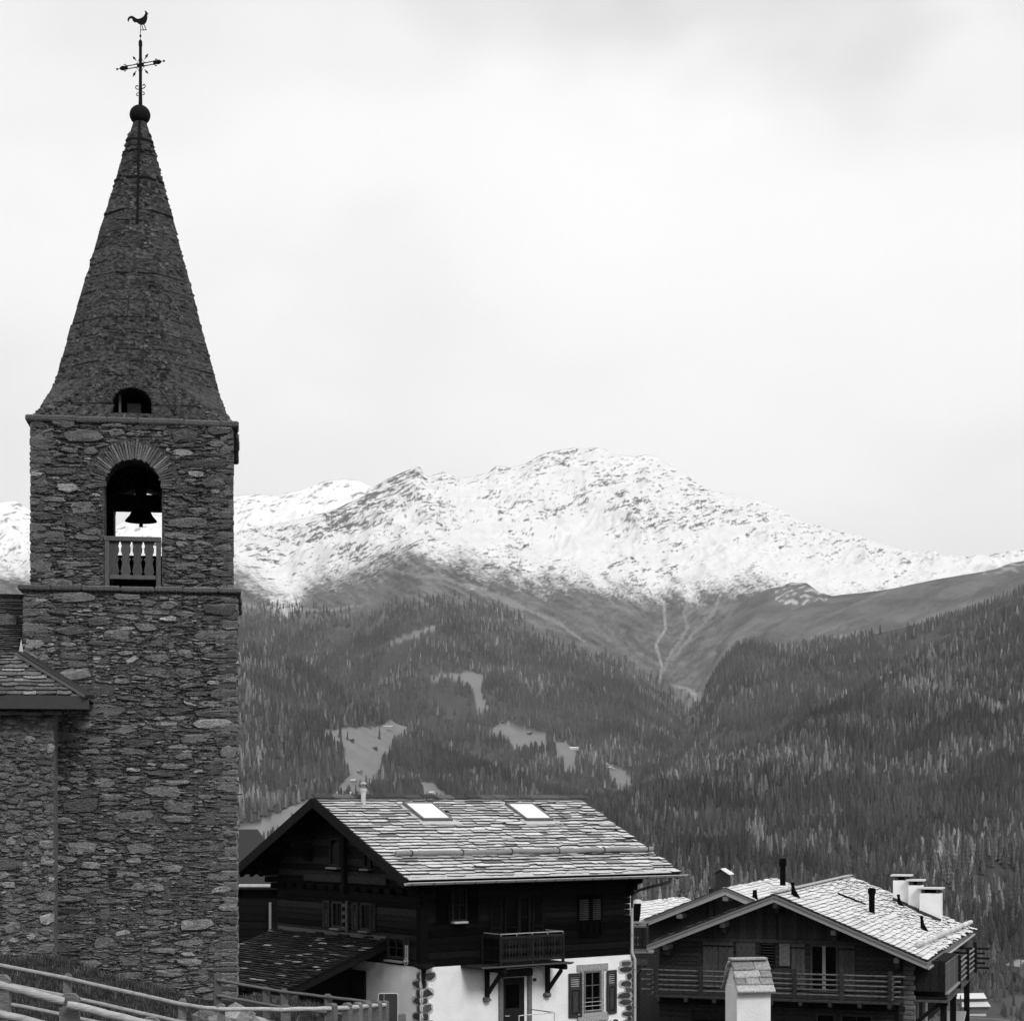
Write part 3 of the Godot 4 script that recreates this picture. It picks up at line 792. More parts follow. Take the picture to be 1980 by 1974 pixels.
# packs stones of falling size into a w by h face; returns [x, y, w, h] of each, largest first
func pack(w: float, h: float, sizes: Array, free: Callable) -> Array:
	var cell := 0.02
	var nx := int(w / cell)
	var ny := int(h / cell)
	var occ := PackedByteArray()
	occ.resize(nx * ny)
	var out := []
	for s in sizes:
		for k in int(s[4]):
			var sw := rng.randf_range(s[0], s[1])
			var sh := minf(rng.randf_range(s[2], s[3]), sw * 0.8)
			var cx := rng.randf_range(-0.02, w + 0.02)
			var cy := rng.randf() * h
			var i0 := maxi(int((cx - sw * 0.5) / cell), 0)
			var i1 := mini(int((cx + sw * 0.5) / cell), nx - 1)
			var j0 := maxi(int((cy - sh * 0.5) / cell), 0)
			var j1 := mini(int((cy + sh * 0.5) / cell), ny - 1)
			if i1 <= i0 or j1 < j0: continue
			var ok := true
			for j in range(j0, j1 + 1):
				var row := j * nx
				for i in range(i0, i1 + 1, 2):
					if occ[row + i]:
						ok = false
						break
				if not ok or occ[row + i1]:
					ok = false
					break
			if not ok: continue
			var x0 := maxf(cx - sw * 0.5, -0.01)
			var x1 := minf(cx + sw * 0.5, w + 0.01)
			if not free.call((x0 + x1) * 0.5, cy, x1 - x0, sh): continue
			for j in range(j0, j1 + 1):
				for i in range(i0, i1 + 1): occ[j * nx + i] = 1
			out.push_back([(x0 + x1) * 0.5, cy, x1 - x0, sh])
	return out

# a rubble face: the biggest stones as parts, the rest as one stuff part
func rubble(parent: Node, t: Transform3D, w: float, h: float, sizes: Array, free: Callable, tone_of: Callable, limit: int, proud := 0.05, flakes := 75.0) -> void:
	var st := pack(w, h, sizes, free)
	st.sort_custom(func(a: Array, b: Array) -> bool: return a[2] * a[3] > b[2] * b[3])
	var rest := Soup.new()
	for k in st.size():
		var q: Array = st[k]
		var tone: float = tone_of.call(q[0], q[1], q[2], q[3])
		var tilt := rng.randf_range(-0.07, 0.07) + (rng.randf_range(-0.35, 0.35) if rng.randf() < 0.18 and q[2] < 0.4 else 0.0)
		var f := t * Transform3D(Basis(Vector3(0, 0, 1), tilt), Vector3(q[0], q[1], 0))
		var pr := proud * rng.randf_range(0.35, 1.4) * clampf(0.45 + q[3] * 6.0, 0.5, 1.2)
		if k < limit:
			var s := Soup.new()
			stone_shape(q[2] + 0.01, q[3] + 0.008, pr, tone, s, f)
			put("stone", s.mesh(), M.rubble, parent)
		else:
			stone_shape(q[2] + 0.01, q[3] + 0.008, pr, tone, rest, f)
	for k in int(w * h * flakes):      # splinters of schist bedded in the mortar
		var fw := rng.randf_range(0.05, 0.30)
		var x := rng.randf_range(fw * 0.6, w - fw * 0.6)
		var y := rng.randf() * h
		var fh := rng.randf_range(0.012, 0.03)
		if not free.call(x, y, fw, fh): continue
		var f := t * Transform3D(Basis(Vector3(0, 0, 1), rng.randf_range(-0.16, 0.16)), Vector3(x, y, 0))
		stone_shape(fw, fh, proud * rng.randf_range(0.5, 1.1), rng.randf_range(0.09, 0.65), rest, f, 3.0)
	if rest.v.size(): put("small_stones", rest.mesh(), M.rubble, parent, "stuff")

# slates laid in courses from the eave up; frame x along the eave, y up the slope, z out of the roof
func slates(parent: Node, t: Transform3D, w: float, len: float, course: float, wmin: float, wmax: float, thick: float, tone_of: Callable, limit: int, mat_: Material, keep: Callable, ragged := 0.25, edge := 0.05) -> void:
	var rest := Soup.new()
	var made := 0
	var y := 0.0
	while y < len - course * 0.3:
		var ch := course * rng.randf_range(0.88, 1.14)
		var x := -rng.randf() * wmax * 0.5
		while x < w:
			var sw := rng.randf_range(wmin, wmax)
			var x0 := maxf(x, 0.0)
			var x1 := minf(x + sw, w)
			x += sw
			if w - x1 < wmin * 0.4: x1 = w; x = w + 1.0
			if x1 - x0 < 0.06: continue
			if not keep.call((x0 + x1) * 0.5, y + ch * 0.5): continue
			var top := minf(ch * 1.75, len - y)
			var pts := PackedVector2Array()
			var g := minf(0.008, thick * 0.12)
			pts.push_back(Vector2(x0 + g, top)); 
			var n := 3 + int((x1 - x0) / 0.35)
			var base := rng.randf_range(-0.5, 0.5) * ragged * ch
			for k in n + 1:
				var u := float(k) / n
				var round_off := 0.0
				if k == 0 or k == n: round_off = rng.randf_range(0.05, 0.5) * ragged * ch
				pts.push_back(Vector2(lerpf(x0 + g, x1 - g, u), base + rng.randf_range(-0.35, 0.35) * ragged * ch + round_off))
			pts.push_back(Vector2(x1 - g, top))
			var lift := thick * rng.randf_range(1.25, 1.7)
			var tone: float = tone_of.call(x0, y)
			var th := thick * rng.randf_range(0.7, 1.25)
			var basis := Basis(Vector3(1, 0, 0), -atan2(lift, top) * 0.98) * Basis(Vector3(0, 0, 1), rng.randf_range(-0.012, 0.012))
			var f := t * Transform3D(basis, Vector3(0, y, lift + rng.randf_range(-0.06, 0.08) * thick))
			var s: Soup = Soup.new() if made < limit else rest
			slab(s, f, pts, th, tone, edge)
			if made < limit: put("slate", s.mesh(), mat_, parent)
			made += 1
		y += ch
	if rest.v.size(): put("upper_slates", rest.mesh(), mat_, parent, "stuff")

func slab(s: Soup, f: Transform3D, pts: PackedVector2Array, th: float, tone: float, edge: float) -> void:      # convex-ish slab, top toned paler than edge to paint in sheen and shade
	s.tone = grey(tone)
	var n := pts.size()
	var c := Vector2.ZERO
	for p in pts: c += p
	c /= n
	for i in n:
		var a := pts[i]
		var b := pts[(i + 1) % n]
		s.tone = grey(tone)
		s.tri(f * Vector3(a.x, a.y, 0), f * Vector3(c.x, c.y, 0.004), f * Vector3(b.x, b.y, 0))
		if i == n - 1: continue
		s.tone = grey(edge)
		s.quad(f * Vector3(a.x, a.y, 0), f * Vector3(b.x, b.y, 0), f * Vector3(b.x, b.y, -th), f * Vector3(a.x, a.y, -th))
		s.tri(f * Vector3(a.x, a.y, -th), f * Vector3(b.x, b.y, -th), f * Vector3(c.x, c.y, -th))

# ---------------------------------------------------------------- the bell tower
func oct(yy: float) -> Array:      # the spire's cross section at a height over eye datum (world Y): eight corners, front facet first, in the tower frame
	var ap: float = line_at([10.0, 2.1, 10.28, 1.99, 11.05, 1.77, 17.2, 0.14], yy)
	var diag: float = line_at([10.0, 1.40, 10.28, 1.30, 10.7, 1.12, 11.05, 1.0, 17.2, 1.0], yy)      # how far the diagonal facets are pushed out
	var ax := 0.026 + 0.05 * clampf((yy - 10.0) / 7.2, 0.0, 1.0)
	var k := ap * minf(diag * 1.41421 - 1.0, 0.97)      # half length of a front facet: a full square at the foot
	if yy > 11.05: k = ap * 0.41421
	else: k = lerpf(ap * 0.41421, ap * 0.93, clampf((11.05 - yy) / 0.95, 0.0, 1.0))
	var o := Vector3(ax, yy + 2.6, -2.245)
	return [o + Vector3(-k, 0, ap), o + Vector3(k, 0, ap), o + Vector3(ap, 0, k), o + Vector3(ap, 0, -k), o + Vector3(k, 0, -ap), o + Vector3(-k, 0, -ap), o + Vector3(-ap, 0, -k), o + Vector3(-ap, 0, k)]

func arch_wall(x0: float, x1: float, y0: float, y1: float, a0: float, a1: float, spring: float, rise: float) -> PackedVector2Array:
	var p := PackedVector2Array([Vector2(x0, y0), Vector2(a0, y0), Vector2(a0, spring)])
	for k in range(1, 16):
		var a := PI - PI * k / 16.0
		p.push_back(Vector2((a0 + a1) * 0.5 + cos(a) * (a1 - a0) * 0.5, spring + sin(a) * rise))
	p.append_array(PackedVector2Array([Vector2(a1, spring), Vector2(a1, y0), Vector2(x1, y0), Vector2(x1, y1), Vector2(x0, y1)]))
	return p

func tower() -> void:
	var t := thing("bell_tower", "tall square rubble stone bell tower with an eight sided stone spire", "tower", Vector3(-8.153, -2.6, -39.67), 0.148)
	var B := 2.6      # world height to tower height
	var s := Soup.new()
	s.bx(Vector3(0, (6.33 + B - 1.5) * 0.5, -2.245), Vector3(4.47, 6.33 + B + 1.5, 4.47))
	var wall := put("wall", s.mesh(), M.mortar, t)
	# belfry stage: four walls, arched openings to front and back
	s = Soup.new()
	var y0 := 6.33 + B
	var y1 := 9.92 + B
	s.prism(Transform3D(Basis(), Vector3(0, 0, 0)), arch_wall(-2.10, 2.155, y0, y1, -0.567, 0.645, 8.60 + B, 0.58), -0.78, -0.085)
	s.prism(Transform3D(Basis(), Vector3(0, 0, 0)), arch_wall(-2.10, 2.155, y0, y1, -0.60, 0.68, 8.62 + B, 0.56), -4.40, -3.72)
	for sx in [-1.0, 1.0]:
		s.bx(Vector3(0.0275 + sx * 1.78, (y0 + y1) * 0.5, -2.25), Vector3(0.69, y1 - y0, 2.94))
	put("belfry_wall", s.mesh(), M.mortar, t)
	s = Soup.new()
	s.tone = grey(0.03)
	s.bx(Vector3(0.03, 7.0 + B, -4.0), Vector3(1.28, 1.25, 0.3), 0.01)
	put("rear_parapet", s.mesh(), M.dark_wood, t)
	# rubble faces
	var sizes := [[0.45, 0.95, 0.14, 0.30, 90], [0.3, 0.75, 0.09, 0.18, 700], [0.2, 0.55, 0.05, 0.11, 4500], [0.10, 0.34, 0.03, 0.065, 14000], [0.05, 0.16, 0.02, 0.05, 16000]]
	var pale := noise(0.6, 3, 51)
	var tone := func(x: float, y: float, w: float, h: float) -> float:
		var v := rng.randf_range(0.16, 0.50)
		var light := 0.03 + 0.10 * clampf(pale.get_noise_2d(x, y * 1.5) * 2.0, 0.0, 1.0)
		if y > 7.2 and y < 9.0: light += 0.16
		if w * h > 0.05: light *= 0.4
		if rng.randf() < light: v = rng.randf_range(0.55, 0.85)
		return v
	var clear := func(_x: float, _y: float, _w: float, _h: float) -> bool: return true
	rubble(t, Transform3D(Basis(), Vector3(-2.235, 0, -0.012)), 4.47, 8.85, sizes, func(x: float, y: float, _w: float, _h: float) -> bool: return not (x < 1.3 and y > 6.35 and y < 6.9 and x > 0.9), tone, 210)
	var arch_free := func(x: float, y: float, w: float, h: float) -> bool:
		var lx := x - 2.10 - 0.039
		var ly := y + y0
		if absf(lx) < 0.61 + w * 0.5 and ly - h * 0.5 < 8.60 + B: return false
		var d := Vector2(maxf(absf(lx) - w * 0.35, 0.0), maxf(ly - h * 0.5 - 8.60 - B, 0.0))
		return ly < 8.6 + B or d.length() > 1.0
	var tone2 := func(x: float, y: float, w: float, h: float) -> float:
		return rng.randf_range(0.5, 0.75) if rng.randf() < 0.05 else rng.randf_range(0.15, 0.44)
	rubble(t, Transform3D(Basis(), Vector3(-2.10, y0, -0.082)), 4.255, y1 - y0, sizes, arch_free, tone2, 90)
	rubble(t, Transform3D(Basis(Vector3.UP, PI / 2), Vector3(2.235, 0, 0)), 4.47, 8.85, [[0.4, 0.85, 0.12, 0.25, 600], [0.15, 0.45, 0.05, 0.11, 3000]], clear, tone, 0, 0.03, 0.0)
	# corner stones
	for e in [[-2.24, -0.3, 8.85, 0.0], [2.24, -0.3, 8.85, 0.0], [-2.105, y0, y1, -0.085], [2.16, y0, y1, -0.085]]:
		var y: float = e[1]
		var sg := signf(e[0])
		while y < e[2] - 0.08:
			var h := minf(rng.randf_range(0.07, 0.24), e[2] - y)
			s = Soup.new()
			s.tone = grey(rng.randf_range(0.18, 0.42))
			var l := rng.randf_range(0.25, 0.6)
			var pr := rng.randf_range(0.004, 0.022)
			s.bx(Vector3(e[0] + sg * (pr - l * 0.5), y + h * 0.5, e[3] + pr - 0.16), Vector3(l, h - rng.randf_range(0.006, 0.03), 0.34), 0.025)
			put("corner_stone", s.mesh(), M.rubble, t)
			y += h
	# ledge and cornice of slabs
	for e in [[6.33, 0.11, 2.33, 0.10, -2.245, 0.0], [9.93, 0.13, 2.24, 0.10, -2.245, 0.026]]:
		for side in 4:
			var x := -float(e[2])
			var f := Transform3D(Basis(Vector3.UP, side * PI / 2), Vector3(e[5], e[0] + B, e[4]))
			while x < e[2] - 0.02:
				var l := minf(rng.randf_range(0.55, 1.1), e[2] - x)
				if e[2] - x - l < 0.3: l = e[2] - x
				s = Soup.new()
				s.tone = grey(rng.randf_range(0.18, 0.30))
				var o := rng.randf_range(-0.02, 0.03)
				s.box(f * Transform3D(Basis(Vector3(0, 0, 1), rng.randf_range(-0.012, 0.012)), Vector3(x + l * 0.5, e[1] * 0.5 + rng.randf_range(-0.008, 0.008), e[2] + o - 0.2)), Vector3(l - 0.008, e[1], 0.42) * 0.5, 0.03)
				put("ledge_slab", s.mesh(), M.rubble, t)
				x += l
	# arch of thin upright stones
	var a := -0.06
	while a < PI + 0.05:
		var da := rng.randf_range(0.045, 0.10)
		var am := a + da * 0.5
		s = Soup.new()
		s.tone = grey(rng.randf_range(0.26, 0.62) if sin(am) > 0.45 else rng.randf_range(0.16, 0.38))
		var l := rng.randf_range(0.30, 0.44) * lerpf(0.7, 1.0, sin(am))
		var f := Transform3D(Basis(Vector3(0, 0, 1), am), Vector3(0.039, 8.60 + B, -0.10))
		s.box(f * Transform3D(Basis(), Vector3(0.585 + l * 0.5 + rng.randf_range(-0.03, 0.01), 0, rng.randf_range(-0.01, 0.025))), Vector3(l, 0.60 * da - 0.006, 0.16) * 0.5, 0.012)
		put("arch_stone", s.mesh(), M.rubble, t)
		a += da
	# spire
	s = Soup.new()
	s.tone = grey(0.075)
	var hs := [10.02, 10.16, 10.28, 10.5, 10.75, 11.05, 12.0, 13.0, 14.0, 15.0, 16.0, 17.2]
	for k in hs.size() - 1:
		var lo := oct(hs[k])
		var hi := oct(hs[k + 1])
		for i in 8:
			var j := (i + 1) % 8
			if i > 0 or k > 4:
				s.quad(lo[i], hi[i], hi[j], lo[j])
				continue
			for r in 6:      # the front facet with the dormer opening left out
				for c in 60:
					var q := []
					for e in [[c, r], [c, r + 1], [c + 1, r + 1], [c + 1, r]]:
						q.push_back(lo[i].lerp(lo[j], e[0] / 60.0).lerp(hi[i].lerp(hi[j], e[0] / 60.0), e[1] / 6.0))
					var m: Vector3 = (q[0] + q[2]) * 0.5
					if dormer(m, 0.02): continue
					s.quad(q[0], q[1], q[2], q[3])
	var top := oct(hs[-1])
	for i in range(1, 7): s.tri(top[0], top[i + 1], top[i])
	var spire := put("spire", s.mesh(), M.spire_stone, t)
	# dormer opening: lining, back, and its ring of stones
	s = Soup.new()
	s.tone = grey(0.05)
	var ring := [Vector2(-0.42, 10.22), Vector2(0.42, 10.22)]
	for k in 11: ring.push_back(Vector2(cos(PI * k / 10.0) * 0.42, 10.40 + sin(PI * k / 10.0) * 0.37))
	for k in ring.size():
		var p: Vector2 = ring[k]
		var q: Vector2 = ring[(k + 1) % ring.size()]
		s.quad(Vector3(p.x, p.y + B, -0.30), Vector3(p.x, p.y + B, -2.2), Vector3(q.x, q.y + B, -2.2), Vector3(q.x, q.y + B, -0.30))
		s.tri(Vector3(p.x, p.y + B, -2.2), Vector3(0, 10.4 + B, -2.2), Vector3(q.x, q.y + B, -2.2))
	put("dormer_lining", s.mesh(), M.spire_stone, spire)
	for k in 11:
		var an := PI * (k + 0.5) / 11.0
		var p := Vector2(cos(an), sin(an))
		s = Soup.new()
		s.tone = grey(rng.randf_range(0.07, 0.12))
		var zf := -2.245 + float(line_at([10.28, 2.0, 11.05, 1.77], 10.4 + p.y * 0.45)) - 0.03
		s.box(Transform3D(Basis(Vector3(0, 0, 1), an), Vector3(p.x * 0.49, 10.40 + p.y * 0.44 + B, zf)), Vector3(0.15, 0.125, 0.16) * 0.5, 0.02)
		put("dormer_stone", s.mesh(), M.spire_stone, spire)
	# blocks on its facets
	var yb := 10.04
	var hidden := Soup.new()
	while yb < 17.0:
		var hgt := rng.randf_range(0.26, 0.42)
		var yt := minf(yb + hgt, 17.15)
		if yb < 11.05 and yt > 11.05: yt = 11.05
		var lo := oct(yb)
		var hi := oct(yt)
		for i in 8:
			var j := (i + 1) % 8
			var wid: float = lo[i].distance_to(lo[j])
			if wid < 0.02: continue
			var nb := maxi(1, roundi(wid / rng.randf_range(0.45, 0.8)))
			var shift := rng.randf_range(-0.2, 0.2) / nb
			for k in nb:
				var u0 := 0.0 if k == 0 else float(k) / nb + shift
				var u1 := 1.0 if k == nb - 1 else float(k + 1) / nb + shift
				var p0: Vector3 = lo[i].lerp(lo[j], u0)
				var p1: Vector3 = lo[i].lerp(lo[j], u1)
				var p2: Vector3 = hi[i].lerp(hi[j], u1)
				var p3: Vector3 = hi[i].lerp(hi[j], u0)
				if i == 0 and yb < 10.95 and yt > 10.2 and p1.x > -0.46 and p0.x < 0.46:      # keep clear of the dormer opening
					if p0.x < -0.5:
						var q := (-0.44 - p0.x) / (p1.x - p0.x)
						p2 = p3.lerp(p2, q); p1 = p0.lerp(p1, q)
					elif p1.x > 0.5:
						var q := (0.44 - p0.x) / (p1.x - p0.x)
						p3 = p3.lerp(p2, q); p0 = p0.lerp(p1, q)
					elif yt < 10.3: pass
					elif yb > 10.78: pass
					else: continue
				var nn := (p1 - p0).cross(p3 - p0).normalized()
				var front := i in [0, 1, 7]
				var so: Soup = Soup.new() if front else hidden
				block(so, [p0, p1, p2, p3], nn, rng.randf_range(0.012, 0.034) * clampf((17.6 - yb) * 0.35, 0.25, 1.0), rng.randf_range(0.065, 0.10) * (1.35 if rng.randf() < 0.06 else 1.0))
				if front: put("spire_block", so.mesh(), M.spire_stone, spire)
		yb = yt
	put("rear_spire_blocks", hidden.mesh(), M.spire_stone, spire, "stuff")
	# pale lichen patches
	s = Soup.new()
	for k in 150:
		var y := 10.1 + 6.0 * pow(rng.randf(), 2.2)
		var o := oct(y)
		var i: int = [0, 0, 1, 7][rng.randi() % 4]
		var p: Vector3 = o[i].lerp(o[(i + 1) % 8], rng.randf())
		if i == 0 and absf(p.x) < 0.5 and y > 10.15 and y < 10.85: continue
		var nn: Vector3 = (o[(i + 1) % 8] - o[i]).cross(Vector3.UP).normalized() * -1.0
		var outw := (p - Vector3(0.03, p.y, -2.245)).normalized()
		var bs := Basis.looking_at(-(outw + Vector3(0, 0.25, 0)).normalized())
		stone_shape(rng.randf_range(0.02, 0.13), rng.randf_range(0.02, 0.10), 0.045, rng.randf_range(0.22, 0.42), s, Transform3D(bs, p + outw * 0.012), 2.0)
	for k in 1700:      # rough weathered surface: knobs and chips
		var y := 10.1 + 6.8 * pow(rng.randf(), 1.5)
		var o := oct(y)
		var i: int = [0, 0, 1, 7, 2, 6][rng.randi() % 6]
		var p: Vector3 = o[i].lerp(o[(i + 1) % 8], rng.randf())
		if dormer(p, 0.16): continue
		var outw := (p - Vector3(0.03, p.y, -2.245)).normalized()
		var bs := Basis.looking_at(-(outw + Vector3(0, 0.25, 0)).normalized())
		stone_shape(rng.randf_range(0.05, 0.26), rng.randf_range(0.03, 0.13), rng.randf_range(0.012, 0.028), (rng.randf_range(0.02, 0.08) if rng.randf() < 0.55 else rng.randf_range(0.10, 0.28)), s, Transform3D(bs, p + outw * 0.004), 2.5)
	put("lichen", s.mesh(), M.rubble, spire, "stuff")
	# things seen in the dormer opening
	s = Soup.new()
	s.tone = grey(0.13)
	s.bx(Vector3(0.02, 10.38 + B, -0.95), Vector3(0.30, 0.34, 0.2), 0.01)
	s.bx(Vector3(-0.27, 10.42 + B, -0.62), Vector3(0.05, 0.5, 0.05))
	put("dormer_frame", s.mesh(), M.grey_wood, spire)
	# iron bands, and the conductor down the front
	for y in [16.72, 16.45, 15.78, 14.98]:
		var o := oct(y)
		s = Soup.new()
		for i in 8:
			var c := Vector3(0.06, y + B, -2.245)
			var p: Vector3 = o[i] + (o[i] - c).normalized() * 0.03
			var q: Vector3 = o[(i + 1) % 8] + (o[(i + 1) % 8] - c).normalized() * 0.03
			s.bar(p, q, 0.018, 0.045)
		put("iron_band", s.mesh(), M.iron, spire)
	s = Soup.new()
	var oa := oct(17.15)
	var ob := oct(14.65)
	s.bar((oa[0] + oa[1]) * 0.5 + Vector3(0, 0, 0.05), (ob[0] + ob[1]) * 0.5 + Vector3(0, 0, 0.05), 0.055, 0.03)
	put("conductor_rod", s.mesh(), M.iron, spire)
	s = Soup.new()
	var prof := []
	for k in 13: prof.push_back(Vector2(maxf(sin(PI * k / 12.0) * 0.235, 0.001), -cos(PI * k / 12.0) * 0.225))
	s.lathe(Vector3(0.075, 17.36 + B, -2.245), prof, 24)
	put("spire_ball", s.mesh(), M.iron, spire)
	# railing in the belfry opening
	var rail := Node3D.new()
	rail.name = "railing"
	t.add_child(rail)
	var zr := -0.10
	for e in [[-0.52, 0.10, 6.45, 7.42], [0.565, 0.10, 6.45, 7.42]]:
		s = Soup.new()
		s.tone = grey(rng.randf_range(0.10, 0.12))
		s.bx(Vector3(e[0] + 0.01, (e[2] + e[3]) * 0.5 + B, zr), Vector3(e[1], e[3] - e[2], 0.10), 0.008)
		put("post", s.mesh(), M.grey_wood, rail)
	s = Soup.new(); s.tone = grey(0.12)
	s.bx(Vector3(0.03, 7.47 + B, zr), Vector3(1.20, 0.10, 0.13), 0.01)
	put("top_rail", s.mesh(), M.grey_wood, rail)
	s = Soup.new(); s.tone = grey(0.11)
	s.bx(Vector3(0.03, 6.65 + B, zr), Vector3(0.97, 0.09, 0.08), 0.008)
	put("bottom_rail", s.mesh(), M.grey_wood, rail)
	var half := [6.70, 0.03, 6.74, 0.035, 6.77, 0.0125, 6.80, 0.02, 6.86, 0.03, 6.96, 0.05, 7.0, 0.04, 7.06, 0.012, 7.07, 0.05, 7.12, 0.05, 7.2, 0.022, 7.26, 0.018, 7.33, 0.035, 7.37, 0.02, 7.42, 0.004]
	for k in 5:
		var xl := -0.47 + 0.245 * (k - 0.0) - 0.015
		var p := PackedVector2Array()
		var ys := []
		for q in range(0, half.size(), 2): ys.push_back(half[q])
		for y in ys: p.push_back(Vector2(minf(xl + 0.245 - line_at(half, y), 0.53), y + B))
		ys.reverse()
		for y in ys: p.push_back(Vector2(xl + (line_at(half, y) if k > 0 else 0.012), y + B))
		if xl + 0.245 > 0.62: continue
		s = Soup.new(); s.tone = grey(rng.randf_range(0.07, 0.095))
		s.prism(Transform3D(Basis(), Vector3(0, 0, zr - 0.02)), p, -0.012, 0.012)
		put("baluster_board", s.mesh(), M.grey_wood, rail)
	# an iron spike in the right edge
	s = Soup.new()
	s.tube([Vector3(2.2, 2.0 + B, -0.1), Vector3(2.36, 2.0 + B, -0.08)], 0.012, 5)
	put("iron_spike", s.mesh(), M.iron, t)
	# the bell and its beam
	var bell := thing("church_bell", "dark bronze bell hanging from a wooden beam in the belfry opening", "bell", t.transform * Vector3(0.10, 8.16 + B, -2.2), 0.148)
	s = Soup.new()
	s.tone = grey(0.03)
	s.lathe(Vector3.ZERO, [Vector2(0.30, 0.0), Vector2(0.36, 0.01), Vector2(0.34, 0.05), Vector2(0.26, 0.14), Vector2(0.20, 0.26), Vector2(0.175, 0.42), Vector2(0.15, 0.48), Vector2(0.0, 0.52)], 28)
	put("bell_body", s.mesh(), M.iron, bell)
	s = Soup.new()
	s.tone = grey(0.03)
	s.tube([Vector3(0, 0.4, 0), Vector3(0, 0.02, 0), Vector3(0, -0.11, 0)], [0.02, 0.03, 0.05], 8)
	put("clapper", s.mesh(), M.iron, bell)
	s = Soup.new()
	s.tone = grey(0.02)
	s.bx(Vector3(0, 0.42, 0), Vector3(2.95, 0.36, 0.3), 0.02)
	put("beam", s.mesh(), M.dark_wood, bell)
	s = Soup.new()
	s.tone = grey(0.02)
	s.bx(Vector3(0, 0.85, 0), Vector3(0.24, 0.6, 0.28), 0.02)
	put("headstock", s.mesh(), M.dark_wood, bell)
	cross_and_cock(t)

func dormer(m: Vector3, grow: float) -> bool:
	var y := m.y - 2.6
	if absf(m.x) > 0.42 + grow or y < 10.22 - grow or y > 10.77 + grow: return false
	return y < 10.4 or Vector2(m.x / (0.42 + grow), (y - 10.4) / (0.37 + grow)).length() < 1.0

func block(s: Soup, p: Array, nn: Vector3, proud: float, tone: float) -> void:
	var c: Vector3 = (p[0] + p[1] + p[2] + p[3]) * 0.25
	var up: Array[Vector3] = []
	for q in p:
		var e: Vector3 = q - c
		up.push_back(c + e * (1.0 - 0.020 / maxf(e.length(), 0.03)) + nn * proud * rng.randf_range(0.6, 1.25))
	s.tone = grey(tone)
	var mid := (up[0] + up[1] + up[2] + up[3]) * 0.25 + nn * rng.randf_range(-0.004, 0.012)
	for i in 4:
		var j := (i + 1) % 4
		s.tone = grey(tone * rng.randf_range(0.92, 1.08))
		s.tri(up[i], mid, up[j])
		s.quad(p[i], up[i], up[j], p[j])

func scroll(s: Soup, c: Vector3, r: float, a0: float, a1: float, th: float, flip: float) -> void:
	var pts := []
	for k in 13:
		var u := k / 12.0
		var a := lerpf(a0, a1, u)
		var rr := r * lerpf(1.0, 0.35, u)
		pts.push_back(c + Vector3(cos(a) * rr * flip, sin(a) * rr, 0))
	s.tube(pts, th, 5)

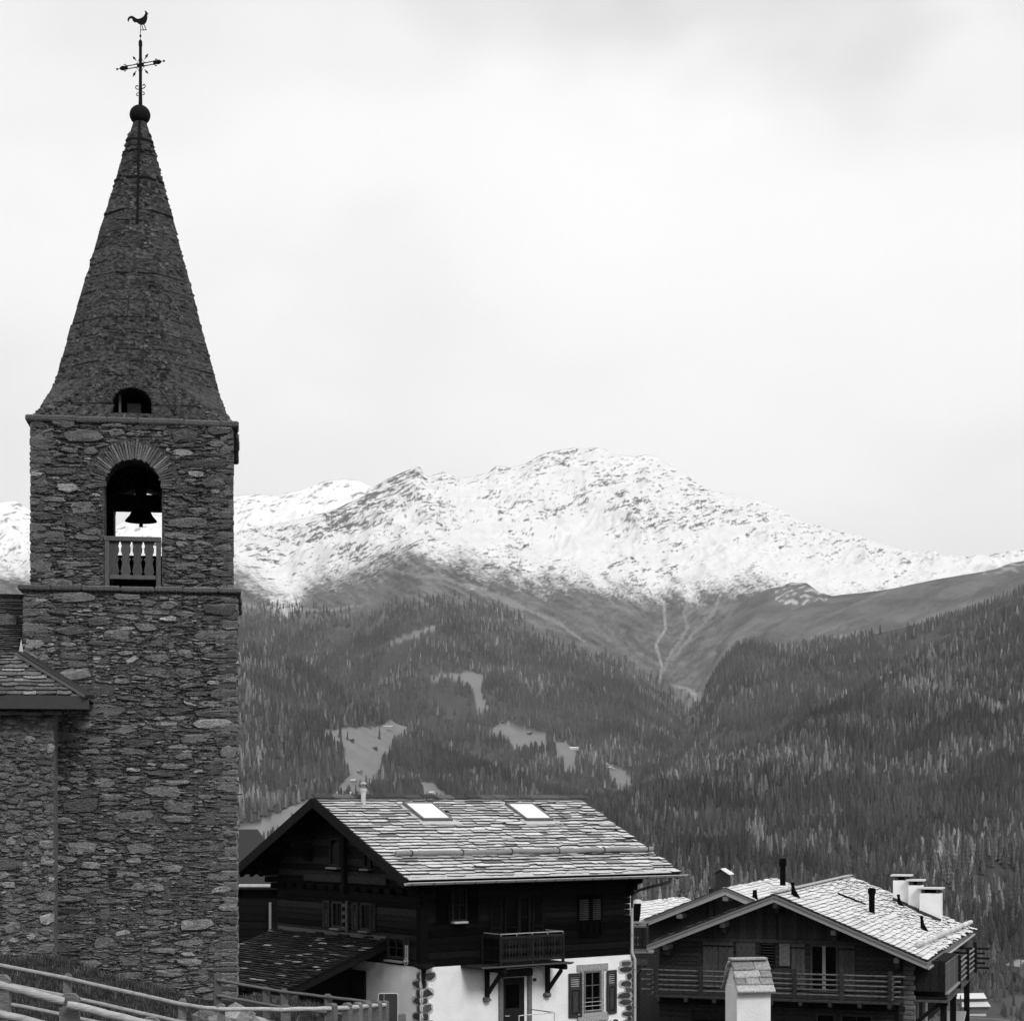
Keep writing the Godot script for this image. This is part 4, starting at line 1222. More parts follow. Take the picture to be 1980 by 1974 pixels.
func cross_and_cock(t: Node3D) -> void:
	var foot := t.transform * Vector3(0.085, 17.55 + 2.6, -2.245)
	var c := thing("iron_cross", "black wrought iron cross with scrolls on the ball of the spire", "cross", foot, 0.148 - 0.53)
	var s := Soup.new()
	s.tube([Vector3(0, -0.05, 0), Vector3(0, 0.12, 0), Vector3(0, 0.55, 0), Vector3(0, 1.36, 0)], [0.05, 0.042, 0.036, 0.034], 6)
	s.tube([Vector3(0, 1.34, 0), Vector3(0, 1.40, 0), Vector3(0, 1.48, 0), Vector3(0, 1.52, 0)], [0.035, 0.045, 0.04, 0.01], 8)
	put("shaft", s.mesh(), M.iron, c)
	for sg in [-1.0, 1.0]:
		s = Soup.new()
		for dy in [-0.033, 0.033]:
			s.bar(Vector3(sg * 0.04, 0.94 + dy, 0), Vector3(sg * 0.40, 0.94 + dy, 0), 0.022, 0.014)
		for x in [0.07, 0.36]: s.bx(Vector3(sg * x, 0.94, 0), Vector3(0.03, 0.09, 0.03))
		s.tube([Vector3(sg * 0.38, 0.94, 0), Vector3(sg * 0.46, 0.94, 0), Vector3(sg * 0.52, 0.94, 0), Vector3(sg * 0.55, 0.94, 0)], [0.03, 0.055, 0.04, 0.008], 8)
		s.tube([Vector3(sg * 0.55, 0.94, 0), Vector3(sg * 0.60, 0.94, 0)], 0.008, 5)
		s.tube([Vector3(sg * 0.595, 0.94, 0), Vector3(sg * 0.62, 0.94, 0), Vector3(sg * 0.645, 0.94, 0)], [0.01, 0.028, 0.01], 7)
		put("arm", s.mesh(), M.iron, c)
		for sy in [-1.0, 1.0]:
			s = Soup.new()
			scroll(s, Vector3(sg * 0.42, 0.94 + sy * 0.055, 0), 0.04, -1.2 * sy, 2.6 * sy, 0.010, -sg)
			# pointed leaf on a curved stem between the arms
			var pts := []
			for k in 7:
				var a := PI * 0.5 * k / 6.0
				pts.push_back(Vector3(sg * (0.17 - 0.135 * cos(a)), 0.94 + sy * (0.17 - 0.135 * sin(a)), 0) )
			s.tube(pts, 0.006, 4)
			var m := Vector3(sg * 0.10, 0.94 + sy * 0.10, 0)
			var dir := Vector3(sg, sy * 1.25, 0).normalized()
			s.tube([m + dir * 0.01, m + dir * 0.06, m + dir * 0.10, m + dir * 0.17], [0.006, 0.01, 0.028, 0.002], 6)
			put("leaf_ornament", s.mesh(), M.iron, c)
		s = Soup.new()
		scroll(s, Vector3(sg * 0.085, 0.46, 0), 0.055, -1.9, 3.0, 0.011, sg)
		s.tube([Vector3(0, 0.38, 0), Vector3(sg * 0.07, 0.405, 0)], 0.010, 5)
		scroll(s, Vector3(sg * 0.07, 0.28, 0), 0.045, 1.9, -2.4, 0.010, sg)
		put("scroll", s.mesh(), M.iron, c)
	s = Soup.new()
	for k in 12:
		var a := TAU * k / 12.0
		var b := TAU * (k + 1) / 12.0
		s.bar(Vector3(cos(a) * 0.05, 0.94 + sin(a) * 0.05, 0), Vector3(cos(b) * 0.05, 0.94 + sin(b) * 0.05, 0), 0.02, 0.014)
	put("ring", s.mesh(), M.iron, c)
	var w := thing("weathercock", "black iron weathercock on a thin rod above the cross", "weathervane", foot + Vector3(0, 1.50, 0), 0.0)
	s = Soup.new()
	s.tube([Vector3(0, 0, 0), Vector3(0, 0.5, 0)], 0.008, 5)
	s.tube([Vector3(0, 0.06, 0), Vector3(0, 0.10, 0), Vector3(0, 0.135, 0)], [0.006, 0.028, 0.006], 8)
	put("rod", s.mesh(), M.iron, w)
	var raw := [468, 305, 466, 272, 488, 240, 525, 227, 556, 238, 588, 262, 620, 273, 655, 262, 690, 240, 712, 210, 720, 182, 708, 154, 728, 157, 748, 178, 763, 198, 746, 207, 749, 245, 742, 288, 725, 326, 700, 352, 652, 350, 620, 340, 600, 318, 560, 318, 540, 296, 526, 262, 502, 262, 486, 286, 478, 312]
	var poly := PackedVector2Array()
	for k in range(0, raw.size(), 2): poly.push_back(Vector2((raw[k] - 650) * 0.00158, (430 - raw[k + 1]) * 0.00158 + 0.23))
	s = Soup.new()
	s.prism(Transform3D(), poly, -0.012, 0.012)
	put("cock", s.mesh(), M.iron, w)
	s = Soup.new()
	for e in [[665, 350, 690, 424], [700, 350, 732, 424]]:
		s.bar(Vector3((e[0] - 650) * 0.00158, (430 - e[1]) * 0.00158 + 0.23, 0), Vector3((e[2] - 650) * 0.00158, (430 - e[3]) * 0.00158 + 0.23, 0), 0.016, 0.018)
	s.bar(Vector3(-0.005, 0.232, 0), Vector3(0.14, 0.237, 0), 0.016, 0.012)
	put("legs", s.mesh(), M.iron, w)

func nave() -> void:
	var o := thing("church_nave", "low rubble stone church nave with dark slate roof abutting the tower", "church", Vector3(-8.153, -2.6, -39.67), 0.148)
	var B := 2.6
	var s := Soup.new()
	s.bx(Vector3(-4.02, (3.72 + B - 1.0) * 0.5, 0.0), Vector3(4.99, 3.72 + B + 1.0, 1.98))
	s.bx(Vector3(-5.3, (5.9 + B) * 0.5, -2.8), Vector3(5.6, 5.9 + B, 3.6))
	put("wall", s.mesh(), M.mortar_pale, o)
	var tone := func(_x: float, y: float, _w: float, _h: float) -> float: return rng.randf_range(0.4, 0.7) if rng.randf() < 0.28 else rng.randf_range(0.2, 0.42)
	rubble(o, Transform3D(Basis(), Vector3(-3.7, 0, 0.992)), 2.18, 3.7 + B, [[0.3, 0.5, 0.16, 0.26, 60], [0.18, 0.36, 0.10, 0.18, 500], [0.1, 0.24, 0.05, 0.1, 2500], [0.05, 0.14, 0.03, 0.06, 3000]], func(x: float, y: float, _w: float, _h: float) -> bool: return not (y > 5.6 and rng.randf() < 0.7), tone, 200)
	# top course under the eave
	for k in 7:
		s = Soup.new(); s.tone = grey(rng.randf_range(0.22, 0.32))
		s.bx(Vector3(-3.6 + k * 0.34 + rng.randf_range(-0.03, 0.03), 3.66 + B + rng.randf_range(-0.02, 0.02), 1.1), Vector3(0.36, 0.07, 0.45), 0.02)
		put("eave_stone", s.mesh(), M.rubble, o)
	# lean-to roof: slope 31 degrees, hip on the right
	var an := atan2(0.92, 1.5)
	var f := Transform3D(Basis(Vector3(1, 0, 0), an - PI / 2), Vector3(-5.6, 4.0 + B, 1.5))
	s = Soup.new()
	var L := Vector2(0.92, 1.5).length()
	s.quad(f * Vector3(0, 0, -0.05), f * Vector3(0, L, -0.05), f * Vector3(3.32, L, -0.05), f * Vector3(4.82, 0, -0.05))
	s.tri(Vector3(-0.78, 3.95 + B, 1.5), Vector3(-2.3, 4.85 + B, 0.0), Vector3(-0.78, 3.95 + B, 0.0))
	put("roof_deck", s.mesh(), M.dark_wood, o)
	var st := func(_x: float, _y: float) -> float: return rng.randf_range(0.10, 0.22) if rng.randf() < 0.85 else rng.randf_range(0.25, 0.4)
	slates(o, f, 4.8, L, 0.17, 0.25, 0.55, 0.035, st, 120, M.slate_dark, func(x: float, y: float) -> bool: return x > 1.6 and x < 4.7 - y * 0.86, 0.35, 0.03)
	s = Soup.new(); s.tone = grey(0.032)
	s.bar(Vector3(-5.6, 3.87 + B, 1.52), Vector3(-0.76, 3.87 + B, 1.52), 0.03, 0.28, 0.004)
	put("fascia", s.mesh(), M.metal_dark, o)
	s = Soup.new(); s.tone = grey(0.035)
	s.bar(Vector3(-0.74, 3.99 + B, 1.54), Vector3(-2.28, 4.98 + B, 0.02), 0.22, 0.10, 0.01)
	put("hip_flashing", s.mesh(), M.metal_dark, o)
	s = Soup.new(); s.tone = grey(0.12)
	s.bar(Vector3(-0.84, 3.99 + B, 1.66), Vector3(-2.40, 4.97 + B, 0.16), 0.03, 0.05)
	put("flashing_edge", s.mesh(), M.metal_dark, o)
	s = Soup.new(); s.tone = grey(0.6)
	s.tri(Vector3(-2.34, 4.93 + B, 0.10), Vector3(-2.29, 5.30 + B, -0.02), Vector3(-2.22, 4.93 + B, 0.08))
	s.tri(Vector3(-2.34, 4.93 + B, 0.10), Vector3(-2.22, 4.93 + B, 0.08), Vector3(-2.29, 5.30 + B, -0.02))
	put("corner_flashing", s.mesh(), M.metal_pale, o)
	# main roof rising behind
	var an2 := atan2(1.5, 1.9)
	var f2 := Transform3D(Basis(Vector3(1, 0, 0), an2 - PI / 2), Vector3(-5.8, 4.9 + B, -0.05))
	s = Soup.new(); s.tone = grey(0.03)
	var L2 := Vector2(1.5, 1.9).length()
	s.quad(f2 * Vector3(0, 0, -0.04), f2 * Vector3(0, L2, -0.04), f2 * Vector3(3.5, L2, -0.04), f2 * Vector3(3.5, 0, -0.04))
	put("roof_deck", s.mesh(), M.dark_wood, o)
	slates(o, f2, 3.5, L2, 0.085, 0.25, 0.5, 0.03, func(_x: float, _y: float) -> float: return rng.randf_range(0.05, 0.16), 60, M.slate_dark, func(x: float, y: float) -> bool: return x > 1.8, 0.3, 0.02)
	s = Soup.new(); s.tone = grey(0.03)
	s.bar(Vector3(-5.8, 6.42 + B, -1.95), Vector3(-2.2, 6.36 + B, -1.95), 0.25, 0.16, 0.02)
	put("ridge", s.mesh(), M.slate_dark, o)

# ---------------------------------------------------------------- timber buildings
# horizontal logs or boards from p along dir, stacked from y0 to y1; span(y) gives [from, to]
func log_wall(parent: Node, t: Transform3D, y0: float, y1: float, course: float, span: Callable, lo: float, hi: float, m: Material, called := "log") -> void:
	var y := y0
	while y < y1 - 0.03:
		var h := minf(course * rng.randf_range(0.85, 1.15), y1 - y)
		var sp: Array = span.call(y + h * 0.5)
		if sp.size() and sp[1] - sp[0] > 0.1:
			var s := Soup.new()
			s.tone = grey(rng.randf_range(lo, hi))
			s.box(t * Transform3D(Basis(), Vector3((sp[0] + sp[1]) * 0.5, y + h * 0.5, rng.randf_range(-0.012, 0.012) - 0.08)), Vector3(sp[1] - sp[0], h - 0.012, 0.18) * 0.5, 0.022)
			put(called, s.mesh(), m, parent)
		y += h

# a window lying on a wall: frame t has x along the wall, y up, z outward, origin at the window's lower left
func window(parent: Node, t: Transform3D, w: float, h: float, frame: float, cols: int, rows: int, tone: float, m: Material, called := "window") -> Node3D:
	var o := Node3D.new()
	o.name = called
	parent.add_child(o, true)
	if o.name != called:
		var k := 1
		while parent.has_node("%s_%03d" % [called, k]): k += 1
		o.name = "%s_%03d" % [called, k]
	o.transform = t
	var s := Soup.new()
	s.tone = grey(tone)
	for e in [[frame * 0.5, h * 0.5, frame, h], [w - frame * 0.5, h * 0.5, frame, h], [w * 0.5, frame * 0.5, w - 2 * frame, frame], [w * 0.5, h - frame * 0.5, w - 2 * frame, frame]]:
		s.bx(Vector3(e[0], e[1], 0.02), Vector3(e[2], e[3], 0.08), 0.006)
	put("frame", s.mesh(), m, o)
	s = Soup.new()
	s.quad(Vector3(frame, frame, 0.003), Vector3(frame, h - frame, 0.003), Vector3(w - frame, h - frame, 0.003), Vector3(w - frame, frame, 0.003))
	put("pane", s.mesh(), M.glass, o)
	s = Soup.new()
	s.tone = grey(tone)
	for k in range(1, cols): s.bx(Vector3(lerpf(frame, w - frame, float(k) / cols), h * 0.5, 0.02), Vector3(0.025, h - 2 * frame, 0.03))
	for k in range(1, rows): s.bx(Vector3(w * 0.5, lerpf(frame, h - frame, float(k) / rows), 0.0215), Vector3(w - 2 * frame, 0.022, 0.03))
	if s.v.size(): put("glazing_bars", s.mesh(), m, o)
	return o

# a shutter: louvres above, raised panel below
func shutter(parent: Node, t: Transform3D, w: float, h: float, louvre: float, tone: float, m: Material, light := 0.0) -> void:
	var o := Node3D.new()
	o.name = "shutter"
	parent.add_child(o, true)
	if o.name != "shutter":
		var k := 1
		while parent.has_node("shutter_%03d" % k): k += 1
		o.name = "shutter_%03d" % k
	o.transform = t
	var s := Soup.new()
	s.tone = grey(tone)
	var f := minf(0.085, w * 0.2)
	var yl := h * (1.0 - louvre)
	for e in [[f * 0.5, h * 0.5, f, h], [w - f * 0.5, h * 0.5, f, h], [w * 0.5, f * 0.5, w - 2 * f, f], [w * 0.5, h - f * 0.5, w - 2 * f, f], [w * 0.5, yl, w - 2 * f, f]]:
		s.bx(Vector3(e[0], e[1], 0.02), Vector3(e[2], e[3], 0.045), 0.008)
	put("frame", s.mesh(), m, o)
	s = Soup.new()
	s.tone = grey(tone * 0.6)
	s.bx(Vector3(w * 0.5, (f + yl) * 0.5, 0.006), Vector3(w - 2 * f, yl - f, 0.012))
	s.tone = grey(tone * 1.25)
	if yl > 0.3: s.bx(Vector3(w * 0.5, (f + yl) * 0.5, 0.018), Vector3((w - 2 * f) * 0.5, (yl - f) * 0.8, 0.02), 0.008)
	put("panel", s.mesh(), m, o)
	var y := yl + f * 0.8
	while y < h - f - 0.03:
		s = Soup.new()
		s.tone = grey(light if light > 0.0 else tone)
		s.box(Transform3D(Basis(Vector3(1, 0, 0), 0.6), Vector3(w * 0.5, y, 0.012)), Vector3(w - 2 * f, 0.045, 0.012) * 0.5)
		put("slat", s.mesh(), m, o)
		y += 0.075

func chalet() -> void:
	var c := thing("old_chalet", "large old chalet of blackened logs on a white plastered ground floor with slab roof", "chalet", Vector3(-2.992, -6.4, -61.616), 0.657)
	var H := 8.1      # height over eye level to local height
	var face := Transform3D(Basis(), Vector3(0, 0, 0.0))                     # long wall: x along, z out
	var gab := Transform3D(Basis(Vector3.UP, -PI / 2), Vector3(0, 0, 0))     # gable: local x = -z.. see below
	# gable frame: x runs from the far corner to the near corner, z points out to the left front
	gab = Transform3D(Basis(Vector3(0, 0, 1), Vector3.UP, Vector3(-1, 0, 0)), Vector3(0, 0, -9.3))
	var s := Soup.new()
	s.tone = grey(0.92)
	s.bx(Vector3(4.57, (-5.3 + H - 2.4) * 0.5 + 0.0, -4.65), Vector3(9.26, -5.3 + H + 2.4, 9.4))
	put("plaster_wall", s.mesh(), M.plaster, c)
	s = Soup.new()
	s.tone = grey(0.012)
	s.bx(Vector3(4.55, -3.8 + H, -4.65), Vector3(8.9, 3.1, 9.1))
	s.prism(Transform3D(Basis(Vector3(0, 0, 1), Vector3.UP, Vector3(-1, 0, 0)), Vector3(0, 0, -9.3)), PackedVector2Array([Vector2(0.1, -2.3 + H), Vector2(9.2, -2.3 + H), Vector2(9.2, -2.05 + H), Vector2(4.65, 0.05 + H), Vector2(0.1, -2.05 + H)]), -9.0, -0.1)
	put("inner_wall", s.mesh(), M.dark_wood, c)
	log_wall(c, face, -5.3 + H, -1.95 + H, 0.225, func(_y: float) -> Array: return [-0.12, 9.2], 0.007, 0.022, M.dark_wood)
	log_wall(c, gab, -5.3 + H, 0.0 + H, 0.225, func(y: float) -> Array:
		var over := maxf(0.0, (y - H + 1.95) / 0.4666)
		return [-0.12 + over, 9.42 - over], 0.014, 0.055, M.dark_wood)
	# roof
	var L := Vector2(5.68, 2.65).length()
	var an := atan2(2.65, 5.68)
	var rf := Transform3D(Basis(Vector3(1, 0, 0), an - PI / 2), Vector3(-1.35, -2.31 + H, 1.0))
	var rb := Transform3D(Basis(Vector3.UP, PI) * Basis(Vector3(1, 0, 0), an - PI / 2), Vector3(10.65, -2.31 + H, -10.36))
	var roof := Node3D.new()
	roof.name = "roof"
	c.add_child(roof)
	for f in [rf, rb]:
		s = Soup.new()
		s.tone = grey(0.018)
		s.box(f * Transform3D(Basis(), Vector3(6.0, L * 0.5 - 0.02, -0.10)), Vector3(11.96, L - 0.02, 0.14) * 0.5)
		put("deck", s.mesh(), M.dark_wood, roof)
	var sky1 := Rect2(3.2, 4.12, 1.62, 1.72)
	var sky2 := Rect2(7.78, 4.08, 1.62, 1.72)
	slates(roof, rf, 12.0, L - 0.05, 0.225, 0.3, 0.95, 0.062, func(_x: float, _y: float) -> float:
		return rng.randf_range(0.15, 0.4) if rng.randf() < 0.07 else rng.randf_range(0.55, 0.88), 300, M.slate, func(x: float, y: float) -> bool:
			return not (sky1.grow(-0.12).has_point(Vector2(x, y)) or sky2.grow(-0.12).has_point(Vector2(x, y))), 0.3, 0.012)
	slates(roof, rb, 12.0, L - 0.05, 0.30, 0.5, 1.2, 0.045, func(_x: float, _y: float) -> float: return rng.randf_range(0.12, 0.4), 0, M.slate, func(x: float, y: float) -> bool: return true, 0.3, 0.03)
	# ridge slabs
	var x := -1.38
	while x < 10.5:
		var l := rng.randf_range(0.5, 1.0)
		s = Soup.new()
		s.tone = grey(rng.randf_range(0.06, 0.16))
		s.box(Transform3D(Basis(Vector3(1, 0, 0), 0.35), Vector3(x + l * 0.5, 0.43 + H + rng.randf_range(-0.015, 0.015), -4.6)), Vector3(l - 0.01, 0.045, 0.34) * 0.5, 0.012)
		put("ridge_slab", s.mesh(), M.slate_dark, roof)
		x += l
	# verge boards
	for e in [[1.0, -2.36, -4.68, 0.29], [-10.36, -2.36, -4.68, 0.29]]:
		for q in [[-1.36, 0.055, 0.34, 0.028], [10.66, 0.055, 0.3, 0.03]]:
			s = Soup.new()
			s.tone = grey(q[3])
			s.bar(Vector3(q[0], e[1] + H - 0.08, e[0]), Vector3(q[0], e[3] + H - 0.08, e[2]), q[1], q[2], 0.006)
			put("verge_board", s.mesh(), M.dark_wood, roof)
	# rafters under the gable overhang
	for k in 3:
		for sg in [1.0, -1.0]:
			s = Soup.new(); s.tone = grey(0.014)
			var zz: float = -4.68 + sg * 5.6
			s.bar(Vector3(-1.05 + k * 0.42, -2.5 + H, zz), Vector3(-1.05 + k * 0.42, 0.08 + H, -4.68), 0.12, 0.14)
			put("rafter", s.mesh(), M.dark_wood, roof)
	for k in 14:      # rafter tails under the long eave
		s = Soup.new(); s.tone = grey(0.014)
		s.bar(Vector3(-0.9 + k * 0.86, -2.46 + H, 0.92), Vector3(-0.9 + k * 0.86, -1.95 + H, -0.18), 0.12, 0.13)
		put("rafter_tail", s.mesh(), M.dark_wood, roof)
	# gutter, apron and hooks
	s = Soup.new(); s.tone = grey(0.5)
	s.box(rf * Transform3D(Basis(Vector3(1, 0, 0), 0.1), Vector3(6.0, -0.01, 0.06)), Vector3(11.9, 0.24, 0.015) * 0.5)
	put("eave_apron", s.mesh(), M.metal_pale, roof)
	s = Soup.new(); s.tone = grey(0.62)
	var gp := []
	for k in 9: gp.push_back(Vector2(cos(PI + PI * k / 8.0), sin(PI + PI * k / 8.0)) * 0.085)
	for k in 8:
		var a: Vector2 = gp[k]
		var b: Vector2 = gp[k + 1]
		s.quad(Vector3(-1.42, a.y - 2.42 + H, 1.10 + a.x), Vector3(10.95, a.y - 2.42 + H, 1.10 + a.x), Vector3(10.95, b.y - 2.42 + H, 1.10 + b.x), Vector3(-1.42, b.y - 2.42 + H, 1.10 + b.x))
		s.quad(Vector3(10.95, a.y - 2.42 + H, 1.10 + a.x), Vector3(-1.42, a.y - 2.42 + H, 1.10 + a.x), Vector3(-1.42, b.y - 2.42 + H, 1.10 + b.x), Vector3(10.95, b.y - 2.42 + H, 1.10 + b.x))
	s.tube([Vector3(-1.42, -2.415 + H, 1.19), Vector3(10.95, -2.415 + H, 1.19)], 0.016, 6)
	put("gutter", s.mesh(), M.metal_pale, roof)
	for k in 15:
		s = Soup.new(); s.tone = grey(0.05)
		s.tube([Vector3(-1.2 + k * 0.85, -2.42 + H, 1.205), Vector3(-1.2 + k * 0.85, -2.50 + H, 1.16), Vector3(-1.2 + k * 0.85, -2.52 + H, 1.08)], 0.012, 4)
		put("gutter_hook", s.mesh(), M.iron, roof)
	# snow log
	s = Soup.new(); s.tone = grey(0.28)
	var lp := []
	var lr := []
	for k in 25:
		lp.push_back(rf * Vector3(0.48 + k * 0.474, 1.50 + 0.02 * sin(k * 0.7), 0.20 + 0.012 * sin(k * 1.9)))
		lr.push_back(0.085 + 0.008 * sin(k * 2.7))
	s.tube(lp, lr, 10)
	put("snow_log", s.mesh(), M.grey_wood, roof)
	for k in 6:
		s = Soup.new(); s.tone = grey(0.06)
		var o := rf * Vector3(1.1 + k * 2.1, 1.5, 0.2)
		var pts := []
		for q in 9:
			var a := TAU * q / 8.0
			pts.push_back(o + rf.basis * Vector3(0, cos(a) * 0.108, sin(a) * 0.108))
		s.tube(pts, 0.014, 5)
		put("snow_log_strap", s.mesh(), M.iron, roof)
	# roof windows
	for r in [sky1, sky2]:
		var o := Node3D.new()
		o.name = "roof_window" if r == sky1 else "roof_window_001"
		roof.add_child(o)
		o.transform = rf * Transform3D(Basis(), Vector3(r.position.x, r.position.y, 0.0))
		var w: float = r.size.x
		var h: float = r.size.y
		s = Soup.new(); s.tone = grey(0.5)
		s.bx(Vector3(w * 0.5, h * 0.5, 0.05), Vector3(w, h, 0.03))
		s.bx(Vector3(w * 0.5, -0.06, 0.085), Vector3(w + 0.1, 0.26, 0.02))
		put("flashing", s.mesh(), M.metal_pale, o)
		s = Soup.new(); s.tone = grey(0.14)
		for e in [[0.20, h * 0.5, 0.09, h - 0.3], [w - 0.20, h * 0.5, 0.09, h - 0.3], [w * 0.5, 0.19, w - 0.31, 0.09], [w * 0.5, h - 0.19, w - 0.31, 0.09]]:
			s.bx(Vector3(e[0], e[1], 0.11), Vector3(e[2], e[3], 0.11), 0.012)
		put("frame", s.mesh(), M.metal_dark, o)
		s = Soup.new(); s.tone = grey(0.88)
		s.bx(Vector3(w * 0.5, h * 0.5, 0.12), Vector3(w - 0.5, h - 0.47, 0.03))
		put("pane", s.mesh(), M.bright_pane, o)
	# flue
	s = Soup.new(); s.tone = grey(0.55)
	s.tube([Vector3(0.42, 0.05 + H, -4.21), Vector3(0.42, 0.62 + H, -4.21)], 0.085, 12)
	s.tube([Vector3(0.42, 0.60 + H, -4.21), Vector3(0.42, 0.70 + H, -4.21)], 0.115, 12)
	s.tone = grey(0.2)
	s.tube([Vector3(0.42, 0.70 + H, -4.21), Vector3(0.42, 0.86 + H, -4.21)], 0.06, 10)
	s.tone = grey(0.6)
	s.tube([Vector3(0.42, 0.85 + H, -4.21), Vector3(0.42, 0.90 + H, -4.21), Vector3(0.42, 0.94 + H, -4.21)], [0.115, 0.11, 0.02], 12)
	put("flue", s.mesh(), M.metal_pale, roof)
	# purlin ends on stepped brackets, at both gables
	for e in [[0.0, -2.02], [-2.35, -0.95], [-4.68, 0.12], [-7.0, -0.95], [-9.36, -2.02]]:
		for q in 4:
			s = Soup.new(); s.tone = grey(rng.randf_range(0.010, 0.02))
			var reach: float = [1.15, 0.85, 0.55, 0.3][q]
			var y: float = e[1] - 0.12 - q * 0.24 + H
			s.bx(Vector3(-reach * 0.5 + 0.05, y, e[0]), Vector3(reach + 0.1, 0.225, 0.22), 0.05)
			put("purlin_end", s.mesh(), M.dark_wood, c)
			s = Soup.new(); s.tone = grey(rng.randf_range(0.010, 0.02))
			s.bx(Vector3(9.15 + reach * 0.5, y, e[0]), Vector3(reach + 0.1, 0.225, 0.22), 0.05)
			put("purlin_end", s.mesh(), M.dark_wood, c)
	# carved corner brackets under the long eave
	for e in [[-0.06, 1.0], [9.14, 1.0]]:
		for q in 5:
			s = Soup.new(); s.tone = grey(rng.randf_range(0.012, 0.02))
			var reach: float = [0.85, 0.68, 0.5, 0.34, 0.2][q]
			s.bx(Vector3(e[0], -2.25 - q * 0.2 + H, reach * 0.5 - 0.1), Vector3(0.22, 0.19, reach + 0.2), 0.05)
			put("corner_bracket", s.mesh(), M.dark_wood, c)
	# row of joist ends on the gable
	for k in 12:
		s = Soup.new(); s.tone = grey(0.013)
		s.bx(Vector3(-0.13, -2.82 + H + rng.randf_range(-0.01, 0.01), -0.95 - k * 0.715), Vector3(0.2, 0.19, 0.2), 0.03)
		put("joist_end", s.mesh(), M.dark_wood, c)
	s = Soup.new(); s.tone = grey(0.07)
	s.bx(Vector3(-0.05, -2.5 + H, -4.7), Vector3(0.12, 0.26, 5.4), 0.03)
	put("pale_log", s.mesh(), M.dark_wood, c)
	# gable windows; the frame's x runs towards the near corner: v -> 9.3 - v
	var gw := func(v_left: float, h0: float) -> Transform3D: return gab * Transform3D(Basis(), Vector3(9.3 - v_left, h0 + H, 0.03))
	window(c, gw.call(5.66, -2.05), 0.68, 1.0, 0.07, 1, 1, 0.06, M.dark_wood)
	window(c, gw.call(3.42, -2.05), 0.44, 0.68, 0.06, 1, 1, 0.05, M.dark_wood)
	window(c, gw.call(5.50, -4.22), 0.70, 0.92, 0.07, 2, 1, 0.075, M.dark_wood)
	window(c, gw.call(3.64, -4.22), 0.66, 0.94, 0.07, 1, 1, 0.06, M.dark_wood)
	window(c, gw.call(1.96, -5.08), 1.04, 0.74, 0.08, 2, 2, 0.05, M.dark_wood)
	for e in [[5.7, -2.12, 0.75, 0.30], [3.5, -2.12, 0.55, 0.22], [5.45, -4.27, 0.6, 0.2], [3.6, -4.27, 0.6, 0.13], [1.96, -5.17, 1.06, 0.24]]:
		s = Soup.new(); s.tone = grey(e[3])
		s.bx(Vector3(-0.12, e[1] + H, -e[0] + e[2] * 0.5), Vector3(0.22, 0.07, e[2]), 0.01)
		put("window_sill", s.mesh(), M.grey_wood, c)
	for e in [[6.14, 0.44], [4.22, 0.38]]:
		shutter(c, gw.call(e[0], -4.24), e[1], 0.95, 0.4, 0.065, M.dark_wood)
	shutter(c, gw.call(3.02, -4.24), 0.30, 0.95, 0.4, 0.05, M.dark_wood)
	s = Soup.new(); s.tone = grey(0.13)
	s.bx(Vector3(-0.09, -3.85 + H, -4.48), Vector3(0.08, 1.2, 0.12), 0.01)
	put("pale_post", s.mesh(), M.upright_wood, c)
	s = Soup.new(); s.tone = grey(0.02)
	s.bx(Vector3(-0.2, -1.75 + H, -4.5), Vector3(0.18, 2.5, 0.18), 0.02)
	put("king_post", s.mesh(), M.upright_wood, c)
	# carved board ornaments between the windows
	for k in 4:
		s = Soup.new(); s.tone = grey(0.085)
		s.bx(Vector3(-0.06, -3.42 - k * 0.27 + H, -4.72), Vector3(0.06, 0.12, 0.2), 0.02)
		put("carved_board", s.mesh(), M.grey_wood, c)
	# long wall: windows, balcony door, closed shutters
	var lw := func(u: float, h0: float) -> Transform3D: return Transform3D(Basis(), Vector3(u, h0 + H, 0.03))
	window(c, lw.call(1.18, -3.80), 0.62, 1.10, 0.06, 2, 2, 0.03, M.dark_wood)
	s = Soup.new(); s.tone = grey(0.55)
	s.bx(Vector3(1.46, -3.84 + H, 0.13), Vector3(0.58, 0.07, 0.22), 0.01)
	put("window_sill", s.mesh(), M.grey_wood, c)
	shutter(c, lw.call(0.55, -3.85), 0.55, 1.15, 0.4, 0.005, M.dark_wood)
	shutter(c, lw.call(1.86, -3.85), 0.45, 1.15, 0.4, 0.005, M.dark_wood)
	window(c, lw.call(3.40, -5.2), 0.62, 2.2, 0.07, 1, 2, 0.012, M.dark_wood, "balcony_door")
	window(c, lw.call(4.02, -5.2), 0.50, 2.2, 0.07, 1, 3, 0.02, M.dark_wood, "balcony_door")
	shutter(c, lw.call(4.62, -5.2), 0.5, 2.2, 0.5, 0.012, M.dark_wood)
	shutter(c, lw.call(2.80, -5.2), 0.5, 2.2, 0.5, 0.012, M.dark_wood)
	shutter(c, lw.call(6.68, -4.58), 0.60, 1.5, 0.62, 0.006, M.dark_wood, 0.10)
	shutter(c, lw.call(7.29, -4.58), 0.55, 1.5, 0.62, 0.006, M.dark_wood, 0.10)
	# balcony
	var bal := Node3D.new()
	bal.name = "balcony"
	c.add_child(bal)
	s = Soup.new(); s.tone = grey(0.05)
	s.bx(Vector3(3.5, -5.33 + H, 0.60), Vector3(3.9, 0.07, 1.3), 0.01)
	put("floor", s.mesh(), M.dark_wood, bal)
	s = Soup.new(); s.tone = grey(0.085)
	s.bx(Vector3(3.5, -5.31 + H, 1.27), Vector3(3.95, 0.05, 0.07), 0.01)
	put("edge_board", s.mesh(), M.grey_wood, bal)
